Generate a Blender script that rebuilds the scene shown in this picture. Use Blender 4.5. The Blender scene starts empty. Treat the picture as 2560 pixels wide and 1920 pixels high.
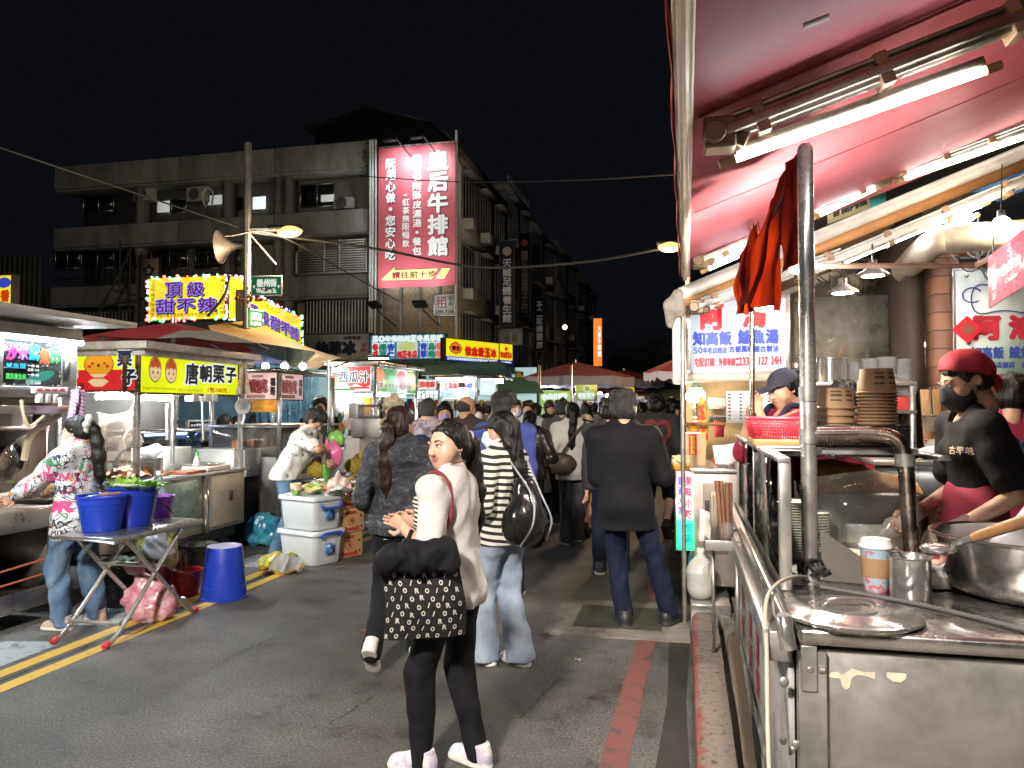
import bpy,math,random
import numpy as np
from mathutils import Vector,Matrix
Ve=Vector;Mx=Matrix
R=math.radians
rnd=random.Random(7)
SC=bpy.context.scene
COL=SC.collection
YAW,PITCH,FPX,CAMZ=R(12.9),math.atan(60/1900),1900.0,1.6
cam=bpy.data.objects.new('camera',bpy.data.cameras.new('camera'))
COL.objects.link(cam)
cam.location=(0,0,CAMZ)
cam.rotation_euler=(R(90)+PITCH,0,YAW)
cam.data.sensor_width=36
cam.data.lens=36*FPX/2560
cam.data.clip_end=600
cam.data.clip_start=.05
SC.camera=cam
w=bpy.data.worlds.new('World');SC.world=w;w.use_nodes=True
bg=w.node_tree.nodes['Background']
sky=w.node_tree.nodes.new('ShaderNodeTexSky')
sky.sky_type='NISHITA';sky.sun_disc=False;sky.sun_elevation=R(-9);sky.sun_rotation=R(200);sky.altitude=100
hs=w.node_tree.nodes.new('ShaderNodeMixRGB');hs.blend_type='ADD';hs.inputs[0].default_value=1
hs.inputs[2].default_value=(.045,.052,.075,1)
w.node_tree.links.new(sky.outputs[0],hs.inputs[1])
w.node_tree.links.new(hs.outputs[0],bg.inputs[0])
bg.inputs[1].default_value=.030
SC.view_settings.view_transform='Standard';SC.view_settings.look='None'
SC.view_settings.exposure=1.3;SC.view_settings.gamma=1
SC.cycles.use_denoising=True
SC.cycles.max_bounces=6;SC.cycles.diffuse_bounces=3;SC.cycles.glossy_bounces=3
SC.cycles.transmission_bounces=4;SC.cycles.transparent_max_bounces=12
SC.cycles.sample_clamp_indirect=4;SC.cycles.caustics_reflective=False;SC.cycles.caustics_refractive=False
_cy,_sy,_cp,_sp=math.cos(YAW),math.sin(YAW),math.cos(PITCH),math.sin(PITCH)
FW=Ve((-_sy*_cp,_cy*_cp,_sp));RT=Ve((_cy,_sy,0));UP=Ve((_sy*_sp,-_cy*_sp,_cp))
CO=Ve((0,0,CAMZ));FH=Ve((-_sy,_cy,0))
def ray(px,py):return FW*FPX+RT*(px-1280)+UP*(960-py)
def hit(px,py,n,c):
 r=ray(px,py);t=(c-CO.dot(n))/r.dot(n);return CO+r*t
def G(px,py,z=0):return hit(px,py,Ve((0,0,1)),z)
def PX(px,py,X):return hit(px,py,Ve((1,0,0)),X)
def PY(px,py,Y):return hit(px,py,Ve((0,1,0)),Y)
def PD(px,py,d):return hit(px,py,FH,d)
def GD(px,d,z=0):
 p=PD(px,1020,d);return Ve((p.x,p.y,z))
def S(r,g,b):return tuple(((c/255)/12.92 if c/255<=.04045 else((c/255+.055)/1.055)**2.4)for c in(r,g,b))
MATS={}
def mat(name,col,rough=.5,metal=0.,var=.18,vs=5.,bump=0.,bs=60.,emit=0.,ecol=None,spec=.5,stretch=None,coat=0.,rv=.12,trans=0.):
 if name in MATS:return MATS[name]
 m=bpy.data.materials.new(name);m.use_nodes=True;nt=m.node_tree;N=nt.nodes;L=nt.links
 b=N['Principled BSDF']
 tc=N.new('ShaderNodeTexCoord');src=tc.outputs['Object']
 if stretch:
  mp=N.new('ShaderNodeMapping');mp.inputs['Scale'].default_value=stretch;L.new(src,mp.inputs[0]);src=mp.outputs[0]
 b.inputs['Base Color'].default_value=(*col,1);b.inputs['Metallic'].default_value=metal
 b.inputs['Roughness'].default_value=rough;b.inputs['Specular IOR Level'].default_value=spec
 if coat:b.inputs['Coat Weight'].default_value=coat;b.inputs['Coat Roughness'].default_value=.15
 if trans:b.inputs['Transmission Weight'].default_value=trans
 if var or rv:
  n=N.new('ShaderNodeTexNoise');n.inputs['Scale'].default_value=vs;n.inputs['Detail'].default_value=5;n.inputs['Roughness'].default_value=.65
  L.new(src,n.inputs['Vector'])
  mr=N.new('ShaderNodeMapRange');mr.inputs[1].default_value=.3;mr.inputs[2].default_value=.7
  mr.inputs[3].default_value=1-var;mr.inputs[4].default_value=1+var;L.new(n.outputs['Fac'],mr.inputs[0])
  mx=N.new('ShaderNodeMixRGB');mx.blend_type='MULTIPLY';mx.inputs[0].default_value=1;mx.inputs[1].default_value=(*col,1)
  L.new(mr.outputs[0],mx.inputs[2]);L.new(mx.outputs[0],b.inputs['Base Color'])
  if rv:
   m2=N.new('ShaderNodeMapRange');m2 .inputs[1].default_value=.3;m2 .inputs[2].default_value=.7
   m2 .inputs[3].default_value=max(0.02,rough-rv);m2 .inputs[4].default_value=min(1,rough+rv)
   L.new(n.outputs['Fac'],m2 .inputs[0]);L.new(m2 .outputs[0],b.inputs['Roughness'])
 if bump:
  n2=N.new('ShaderNodeTexNoise');n2 .inputs['Scale'].default_value=bs;n2 .inputs['Detail'].default_value=3;L.new(src,n2 .inputs['Vector'])
  bp=N.new('ShaderNodeBump');bp.inputs['Strength'].default_value=bump;bp.inputs['Distance'].default_value=.01
  L.new(n2 .outputs['Fac'],bp.inputs['Height']);L.new(bp.outputs[0],b.inputs['Normal'])
 if emit:
  b.inputs['Emission Color'].default_value=(*(ecol or col),1);b.inputs['Emission Strength'].default_value=emit
 MATS[name]=m
 return m
LG=2.0
def lp_(name,col,strength):
 if strength>5:strength*=LG
 return mat(name,(.8,.8,.8),.4,var=0,rv=0,emit=strength,ecol=col)
def gw(name,rgb,k=1.0):
 k*=.42
 return mat(name,tuple(c*.2 for c in S(*rgb)),.35,var=0,rv=0,emit=k,ecol=S(*rgb))
def clear(name,col=(1,1,1),a=.12,rough=.05,body=(.8,.8,.8),diff=0.):
 if name in MATS:return MATS[name]
 m=bpy.data.materials.new(name);m.use_nodes=True;nt=m.node_tree;N=nt.nodes;L=nt.links
 out=N['Material Output'];N.remove(N['Principled BSDF'])
 t=N.new('ShaderNodeBsdfTransparent');t.inputs[0].default_value=(*col,1)
 g=N.new('ShaderNodeBsdfGlossy');g.inputs['Roughness'].default_value=rough
 fr=N.new('ShaderNodeLayerWeight');fr.inputs[0].default_value=a
 tc=N.new('ShaderNodeTexCoord');n=N.new('ShaderNodeTexNoise');n.inputs['Scale'].default_value=7;n.inputs['Detail'].default_value=6
 L.new(tc.outputs['Object'],n.inputs['Vector'])
 mx=N.new('ShaderNodeMixShader');L.new(fr.outputs['Fresnel'],mx.inputs[0]);L.new(t.outputs[0],mx.inputs[1]);L.new(g.outputs[0],mx.inputs[2])
 last=mx
 if diff:
  d=N.new('ShaderNodeBsdfDiffuse');d.inputs[0].default_value=(*body,1)
  tl=N.new('ShaderNodeBsdfTranslucent');tl.inputs[0].default_value=(*body,1)
  ad=N.new('ShaderNodeMixShader');ad.inputs[0].default_value=.4;L.new(d.outputs[0],ad.inputs[1]);L.new(tl.outputs[0],ad.inputs[2])
  mr=N.new('ShaderNodeMapRange');mr.inputs[1].default_value=.3;mr.inputs[2].default_value=.7;mr.inputs[3].default_value=diff*.55;mr.inputs[4].default_value=min(1,diff*1.4)
  L.new(n.outputs['Fac'],mr.inputs[0])
  m2=N.new('ShaderNodeMixShader');L.new(mr.outputs[0],m2 .inputs[0]);L.new(mx.outputs[0],m2 .inputs[1]);L.new(ad.outputs[0],m2 .inputs[2]);last=m2
 L.new(last.outputs[0],out.inputs['Surface'])
 MATS[name]=m
 return m
def nm_(name,fn,rough=.7,metal=0.):
 if name in MATS:return MATS[name]
 m=bpy.data.materials.new(name);m.use_nodes=True;nt=m.node_tree
 b=nt.nodes['Principled BSDF'];b.inputs['Roughness'].default_value=rough;b.inputs['Metallic'].default_value=metal
 tc=nt.nodes.new('ShaderNodeTexCoord')
 c=fn(nt.nodes,nt.links,tc.outputs['Object'],b)
 if c is not None:nt.links.new(c,b.inputs['Base Color'])
 MATS[name]=m
 return m
def rp(N,L,fac,stops,interp='LINEAR'):
 r=N.new('ShaderNodeValToRGB');r.color_ramp.interpolation=interp
 e=r.color_ramp.elements
 while len(e)<len(stops):e.new(.5)
 for i,(p,c)in enumerate(stops):e[i].position=p;e[i].color=(*c,1)
 L.new(fac,r.inputs[0]);return r.outputs[0]
def ns(N,L,src,scale,detail=4,rough=.6,dist=0.):
 n=N.new('ShaderNodeTexNoise');n.inputs['Scale'].default_value=scale;n.inputs['Detail'].default_value=detail
 n.inputs['Roughness'].default_value=rough;n.inputs['Distortion'].default_value=dist;L.new(src,n.inputs['Vector']);return n.outputs['Fac']
def bp_(N,L,h,b,st=.3,dist=.01):
 bp=N.new('ShaderNodeBump');bp.inputs['Strength'].default_value=st;bp.inputs['Distance'].default_value=dist
 L.new(h,bp.inputs['Height']);L.new(bp.outputs[0],b.inputs['Normal'])
def mp_(N,L,src,sc=(1,1,1),rot=(0,0,0),loc=(0,0,0)):
 mp=N.new('ShaderNodeMapping');mp.inputs['Scale'].default_value=sc;mp.inputs['Rotation'].default_value=rot;mp.inputs['Location'].default_value=loc
 L.new(src,mp.inputs[0]);return mp.outputs[0]
def _perp(d):
 d=Ve(d).normalized();a=Ve((0,0,1))if abs(d.z)<.9 else Ve((1,0,0))
 u=d.cross(a).normalized();return u,d.cross(u).normalized()
class MB:
 def __init__(s):s.v=[];s.f=[];s.n=0;s.mi=0
 def add(s,V,F,mi=None):
  V=np.asarray([tuple(p)for p in V]if not isinstance(V,np.ndarray)else V,dtype=np.float64).reshape(-1,3)
  mi=s.mi if mi is None else mi
  if isinstance(F,np.ndarray):s.f.append((F+s.n,mi))
  else:s.f.append(([tuple(i+s.n for i in f)for f in F],mi))
  s.v.append(V);s.n+=len(V);return s
 def box(s,x0,x1,y0,y1,z0,z1,mi=None):
  return s.add([(x,y,z)for z in(z0,z1)for y in(y0,y1)for x in(x0,x1)],[(0,2,3,1),(4,5,7,6),(0,1,5,4),(2,6,7,3),(0,4,6,2),(1,3,7,5)],mi)
 def obox(s,c,size,rot=0,mi=None,M=None):
  M=M or Mx.Rotation(rot,3,'Z');c=Ve(c);h=[a/2 for a in size]
  return s.add([c+M@Ve((x*h[0],y*h[1],z*h[2]))for z in(-1,1)for y in(-1,1)for x in(-1,1)],[(0,2,3,1),(4,5,7,6),(0,1,5,4),(2,6,7,3),(0,4,6,2),(1,3,7,5)],mi)
 def bar(s,a,b,wd,ht=None,mi=None,up=None):
  a=Ve(a);b=Ve(b);d=(b-a).normalized();ht=ht or wd
  up=Ve(up)if up else(Ve((0,0,1))if abs(d.z)<.95 else Ve((0,1,0)))
  u=d.cross(up).normalized()*(wd/2);v=u.cross(d).normalized()*(ht/2)
  return s.add([p+i*u+j*v for p in(a,b)for i,j in((-1,-1),(1,-1),(1,1),(-1,1))],[(3,2,1,0),(4,5,6,7),(0,1,5,4),(1,2,6,5),(2,3,7,6),(3,0,4,7)],mi)
 def cyl(s,a,b,r0,r1=None,n=14,caps=True,mi=None):
  a=Ve(a);b=Ve(b);r1=r0 if r1 is None else r1;u,v=_perp(b-a)
  V=[p+(u*math.cos(2*math.pi*i/n)+v*math.sin(2*math.pi*i/n))*r for p,r in((a,r0),(b,r1))for i in range(n)]
  F=[(i,(i+1)%n,n+(i+1)%n,n+i)for i in range(n)]
  if caps:F+=[tuple(range(n-1,-1,-1)),tuple(range(n,2*n))]
  return s.add(V,F,mi)
 def tube(s,pts,r,n=8,mi=None,closed=False):
  pts=[Ve(p)for p in pts];m=len(pts);V=[];pu=None
  for i,p in enumerate(pts):
   d=(pts[(i+1)%m]-pts[i-1])if closed or 0<i<m-1 else(pts[1]-pts[0]if i==0 else pts[-1]-pts[-2])
   if d.length<1e-9:d=Ve((0,0,1))
   d.normalize()
   if pu is None:pu,pv=_perp(d)
   else:
    pu=pu-d*pu.dot(d)
    pu=pu.normalized()if pu.length>1e-6 else _perp(d)[0]
    pv=d.cross(pu)
   rr=r[i]if isinstance(r,(list,tuple))else r
   V+=[p+(pu*math.cos(2*math.pi*k/n)+pv*math.sin(2*math.pi*k/n))*rr for k in range(n)]
  F=[]
  for i in range(m if closed else m-1):
   j=(i+1)%m
   F+=[(i*n+k,i*n+(k+1)%n,j*n+(k+1)%n,j*n+k)for k in range(n)]
  if not closed:F+=[tuple(range(n-1,-1,-1)),tuple((m-1)*n+k for k in range(n))]
  return s.add(V,F,mi)
 def lathe(s,c,prof,n=28,mi=None,axis=None):
  c=Ve(c);ax=Ve(axis).normalized()if axis else Ve((0,0,1));u,v=_perp(ax)if axis else(Ve((1,0,0)),Ve((0,1,0)))
  V=[c+ax*h+(u*math.cos(2*math.pi*i/n)+v*math.sin(2*math.pi*i/n))*max(r,1e-4)for r,h in prof for i in range(n)]
  F=[(k*n+i,k*n+(i+1)%n,(k+1)*n+(i+1)%n,(k+1)*n+i)for k in range(len(prof)-1)for i in range(n)]
  if prof[0][0]>1e-3:F.append(tuple(range(n-1,-1,-1)))
  if prof[-1][0]>1e-3:F.append(tuple((len(prof)-1)*n+i for i in range(n)))
  return s.add(V,F,mi)
 def ball(s,c,r,n=14,m=9,mi=None):
  c=Ve(c);r=(r,r,r)if not isinstance(r,(tuple,list))else r
  V=[c+Ve((r[0]*math.sin(math.pi*j/m)*math.cos(2*math.pi*i/n),r[1]*math.sin(math.pi*j/m)*math.sin(2*math.pi*i/n),r[2]*math.cos(math.pi*j/m)))for j in range(m+1)for i in range(n)]
  return s.add(V,[(j*n+i,(j+1)*n+i,(j+1)*n+(i+1)%n,j*n+(i+1)%n)for j in range(m)for i in range(n)],mi)
 def slab(s,pts,th,mi=None):
  pts=[Ve(p)for p in pts];nrm=Ve((0,0,0))
  for i in range(len(pts)):nrm+=(pts[i]-pts[0]).cross(pts[(i+1)%len(pts)]-pts[0])
  nrm.normalize();k=len(pts)
  return s.add(pts+[p-nrm*th for p in pts],[tuple(range(k)),tuple(range(2*k-1,k-1,-1))]+[(i,k+i,k+(i+1)%k,(i+1)%k)for i in range(k)],mi)
 def grid(s,fn,nu,nv,mi=None,th=0.):
  P=np.array([tuple(fn(i/nu,j/nv))for j in range(nv+1)for i in range(nu+1)])
  F=[(j*(nu+1)+i,j*(nu+1)+i+1,(j+1)*(nu+1)+i+1,(j+1)*(nu+1)+i)for j in range(nv)for i in range(nu)]
  s.add(P,F,mi)
  if th:
   Q=P.reshape(nv+1,nu+1,3);du=np.gradient(Q,axis=1);dv=np.gradient(Q,axis=0);nn=np.cross(du,dv);nn/=np.linalg.norm(nn,axis=2,keepdims=True)+1e-9
   s.add((Q-nn*th).reshape(-1,3),[f[::-1]for f in F],mi)
   rim=[i for i in range(nu+1)]+[(j*(nu+1)+nu)for j in range(1,nv+1)]+[nv*(nu+1)+i for i in range(nu-1,-1,-1)]+[j*(nu+1)for j in range(nv-1,0,-1)]
   k=len(P);A=np.vstack([P[rim],(Q-nn*th).reshape(-1,3)[rim]]);m=len(rim)
   s.add(A,[(i,m+i,m+(i+1)%m,(i+1)%m)for i in range(m)],mi)
  return s
 def build(s,name,mats,parent=None,label=None,cat=None,group=None,kind=None,smooth=40,bevel=0,at=None):
  V=np.vstack(s.v)
  me=bpy.data.meshes.new(name)
  if at is not None:o0=np.array(at,dtype=float)
  elif parent is not None:o0=np.array(parent.get('_w',parent.location),dtype=float)
  else:o0=np.array([(V[:,0].min()+V[:,0].max())/2,(V[:,1].min()+V[:,1].max())/2,V[:,2].min()])
  V=V-o0
  loops=[];starts=[];tot=0;mis=[]
  for F,mi in s.f:
   if isinstance(F,np.ndarray):
    loops.append(F.reshape(-1));starts.append(tot+np.arange(len(F))*F.shape[1]);tot+=F.size;mis.append(np.full(len(F),mi)if np.isscalar(mi)else mi)
   else:
    for f in F:starts.append(np.array([tot]));tot+=len(f);loops.append(np.array(f));mis.append(np.array([mi]))
  me.vertices.add(len(V));me.vertices.foreach_set('co',V.astype(np.float32).ravel())
  L=np.concatenate(loops).astype(np.int32);me.loops.add(len(L));me.loops.foreach_set('vertex_index',L)
  st=np.concatenate(starts).astype(np.int32);me.polygons.add(len(st));me.polygons.foreach_set('loop_start',st)
  me.polygons.foreach_set('material_index',np.concatenate(mis).astype(np.int32))
  me.update(calc_edges=True);me.validate()
  for m in(mats if isinstance(mats,(list,tuple))else[mats]):me.materials.append(m)
  if smooth:
   me.polygons.foreach_set('use_smooth',np.ones(len(me.polygons),dtype=bool));me.set_sharp_from_angle(angle=R(smooth))
  o=bpy.data.objects.new(name,me);COL.objects.link(o)
  if parent is not None:
   o.parent=parent;o['_w']=tuple(o0)
   pw=parent.get('_w',tuple(parent.location));o.location=tuple(o0[i]-pw[i]for i in range(3))
  else:o.location=tuple(o0);o['_w']=tuple(o0)
  if bevel:
   b=o.modifiers.new('bevel','BEVEL');b.width=bevel;b.segments=2;b.limit_method='ANGLE';b.angle_limit=R(40);b.harden_normals=False
  return tag(o,label,cat,group,kind)
def tag(o,label=None,cat=None,group=None,kind=None):
 if label:o['label']=label
 if cat:o['category']=cat
 if group:o['group']=group
 if kind:o['kind']=kind
 return o
def tg(name,loc,label,cat,group=None):
 o=bpy.data.objects.new(name,None);COL.objects.link(o);o.location=tuple(loc);o.empty_display_size=.1;o['_w']=tuple(loc)
 return tag(o,label,cat,group)
def struct(name,mb,mats,**k):return mb.build(name,mats,kind='structure',**k)
def copy_tree(o,parent=None):
 c=o.copy();COL.objects.link(c)
 if parent is not None:c.parent=parent;c.location=o.location
 for ch in o.children:copy_tree(ch,c)
 return c
def dup(o,offset,label,rotz=None,scale=None):
 c=copy_tree(o);c.location=Ve(o.location)+Ve(offset);c['label']=label
 if rotz is not None:c.rotation_euler.z=rotz
 if scale is not None:c.scale=(scale,)*3 if not isinstance(scale,tuple)else scale
 return c
def sag(a,b,drop,n=16):
 a=Ve(a);b=Ve(b);return[a.lerp(b,i/n)-Ve((0,0,drop*4*(i/n)*(1-i/n)))for i in range(n+1)]
def cv(pts,n=6):
 P=[Ve(p)for p in pts];P=[P[0]*2-P[1]]+P+[P[-1]*2-P[-2]];out=[]
 for i in range(1,len(P)-2):
  for k in range(n):
   t=k/n;a,b,c,d=P[i-1],P[i],P[i+1],P[i+2]
   out.append(.5*((2*b)+(c-a)*t+(2*a-5*b+4*c-d)*t*t+(3*b-a-3*c+d)*t**3))
 return out+[P[-2]]
GLY={}
def glyph(st):
 if st in GLY:return GLY[st]
 cu=bpy.data.curves.new('t','FONT');cu.body=st;cu.resolution_u=2
 o=bpy.data.objects.new('t',cu);COL.objects.link(o)
 me=bpy.data.meshes.new_from_object(o.evaluated_get(bpy.context.evaluated_depsgraph_get()))
 V=np.array([(v.co.x,v.co.y)for v in me.vertices])if len(me.vertices)else np.zeros((0,2))
 F=[tuple(p.vertices)for p in me.polygons]
 bpy.data.objects.remove(o);bpy.data.curves.remove(cu);bpy.data.meshes.remove(me)
 GLY[st]=(V,F);return GLY[st]
class Face:
 def __init__(s,o,r,u,lift=.003):
  s.o=Ve(o);r=Ve(r);u=Ve(u);s.w=r.length;s.h=u.length;s.r=r.normalized();s.u=u.normalized();s.nn=s.r.cross(s.u).normalized();s.lift=lift
 def at(s,x,y,k=0):return s.o+s.r*(x*s.w)+s.u*(y*s.h)+s.nn*(s.lift+k*.0012)
 def text(s,mb,st,x,y,wd,ht,mi,bold=0.,layer=1,italic=0.):
  V,F=glyph(st)
  if not len(V):return
  lo=V.min(0);hi=V.max(0);q=(V-lo)/np.maximum(hi-lo,1e-6)
  offs=[(0,0)]if not bold else[(0,0)]+[(bold*math.cos(a),bold*math.sin(a))for a in np.arange(0,6.28,6.2832/(6 if bold<.02 else 8))]
  r=np.array(s.r);u=np.array(s.u);n=np.array(s.nn);o=np.array(s.o)
  for k,(dx,dy)in enumerate(offs):
   xx=(x+q[:,0]*wd)*s.w+dx+italic*q[:,1]*ht*s.h;yy=(y+q[:,1]*ht)*s.h+dy
   mb.add(o+np.outer(xx,r)+np.outer(yy,u)+n*(s.lift+layer*.0022+k*.00015),F,mi)
 def vtext(s,mb,st,x,y,wd,ht,mi,bold=0.,layer=1,fill=.86):
  k=len(st)
  for i,ch in enumerate(st):
   if ch==' ':continue
   hh=ht/k*fill;small=.35 if ch in '・．,' else 1
   s.text(mb,ch,x+wd*(1-small)/2,y+ht-(i+1)*ht/k+hh*(1-small)/2,wd*small,hh*small,mi,bold,layer)
 def htext(s,mb,st,x,y,wd,ht,mi,bold=0.,layer=1,fill=.86,slope=0.):
  k=len(st)
  for i,ch in enumerate(st):
   if ch==' ':continue
   s.text(mb,ch,x+i*wd/k+slope*0,y+slope*i/k,wd/k*fill,ht,mi,bold,layer)
 def rect(s,mb,x,y,wd,ht,mi,layer=0):
  mb.add([s.at(x,y,layer),s.at(x+wd,y,layer),s.at(x+wd,y+ht,layer),s.at(x,y+ht,layer)],[(0,1,2,3)],mi)
 def poly(s,mb,pts,mi,layer=0):
  mb.add([s.at(x,y,layer)for x,y in pts],[tuple(range(len(pts)))],mi)
 def disc(s,mb,x,y,rx,ry,mi,layer=0,n=24):
  s.poly(mb,[(x+rx*math.cos(2*math.pi*i/n),y+ry*math.sin(2*math.pi*i/n))for i in range(n)],mi,layer)
def lb(root,f,depth,panel_mat,frame_mat,letters,lmats,frame=.03,pname='panel'):
 mb=MB();a,b,c,d=(f.o,f.o+f.r*f.w,f.o+f.r*f.w+f.u*f.h,f.o+f.u*f.h);mb.slab([a,b,c,d],depth)
 p=mb.build(pname,panel_mat,root,smooth=0)
 if frame:
  mb=MB()
  for q0,q1 in((a-f.r*frame,b+f.r*frame),(d-f.r*frame,c+f.r*frame)):
   mb.bar(q0+(f.u*(frame/2 if q0 .z>(a.z+d.z)/2 else-frame/2))-f.nn*(depth/2-.003),q1+(f.u*(frame/2 if q0 .z>(a.z+d.z)/2 else-frame/2))-f.nn*(depth/2-.003),depth+.01,frame)
  for q0,q1,sg in((a,d,-1),(b,c,1)):
   mb.bar(q0+f.r*sg*frame/2-f.nn*(depth/2-.003),q1+f.r*sg*frame/2-f.nn*(depth/2-.003),frame,depth+.01,up=f.nn)
  mb.build('frame',frame_mat,root,smooth=0,bevel=.003)
 if letters:
  mb=MB();letters(mb,f)
  if mb.n:mb.build('lettering',lmats,root,smooth=0)
 return p
def BX(name,m,par,*bs,**k):
 if len(bs)>1 and par is not None and name in('post','leg','price_paper','plug','red_switch','partition','front_lip','lamp_bracket','apron_panel','alcove_frame','shelf','fascia'):return[BX(name,m,par,b,**k)for b in bs]
 mb=MB()
 for b in bs:mb.box(*b)
 return mb.build(name,m,par,**{'smooth':0,**k})
def TB(name,m,par,*ts,**k):
 mb=MB()
 for pts,r in ts:mb.tube(pts,r,8)
 return mb.build(name,m,par,**k)
def LT(name,m,par,c,prof,n=26,**k):mb=MB();mb.lathe(c,prof,n);return mb.build(name,m,par,**k)
class Fd:
 def __init__(s,lo,hi,vx):
  s.ax=[np.arange(lo[i],hi[i]+vx,vx,dtype=np.float32)for i in range(3)];s.vx=vx
  sh=tuple(len(a)for a in s.ax);s.F=np.full(sh,.5,np.float32);s.L=np.zeros(sh,np.int8)
 def _blk(s,lo,hi):
  sl=[]
  for i in range(3):
   a=max(0,int(np.searchsorted(s.ax[i],lo[i]))-1);b=min(len(s.ax[i]),int(np.searchsorted(s.ax[i],hi[i]))+1)
   if b-a<1:return None
   sl.append(slice(a,b))
  return tuple(sl)
 def _mix(s,sl,d,k,lab,mode):
  F=s.F[sl]
  if mode=='u':
   if lab is not None:s.L[sl]=np.where(d<F,lab,s.L[sl])
   h=np.maximum(k-np.abs(F-d),0)/k;s.F[sl]=np.minimum(F,d)-h*h*k*.25
  else:
   d=-d;h=np.maximum(k-np.abs(F-d),0)/k;s.F[sl]=np.maximum(F,d)+h*h*k*.25
 def _p(s,sl,c):return[(s.ax[i][sl[i]]-np.float32(c[i])).reshape([-1 if j==i else 1 for j in range(3)])for i in range(3)]
 def cap(s,a,b,ra,rb=None,k=.02,lab=0,flat=None,mode='u'):
  a=np.array(a,float);b=np.array(b,float);rb=ra if rb is None else rb;pad=max(ra,rb)*1.05+k+.02
  sl=s._blk(np.minimum(a,b)-pad,np.maximum(a,b)+pad)
  if sl is None:return s
  p=s._p(sl,a);ba=b-a
  if flat is not None:
   n,sd=np.array(flat[0],float),flat[1];q=sum(p[i]*n[i]for i in range(3))*(1/sd-1)
   p=[p[i]+q*n[i]for i in range(3)];ba=ba+n*(ba@n)*(1/sd-1)
  L2=max(ba@ba,1e-9);h=np.clip(sum(p[i]*ba[i]for i in range(3))/L2,0,1)
  d=np.sqrt(sum((p[i]-h*ba[i])**2 for i in range(3)))-(ra+(rb-ra)*h)
  if flat is not None:d=d*(.5+.5*flat[1])
  s._mix(sl,d.astype(np.float32),k,lab,mode);return s
 def ell(s,c,r,Rm=None,k=.02,lab=0,mode='u'):
  r=(r,r,r)if np.isscalar(r)else r;pad=max(r)*1.02+k+.02
  sl=s._blk(np.array(c,float)-pad,np.array(c,float)+pad)
  if sl is None:return s
  p=s._p(sl,c)
  if Rm is not None:p=[sum(p[j]*Rm[j][i]for j in range(3))for i in range(3)]
  k0=np.sqrt(sum((p[i]/r[i])**2 for i in range(3)));k1=np.sqrt(sum((p[i]/(r[i]*r[i]))**2 for i in range(3)))+1e-6
  d=np.where(k0<.3,k0*min(r)-min(r),k0*(k0-1)/k1)
  s._mix(sl,d.astype(np.float32),k,lab,mode);return s
 def chain(s,pts,rs,k=.02,lab=0,flat=None):
  for i in range(len(pts)-1):s.cap(pts[i],pts[i+1],rs[i],rs[i+1],k,lab,flat)
  return s
 def clip(s,n,c):
  g=[s.ax[i].reshape([-1 if j==i else 1 for j in range(3)])*n[i]for i in range(3)]
  s.F=np.maximum(s.F,c-(g[0]+g[1]+g[2])).astype(np.float32);return s
 def wob(s,amp,freq,seed=0,zs=.5):
  r=np.random.RandomState(seed);g=np.meshgrid(*s.ax,indexing='ij',sparse=True);acc=0
  for i in range(5):
   v=r.normal(size=3);v/=np.linalg.norm(v);v=v*freq*(.6+.9*r.rand());v[2]*=zs
   acc=acc+np.sin(g[0]*v[0]+g[1]*v[1]+g[2]*v[2]+r.rand()*6.3+1.3*np.sin(g[2]*freq*.35+g[0]*freq*.3+r.rand()*6))
  s.F=(s.F+amp*.45*acc).astype(np.float32);return s
 def mesh(s):
  F=s.F;S_=F<0;sh=F.shape
  cn=np.zeros(tuple(n-1 for n in sh),np.int8)
  for dx in(0,1):
   for dy in(0,1):
    for dz in(0,1):cn+=S_[dx:sh[0]-1+dx,dy:sh[1]-1+dy,dz:sh[2]-1+dz]
  act=np.argwhere((cn>0)&(cn<8));m=len(act)
  idx=np.full(cn.shape,-1,np.int64);idx[tuple(act.T)]=np.arange(m)
  cv={}
  for dx in(0,1):
   for dy in(0,1):
    for dz in(0,1):cv[dx,dy,dz]=F[act[:,0]+dx,act[:,1]+dy,act[:,2]+dz]
  acc=np.zeros((m,3));w=np.zeros(m)
  for axn in range(3):
   for o1 in(0,1):
    for o2 in(0,1):
     a=[o1,o2];a.insert(axn,0);b=[o1,o2];b.insert(axn,1)
     fa,fb=cv[tuple(a)],cv[tuple(b)];x=(fa<0)!=(fb<0);t=fa/np.where(x,fa-fb,1)
     pos=np.tile(np.array(a,float),(m,1));pos[:,axn]=t;acc[x]+=pos[x];w+=x
  loc=acc/np.maximum(w,1)[:,None]+act
  V=np.stack([s.ax[i][0]+loc[:,i]*s.vx for i in range(3)],1)
  Q=[]
  for axn in range(3):
   o=[i for i in range(3)if i!=axn]
   A=[slice(None)]*3;B=[slice(None)]*3;A[axn]=slice(0,-1);B[axn]=slice(1,None)
   for j in o:A[j]=slice(1,-1);B[j]=slice(1,-1)
   e=np.argwhere(S_[tuple(A)]!=S_[tuple(B)])
   if not len(e):continue
   e[:,o[0]]+=1;e[:,o[1]]+=1
   ins=S_[tuple(e.T)]
   def nb(d0,d1):
    c=e.copy();c[:,o[0]]+=d0;c[:,o[1]]+=d1;return idx[tuple(c.T)]
   q=np.stack([nb(-1,-1),nb(0,-1),nb(0,0),nb(-1,0)],1)
   fl=ins if axn!=1 else~ins
   q[~fl]=q[~fl][:,::-1];Q.append(q)
  Q=np.vstack(Q);Q=Q[(Q>=0).all(1)]
  lab=s.L[tuple(np.minimum(act+1,np.array(sh)-1).T)]if False else s.L[tuple(np.round(loc).astype(int).T)]
  return V,Q,lab[Q[:,0]].astype(np.int32)
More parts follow.
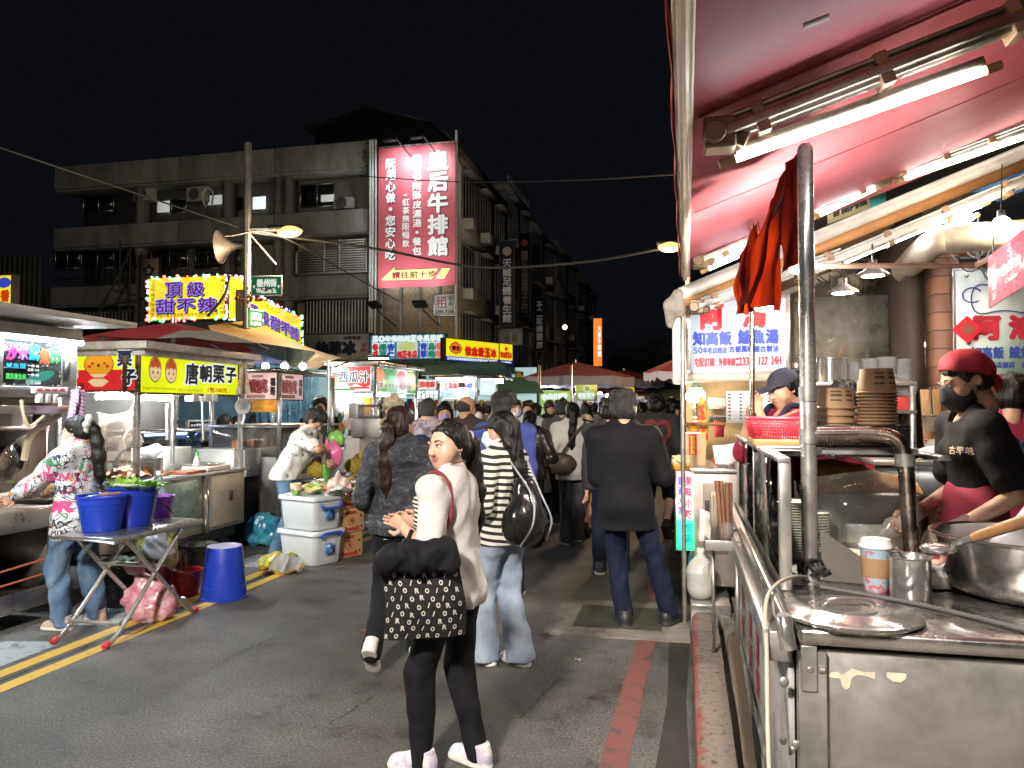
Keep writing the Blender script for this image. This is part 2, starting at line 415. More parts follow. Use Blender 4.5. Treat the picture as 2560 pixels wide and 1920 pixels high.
def fo(f,name,mats,parent,T=None,smooth=180,**k):
 V,Q,lab=f.mesh()if isinstance(f,Fd)else f
 if T is not None:V=V@np.array(T)[:3,:3].T+np.array(T)[:3,3]
 mb=MB();mb.add(V,Q,lab)
 return mb.build(name,mats,parent,smooth=smooth,**k)
def rotm(yaw=0,pitch=0,roll=0):
 return np.array(Mx.Rotation(yaw,3,'Z')@Mx.Rotation(pitch,3,'X')@Mx.Rotation(roll,3,'Y'))
def ik(a,c,l1,l2,hint):
 a=np.array(a,float);c=np.array(c,float);d=c-a;L=np.linalg.norm(d);Lm=min(L,(l1+l2)*.999);u=d/L
 c=a+u*Lm;x=(l1*l1-l2*l2+Lm*Lm)/(2*Lm);h=math.sqrt(max(l1*l1-x*x,0));n=np.array(hint,float);n=n-u*(n@u);n/=np.linalg.norm(n)+1e-9
 return a+u*x+n*h,c
SKIN=mat('skin',(.50,.285,.185),.5,var=.08,vs=14,bump=.05,bs=220)
SKIN_PALE=mat('skin_pale',(.56,.335,.235),.48,var=.07,vs=14,bump=.05,bs=220)
SKIN_TAN=mat('skin_tan',(.45,.25,.155),.5,var=.08,vs=14,bump=.05,bs=220)
LIP=mat('lip_skin',(.38,.12,.11),.4,var=.1)
EYEW=mat('eye_white',(.72,.70,.67),.2,var=.03,rv=0);IRIS=mat('eye_iris',(.012,.007,.005),.12,var=0,rv=0)
HAIRK=mat('black_hair',(.008,.0065,.006),.42,spec=.28,var=.75,vs=22,bump=1.,bs=34,stretch=(2.4,2.4,.2))
HAIRB=mat('brown_black_hair',(.020,.011,.008),.42,spec=.28,var=.75,vs=22,bump=1.,bs=34,stretch=(2.4,2.4,.2))
HAIRG=mat('grey_hair',(.030,.028,.027),.5,spec=.25,var=.6,vs=60,bump=.8,bs=110,stretch=(3,3,.4))
HAIRY=mat('blond_hair',(.55,.46,.28),.5,var=.3,vs=50,bump=.8,bs=90,stretch=(3,3,.4))
MASKW=mat('mask_white',(.78,.78,.80),.75,var=.05,bump=.2,bs=30)
MASKK=mat('mask_black',(.012,.012,.013),.7,var=.2,bump=.2,bs=60)
BROW=mat('eyebrow_hair',(.03,.018,.014),.7,var=.3)
SOLE=mat('sole_white',(.62,.60,.56),.6,var=.12,vs=20);SOLEK=mat('sole_black',(.02,.02,.02),.6,var=.2)
_shoe={}
def shoe_field():
 if 'f' not in _shoe:
  f=Fd((-.07,-.2,-.01),(.07,.1,.16),.006)
  f.cap((0,.035,.028),(0,-.135,.022),.036,.040,.02,1,((0,0,1),.75));f.cap((0,.04,.055),(0,-.03,.06),.036,.034,.03,1)
  f.cap((0,.03,.07),(0,.02,.105),.040,.043,.02,1);f.cap((0,-.03,.06),(0,-.13,.035),.036,.032,.03,1)
  f.cap((0,.04,.012),(0,-.135,.012),.044,.047,.01,0,((0,0,1),.55));f.clip((0,0,1),.0);f.clip((0,0,-1),-.112)
  V,Q,lab=f.mesh();lab=np.where(V[Q[:,0],2]<.026,0,1).astype(np.int32);_shoe['f']=(V,Q,lab)
 return _shoe['f']
def head_prims(f,C,Rm,sc,face,k=.012,mask=False,fat=1.):
 P=lambda x,y,z:C+Rm@(np.array((x,y,z))*sc)
 E=lambda c,r,**kw:f.ell(P(*c),tuple(a*sc for a in r),Rm,**{'k':k,**kw})
 E((0,.012,.02),(.073,.090,.085));E((0,-.030,-.035),(.060*fat,.058,.080),k=.03);E((0,-.052,-.087),(.036*fat,.032,.026),k=.03)
 for s_ in(1,-1):
  E((s_*.037,-.048,-.04),(.030*fat,.032,.034),k=.025)
  E((s_*.073,.012,-.012),(.009,.017,.029),k=.008);
 f.cap(P(0,.03,-.06),P(0,.028,-.145),.050*sc,.053*sc,.03)
 if face:
  for s_ in(1,-1):
   E((s_*.030,-.090,.001),(.021,.010,.011),k=.012,mode='s');E((s_*.030,-.0815,.0165),(.022,.010,.006),k=.012)
   E((s_*.0095,-.098,-.035),(.0085,.009,.007),k=.006)
   E((s_*.077,.008,-.010),(.005,.009,.018),k=.005,mode='s')
   E((s_*.030,-.0795,-.0005),(.0145,.0085,.0105),k=.003)
  f.cap(P(0,-.086,.008),P(0,-.1035,-.030),.0075*sc,.0125*sc,.014)
  if not mask:
   E((0,-.0875,-.0600),(.023,.010,.0058),k=.006,lab=1);E((0,-.0865,-.0705),(.020,.010,.0072),k=.006,lab=1)
   f.cap(P(-.024,-.092,-.0652),P(.024,-.092,-.0652),.0022*sc,None,.003,None,None,'s')
def hair_mesh(kind,vx,seed=0):
 f=Fd((-.16,-.14,-.62 if kind in('pony','long','longfront')else-.2),(.16,.22,.16),vx)
 front=(0,.79,.61);cut=-.0305
 if kind=='bald':
  f.ell((0,.018,.012),(.0765,.0925,.083),k=.01);f.clip((0,.55,-.83),-.0);f.clip((0,.97,-.25),-.02);f.clip((0,0,1),-.075)
  return f.mesh()
 g=.010 if kind in('pony','bun','shaved')else.020
 if kind=='shaved':g=.005
 f.ell((0,.014,.022),(.073+g,.091+g,.086+g),k=.01);f.ell((0,.045,-.035),(.066+g,.055+g,.06),k=.03)
 if kind in('short','mop'):
  r=np.random.RandomState(seed)
  for i in range(26):
   v=r.normal(size=3);v/=np.linalg.norm(v)
   if v[2]<-.1:v[2]*=-1
   f.ell(np.array((0,.014,.03))+v*np.array((.085,.10,.092)),.02+.012*r.rand(),k=.018)
 if kind in('pony','bun'):front,cut=(0,.814,.581),-.0150
 f.clip(front,cut if kind!='mop' else cut-.022);f.clip((0,0,1),-.10 if kind!='short' else-.085)
 if kind=='shaved':f.clip((0,0,1),-.06)
 if kind in('short','shaved','mop'):
  for s_ in(1,-1):f.ell((s_*.082,-.004,-.03),(.02,.028,.04),k=.01,mode='s')
 if kind=='pony':
  f.ell((0,.105,.02),.026,k=.02);f.chain([(0,.11,.02),(0,.14,-.02),(0,.145,-.12),(.008,.135,-.24),(.012,.12,-.38),(.014,.115,-.46)],[.024,.040,.046,.046,.038,.010],.02)
 if kind=='bun':f.ell((0,.11,.05),.045,k=.01)
 if kind in('long','longfront'):
  for s_ in(1,-1):
   f.chain([(s_*.066,.03,.0),(s_*.082,.045,-.1),(s_*.085,.075,-.25),(s_*.075,.085,-.42)],[.03,.032,.036,.02],.03)
  f.chain([(0,.085,0),(0,.09,-.12),(0,.105,-.28),(0,.10,-.50)],[.06,.062,.062,.03],.04,flat=((0,1,0),.62))
 f.wob(.0035 if kind!='pony' else.003,130 if vx<.008 else 60,seed,.12)
 return f.mesh()
def pe(label,px,d,H,th,z0=0.,sex='f',g=1.,vox=.010,feet=None,pel=(0,0,0),lean=(0,0),twist=0,hands=(None,None),elb=(None,None),head=(0,0,0),top=None,bottom=None,shoes=None,hair=('short',None),face=False,fingers=False,skin=None,mask=None,fat=1.,loc=None,group=None,parts=True):
 s=H/1.65;skin=skin or SKIN;g*=.93;sw=(.160 if sex=='f' else.188)*s*(1+.35*(g-1))
 base=loc if loc is not None else GD(px,d,z0)
 root=tg('person',base,label,'person',group);root.rotation_euler.z=R(th)+YAW
 hc=np.array((pel[0],pel[1],.905*s+pel[2]));ld=np.array((lean[0],lean[1],1.));ld/=np.linalg.norm(ld)
 waist=hc+ld*.155*s;chest=hc+ld*.33*s;nb=hc+ld*.495*s;shc=hc+ld*.445*s
 tw=R(twist);sx=np.array((math.cos(tw),math.sin(tw),0));fr=np.array((-sx[1]*-1,-sx[0],0))if False else np.array((math.sin(tw),-math.cos(tw),0))
 hd=ld*.55+np.array((0,0,.45));hd/=np.linalg.norm(hd);hs_=1.0*s*1.02
 Rm=rotm(R(head[0]),R(head[1]),R(head[2]));HC=nb+hd*.135*s+fr*.012
 feet=feet or((.085,0,0,8,0),(-.085,0,0,-8,0))
 J={}
 for i,sg in enumerate((1,-1)):
  fx,fy,fz,fyaw,fpit=(*feet[i],0,0)[:5]if len(feet[i])<5 else feet[i]
  ank=np.array((fx*s,fy*s,.075*s+fz));ank=ank+(rotm(R(fyaw))@np.array((0,0,0)))
  hip=hc+sx*sg*.088*s+np.array((0,0,-.03*s));kn,an=ik(hip,ank,.415*s,.40*s,rotm(R(fyaw))@np.array((0,-1,.02)))
  J['hip',i],J['knee',i],J['ank',i]=hip,kn,an;J['foot',i]=(fyaw,fpit)
  sh=shc+sx*sg*sw-np.array((0,0,.022*s));hnd=hands[i]
  if hnd is None:hnd=(sg*.235*g,.02,.80)
  wr=np.array(hnd,float)*s;el,wr=ik(sh,wr,.285*s,.245*s,elb[i]if elb[i]is not None else(sg*.5,1,-.3))
  J['sh',i],J['el',i],J['wr',i]=sh,el,wr
 lo=np.array((-.46,-.55,-.02))*s+np.minimum(0,np.array((lean[0],lean[1],0)))*.7;hi=np.array((.46,.55,1.08))*np.array((1,1,H/1.08*1.02))
 allp=np.array([v for k_,v in J.items()if k_[0]!='foot']+[HC]);lo=np.minimum(allp.min(0)-.2,(-.2,-.2,0));hi=np.maximum(allp.max(0)+.2,(.2,.2,.2));lo[2]=max(lo[2],-.05)
 flat=(fr,.70 if sex=='f' else.68)
 def torso(f,o,k=.05,pelvis=True,lab=0):
  b=.135*s*g
  f.cap(hc-ld*.02,waist,(.150*s*g if sex=='f' else.142*s*g)+o,(.118 if sex=='f' else.130)*s*g+o,k,lab,flat)
  f.cap(waist,chest,(.118 if sex=='f' else.130)*s*g+o,(.136 if sex=='f' else.150)*s*g+o,k,lab,flat)
  f.cap(chest,shc-ld*.05*s,(.136 if sex=='f' else.150)*s*g+o,.12*s*g+o,k,lab,flat)
  f.cap(J['sh',0],J['sh',1],.050*s+o,None,k,lab);f.cap(shc-ld*.02,nb,.085*s+o,.056*s+o,k,lab,flat)
  if sex=='f':
   for sg in(1,-1):f.ell(chest-ld*.01+fr*.062*s*g+sx*sg*.065*s,(.047*s*g+o,)*3,None,.04,lab)
  f.ell(hc-fr*.05*s+np.array((0,0,-.05*s)),(.125*s*g+o,.085*s*g+o,.09*s+o),None,.05,lab)
 f=Fd(lo,hi,vox)
 torso(f,-.02)
 for i,sg in enumerate((1,-1)):
  ti=.0 if(bottom or{}).get('kind')in('shorts',)else-.024
  f.cap(J['hip',i],J['knee',i],.080*s*g+ti,.052*s+ti,.04);f.cap(J['knee',i],J['ank',i],.052*s+ti,.034*s,.03)
  f.cap(J['knee',i]*.85+J['ank',i]*.15,J['knee',i]*.55+J['ank',i]*.45,.050*s+ti,.046*s+ti,.03)
  ai=-.010 if(top or{}).get('sleeve','long')=='long' else 0;f.cap(J['sh',i],J['el',i],.045*s+ai,.037*s*(.5+.5*g)+ai,.03);f.cap(J['el',i],J['wr',i],.040*s*(.5+.5*g)+ai,.026*s,.02)
  dr=J['wr',i]-J['el',i];dr/=np.linalg.norm(dr);up=np.array((0,0,1.))
  side=np.cross(dr,sx*sg);side=side/np.linalg.norm(side)if np.linalg.norm(side)>.2 else fr
  nrm=np.cross(dr,side);nrm/=np.linalg.norm(nrm);w0=J['wr',i]
  if fingers:
   pk=w0+dr*.085*s;f.cap(w0,pk,.025*s,.036*s,.012,flat=(nrm,.48))
   for q,(o_,ln,bn)in enumerate(((-.027,.066,.5),(-.009,.076,.55),(.009,.072,.62),(.026,.056,.7))):
    b0=pk+side*o_*s-dr*.005;cd=dr*math.cos(bn)-nrm*sg*math.sin(bn);b1=b0+cd*ln*.5*s;cd2=dr*math.cos(bn*2.1)-nrm*sg*math.sin(bn*2.1);b2=b1+cd2*ln*.5*s
    f.chain([b0,b1,b2],[.0088*s,.008*s,.0065*s],.004)
   t0=w0+dr*.028*s-side*.022*s;t1=t0-side*.030*s+dr*.028*s-nrm*sg*.012;t2=t1+dr*.028*s-nrm*sg*.012;f.chain([t0,t1,t2],[.0125*s,.0105*s,.0085*s],.006)
  else:
   f.cap(w0,w0+dr*.09*s,.026*s,.034*s,.015,flat=(nrm,.55));f.cap(w0+dr*.09*s,w0+dr*.135*s-nrm*sg*.03,.030*s,.018*s,.012,flat=(nrm,.6));f.cap(w0+dr*.03*s,w0+dr*.075*s-side*.035*s,.013*s,.009*s,.01)
 head_prims(f,HC,Rm,hs_,face,mask=mask is not None,fat=fat)
 body=fo(f,'body',[skin,LIP],root,at=(0,0,0));body['_w']=(0,0,0);body.location=(0,0,0)
 def put(fm,name,mats,T=None,**k):
  o=fo(fm,name,mats,root,T,at=(0,0,0),**k);o['_w']=(0,0,0);o.location=(0,0,0);return o
 HT=np.eye(4);HT[:3,:3]=Rm*hs_;HT[:3,3]=HC
 if bottom:
  kd=bottom.get('kind','straight');lo_=bottom.get('loose',{'slim':.008,'straight':.016,'wide':.030,'shorts':.03,'skirt':.03}[kd])
  f=Fd(lo,hi,vox)
  f.cap(hc+ld*.10,hc-ld*.02,.130*s*g+.01,.146*s*g+.012,.05,0,flat);f.ell(hc-fr*.05*s+np.array((0,0,-.05*s)),(.130*s*g,.09*s*g,.095*s),None,.05)
  for i in range(2):
   kn,an,hp=J['knee',i],J['ank',i],J['hip',i];ke=bottom.get('knee',.056*s)+lo_;ae={'slim':.042,'straight':.056,'wide':.080,'shorts':.05,'skirt':.05}[kd]*s+lo_*.6
   f.cap(hp,kn,.084*s*g+lo_*.7,ke,.045)
   if kd=='shorts':
    pass
   else:
    e2=an+np.array((0,0,bottom.get('cuff',-.035)));f.cap(kn,e2,ke,ae,.03)
    if kd=='slim':f.cap(kn*.85+an*.15,kn*.55+an*.45,.056*s+.004,.052*s+.004,.03)
  f.wob(bottom.get('fold',.004),55,int(d*7));f.clip((0,0,1),bottom.get('end',.03))
  f.clip((0,0,-1),-(hc[2]+.12*s))
  put(f,bottom.get('name','trousers' if kd!='shorts' else 'shorts'),[bottom['mat']])
 if top:
  o_=top.get('loose',.016);f=Fd(lo,hi,vox);torso(f,o_)
  hem=top.get('hem',.80)*s;fl=top.get('flare',.02)
  f.cap(hc+ld*.02,np.array((hc[0],hc[1],min(hem,hc[2]-.01))),.150*s*g+o_*.8,.150*s*g+o_+fl,.05,0,flat)
  sl=top.get('sleeve','long')
  for i in range(2):
   a,e,w_=J['sh',i],J['el',i],J['wr',i];so=top.get('sl',.014)
   if sl=='long':f.cap(a,e,.054*s+so,.046*s+so,.03);f.cap(e,w_+(e-w_)*top.get('cuff',.06),.046*s+so,.034*s+so*.8,.02)
   elif sl=='tee':f.cap(a,a+(e-a)*.70,.056*s+so,.060*s+so*1.4,.03)
   elif sl=='half':f.cap(a,e,.054*s+so,.048*s+so,.03);f.cap(e,e+(w_-e)*.10,.047*s+so,.046*s+so,.02)
  if top.get('collar'):f.cap(nb-ld*.03,nb+ld*.035+fr*.006,.072*s,.066*s,.015)
  if top.get('hood'):
   f.cap(nb-fr*.05+sx*.07*s+ld*.0,nb-fr*.10-ld*.05,.05*s,.05*s,.04);f.cap(nb-fr*.05-sx*.07*s,nb-fr*.10-ld*.05,.05*s,.05*s,.04);f.ell(nb-fr*.10-ld*.07,(.10*s,.05*s,.08*s),None,.04)
  f.wob(top.get('fold',.005),top.get('ff',42),int(d*13+H*100));tl=top.get('tilt',(0,0));f.clip((tl[0],tl[1],1),hem)
  nk=top.get('neck')
  if nk is not None:f.cap(nb+ld*.09,nb+fr*.03*s-ld*nk,.066*s,.058*s,.006,None,None,'s')
  put(f,top.get('name','shirt'),[top['mat']])
 V,Q,lab=shoe_field()
 sm=shoes or(SOLE,mat('shoe_dark',(.03,.03,.032),.6,var=.2))
 if bottom is None or bottom.get('shoes',True):
  for i in range(2):
   yw,pt=J['foot',i];T=np.eye(4);T[:3,:3]=rotm(R(yw),R(pt))*s*(1.0 if sex=='f' else 1.08);an=J['ank',i];T[:3,3]=an-T[:3,:3]@np.array((0,.0,.075/(1.0 if sex=='f' else 1.08)))
   put((V,Q,lab),'shoe',list(sm),T)
 hk,hm=hair;hm=hm or HAIRK
 if hk:put(hair_mesh(hk,max(vox*.8,.006),int(px)),'hair',[hm],HT)
 if face:
  for sg in(1,-1):
   mb=MB();c=np.array((sg*.030,-.0795,-.0005));n=14
   rv_=[(.0,-.0098)];mb.lathe((0,0,0),[(.0001,-.0122),(.0052,-.0112),(.0064,-.0104)],14,1,axis=(0,-1,0))if False else None
   for q in range(1):
    mb.ball((0,0,0),(.0120,.0100,.0072),16,10,0)
    mb.ball((-.0012,-.0052,.0006),(.0056,.0058,.0058),12,8,1)
   for vv in range(len(mb.v)):mb.v[vv]=(mb.v[vv]+c)@HT[:3,:3].T+HT[:3,3]
   o=mb.build('eye',[EYEW,IRIS],root,at=(0,0,0));o.location=(0,0,0)
   mb=MB();pts=[np.array((sg*x,y,z))for x,y,z in((.012,-.0905,.0195),(.022,-.0905,.0245),(.034,-.085,.0255),(.046,-.074,.0215))]
   mb.tube([HT[:3,:3]@p+HT[:3,3]for p in pts],[.0022,.0034,.0030,.0012],6);o=mb.build('eyebrow',BROW,root,at=(0,0,0));o.location=(0,0,0)
   mb=MB();pts=[np.array((sg*x,y,z))for x,y,z in((.0155,-.0895,.0000),(.023,-.0905,.0058),(.033,-.0885,.0066),(.0435,-.080,.0028))]
   mb.tube([HT[:3,:3]@p+HT[:3,3]for p in pts],[.0010,.0019,.0020,.0012],5);o=mb.build('eyelid',BROW,root,at=(0,0,0));o.location=(0,0,0)
 if mask:
  f=Fd((-.1,-.16,-.15),(.1,.06,.05),max(vox*.7,.005));f.ell((0,-.034,-.05),(.068*fat,.070,.072),k=.02);f.cap((0,-.095,-.012),(0,-.108,-.055),.016,.022,.03);f.ell((0,-.07,-.085),(.042,.036,.034),k=.03)
  f.clip((0,-1,-.25),.030);f.clip((0,-.35,-1),.012)
  put(f,'face_mask',[mask],HT)
  mb=MB()
  for sg in(1,-1):
   mb.tube([HT[:3,:3]@np.array(p)+HT[:3,3]for p in cv([(sg*.062,-.05,-.02),(sg*.076,-.02,.004),(sg*.083,.02,.012)],4)],.0018,5)
   mb.tube([HT[:3,:3]@np.array(p)+HT[:3,3]for p in cv([(sg*.062,-.045,-.08),(sg*.074,-.01,-.055),(sg*.082,.024,-.02)],4)],.0018,5)
  o=mb.build('mask_strap',[mask],root,at=(0,0,0));o.location=(0,0,0)
 bpy.context.view_layer.update()
 Mw=Mx.Translation(base)@Mx.Rotation(root.rotation_euler.z,4,'Z')
 J.update(HC=HC,HT=HT,nb=nb,hc=hc,chest=chest,waist=waist,shc=shc,s=s,root=root,W=Mw,fr=fr,sx=sx,put=put)
 return J
def wpt(J,p):return J['W']@Ve(tuple(p))
def cap_hat(J,m,brim=True,name='cap',m2=None,bm=None):
 f=Fd((-.12,-.22,-.05),(.12,.14,.16),.006)
 f.ell((0,.012,.03),(.086,.104,.090),k=.01);f.clip((0,-.16,1),.022)
 if brim:
  f.cap((0,-.08,.034),(0,-.155,.026),.072,.055,.012,1,((0,0,1),.14))
 f.ell((0,.010,.018),(.078,.096,.088),k=.004,mode='s')
 V,Q,lab=f.mesh()
 return J['put']((V,Q,lab),name,[m,bm or m],J['HT'])
def _asph(N,L,oc,b):
 n1=ns(N,L,oc,.55,6,.6);n2=ns(N,L,oc,75,4,.75);n3=ns(N,L,oc,3.5,8,.8)
 c1=rp(N,L,n1,[(.32,(.048,.043,.038)),(.48,(.086,.084,.081)),(.56,(.108,.106,.103)),(.7,(.140,.137,.132))])
 c3=rp(N,L,n3,[(.36,(.34,.33,.32)),(.46,(.9,.9,.9)),(.54,(1,1,1)),(.68,(1.35,1.33,1.3))])
 c2=rp(N,L,n2,[(.36,(.35,.35,.35)),(.5,(.95,.95,.95)),(.6,(1.3,1.29,1.26)),(.68,(2.6,2.5,2.4))])
 m=N.new('ShaderNodeMixRGB');m.blend_type='MULTIPLY';m.inputs[0].default_value=1;L.new(c1,m.inputs[1]);L.new(c2,m.inputs[2])
 m2=N.new('ShaderNodeMixRGB');m2 .blend_type='MULTIPLY';m2 .inputs[0].default_value=1;L.new(m.outputs[0],m2 .inputs[1]);L.new(c3,m2 .inputs[2])
 r=N.new('ShaderNodeMapRange');r.inputs[1].default_value=.3;r.inputs[2].default_value=.7;r.inputs[3].default_value=.5;r.inputs[4].default_value=.8;L.new(n3,r.inputs[0]);L.new(r.outputs[0],b.inputs['Roughness'])
 bp_(N,L,n2,b,.5,.006);return m2 .outputs[0]
ASPH=nm_('asphalt',_asph,.7)
def _worn(base,worn,th=.44):
 def fn(N,L,oc,b):
  n=ns(N,L,oc,9,8,.75);bp_(N,L,ns(N,L,oc,240,2),b,.4,.005)
  return rp(N,L,n,[(th-.07,worn),(th,base),(1,tuple(c*1.15 for c in base))])
 return fn
YEL=nm_('yellow_road_paint',_worn((.50,.33,.055),(.10,.085,.05),.40),.6)
REDP=nm_('red_road_paint',_worn((.165,.058,.051),(.07,.058,.053),.46),.7)
WHP=nm_('white_road_paint',_worn((.30,.34,.35),(.07,.07,.068),.46),.6)
def _conc(N,L,oc,b):
 n=ns(N,L,oc,3,8,.7);n2=ns(N,L,oc,40,5,.7);bp_(N,L,n2,b,.5,.012)
 c=rp(N,L,n,[(.3,(.07,.06,.05)),(.5,(.17,.155,.135)),(.68,(.25,.235,.205))])
 m=N.new('ShaderNodeMixRGB');m.blend_type='MULTIPLY';m.inputs[0].default_value=.8;L.new(c,m.inputs[1]);L.new(rp(N,L,n2,[(.33,(.25,.22,.2)),(.46,(1,1,1))]),m.inputs[2]);return m.outputs[0]
CONC=nm_('worn_concrete',_conc,.85)
def _kerb(N,L,oc,b):
 n=ns(N,L,oc,6,8,.75);n2=ns(N,L,oc,28,6,.75);bp_(N,L,n2,b,.9,.015)
 sx=N.new('ShaderNodeSeparateXYZ');L.new(oc,sx.inputs[0])
 m=N.new('ShaderNodeMath');m.operation='MULTIPLY_ADD';m.inputs[1].default_value=.22;L.new(n,m.inputs[0]);L.new(sx.outputs[0],m.inputs[2])
 red=rp(N,L,m.outputs[0],[(.12,(.28,.07,.055)),(.155,(.26,.085,.07)),(.185,(.24,.205,.17))])
 d=rp(N,L,n2,[(.33,(.16,.14,.12)),(.47,(1,1,1))])
 mm=N.new('ShaderNodeMixRGB');mm.blend_type='MULTIPLY';mm.inputs[0].default_value=.9;L.new(red,mm.inputs[1]);L.new(d,mm.inputs[2]);return mm.outputs[0]
KERB=nm_('kerb_stone',_kerb,.85)
STEEL=mat('brushed_steel',(.56,.55,.53),.30,.8,var=.10,vs=5,bump=.03,bs=20,rv=.08)
STEELD=mat('dull_steel',(.38,.37,.35),.42,.8,var=.3,vs=6,bump=.08,bs=25,rv=.15)
STEELP=mat('polished_steel',(.66,.65,.63),.16,.86,var=.08,vs=6,rv=.06)
ALU=mat('aluminium',(.50,.50,.49),.38,1.,var=.12,vs=10)
IRON=mat('dark_iron',(.045,.043,.04),.6,.3,var=.4,vs=9)
RUST=mat('rusty_iron',(.16,.09,.05),.75,.3,var=.5,vs=12,bump=.3,bs=70)
BLK=mat('black_plastic',(.015,.015,.016),.45,var=.2)
WHT=mat('white_plastic',(.70,.70,.69),.45,var=.08,vs=7)
GREYP=mat('grey_plastic',(.30,.30,.30),.5,var=.12)
CREAM=mat('cream_wall',(.52,.46,.35),.7,var=.25,vs=3,bump=.15)
CARD=mat('cardboard',(.46,.26,.115),.8,var=.12,vs=8,bump=.1,bs=120)
WOOD=mat('wood',(.26,.12,.05),.6,var=.35,vs=5,stretch=(2,2,14),bump=.2,bs=20)
RUBR=mat('black_rubber',(.012,.012,.012),.65,var=.2)
GLASS=clear('glass_pane',(.93,.96,.95),.35,.03)
PLEX=clear('plastic_sheet',(.95,.95,.93),.3,.18,(.75,.72,.66),.16)
TUBE_L=lp_('tube_light_cool',(.93,.97,1.0),9);TUBE_W=lp_('tube_light_warm',(1.0,.90,.74),8)
BULB_W=lp_('bulb_warm',(1.0,.83,.58),60);BULB_C=lp_('bulb_cool',(.92,.97,1),60)
def fY(x0,x1,yt,yb,Y,lift=.003):
 a=PY(x0,yb,Y);b=PY(x1,yb,Y);t=PY((x0+x1)/2,yt,Y);m=PY((x0+x1)/2,yb,Y)
 return Face((a.x,Y,m.z),(b.x-a.x,0,0),(0,0,t.z-m.z),lift)
def fX(x0,x1,yt,yb,X,lift=.003):
 a=PX(x0,yb,X);b=PX(x1,yb,X);t=PX(x0,yt,X)
 return Face((X,a.y,a.z),(0,b.y-a.y,0),(0,0,t.z-a.z),lift)
mb=MB();mb.add([(-120,-20,0),(120,-20,0),(120,260,0),(-120,260,0)],[(0,1,2,3)]);struct('road',mb,ASPH,smooth=0)
def strip(x0,x1,y0,y1,z=.004,n=20,wig=.008,seed=1):
 r=random.Random(seed);mb=MB();ys=[y0+(y1-y0)*i/n for i in range(n+1)]
 V=[]
 for y in ys:V+=[(x0+r.uniform(-wig,wig),y,z),(x1+r.uniform(-wig,wig),y,z)]
 mb.add(V,[(2*i,2*i+1,2*i+3,2*i+2)for i in range(n)]);return mb
a=G(0,1731);b=G(608,1470);xo=(a.x+b.x)/2
mb=strip(xo-.055,xo+.055,-3,26,seed=3);mb2=strip(xo-.265,xo-.155,-3,26,seed=4)
mb.v+=mb2 .v;mb.f+=[([tuple(i+mb.n for i in f)for f in F],m)for F,m in mb2 .f];mb.n+=mb2 .n
struct('road_marking',mb,YEL,smooth=0)
mb=strip(xo-.128,xo-.092,-3,26,z=.003,seed=5,wig=.012);struct('road_seam',mb,mat('tar_seam',(.012,.012,.012),.6,var=.3),smooth=0)
mb=MB()
for y0,y1 in((3.0,4.35),(4.75,5.35),(6.85,7.5),(9.2,10)):mb.add([(xo-.75,y0,.004),(xo-.33,y0+.08,.004),(xo-.33,y1+.08,.004),(xo-.75,y1,.004)],[(0,1,2,3)])
struct('parking_marking',mb,WHP,smooth=0)
pr=[(G(1528,1920).x,3.4),(G(1562,1760).x,4.2),(G(1592,1640).x,5.0),(G(1618,1560).x,5.7)]
def redx(y):
 return min(-.36+.014*y,-.28)+.012*math.sin(y*1.3)
mb=MB();ys=[1+.5*i for i in range(60)];V=[]
for y in ys:V+=[(redx(y)-.06+rnd.uniform(-.008,.008),y,.004),(redx(y)+.06+rnd.uniform(-.008,.008),y,.004)]
F=[(2*i,2*i+1,2*i+3,2*i+2)for i in range(59)if not 5.2<ys[i]<6.4];mb.add(V,F);struct('kerb_line',mb,REDP,smooth=0)
mb=MB();r2=random.Random(6)
for p0,p1 in(((820,1812),(930,1745)),((560,1650),(700,1590)),((1290,1800),(1400,1700))):
 a,b=G(*p0),G(*p1);V=[]
 for i in range(13):c=a.lerp(b,i/12)+Ve((r2 .uniform(-.012,.012),r2 .uniform(-.012,.012),.003));w_=r2 .uniform(.001,.004);V+=[c-Ve((w_,w_,0)),c+Ve((w_,w_,0))]
 mb.add(V,[(2*i,2*i+1,2*i+3,2*i+2)for i in range(12)])
struct('road_crack',mb,mat('crack_black',(.012,.012,.012),.9),smooth=0)
for i,(px,py,c,lab)in enumerate(((909,1577,(.5,.08,.04),'tiny red scrap lying on the road by the lifted shoe'),(648,1478,(.22,.10,.05),'small brown leaf scrap on the road near the rubbish bag'),(500,1520,(.3,.25,.2),'pale paper scrap on the road beside the upturned bucket'),(1445,1650,(.4,.38,.34),'small pale litter piece on the road left of the red line'))):
 p=G(px,py,.004);mb=MB();mb.grid(lambda u,v:p+Ve(((u-.5)*.035,(v-.5)*.03,.006*math.sin(u*5+v*3)+.006)),3,3,th=.002);mb.build('paper_scrap',mat('litter_%d'%i,c,.7),label=lab,cat='litter')
mb=strip(-.15,.03,-2,40,z=.002,seed=9,wig=.05);struct('gutter',mb,mat('gutter_asphalt',(.022,.021,.019),.8,var=.5,vs=7,bump=.5,bs=60),smooth=0)
mb=MB();mb.box(-1.0,.02,5.35,6.35,-.05,.012);o=struct('concrete_slab',mb,CONC,smooth=0,bevel=.006)
mb=MB();mb.box(-.82,-.18,5.55,6.15,-.05,.020);struct('manhole_cover',mb,mat('manhole_iron',(.05,.052,.04),.7,.2,var=.4,vs=20,bump=.6,bs=90),smooth=0,bevel=.004)
mb=MB();mb.box(-.12,.8,8.6,9.5,0,.02)
for i in range(9):mb.box(-.10,.8,8.65+.09*i,8.69+.09*i,.02,.03)
mb.build('rubber_mat',RUBR,label='black ribbed rubber mat lying on the road behind the man in black',cat='mat')
y=-1.0;k=0
mb=MB()
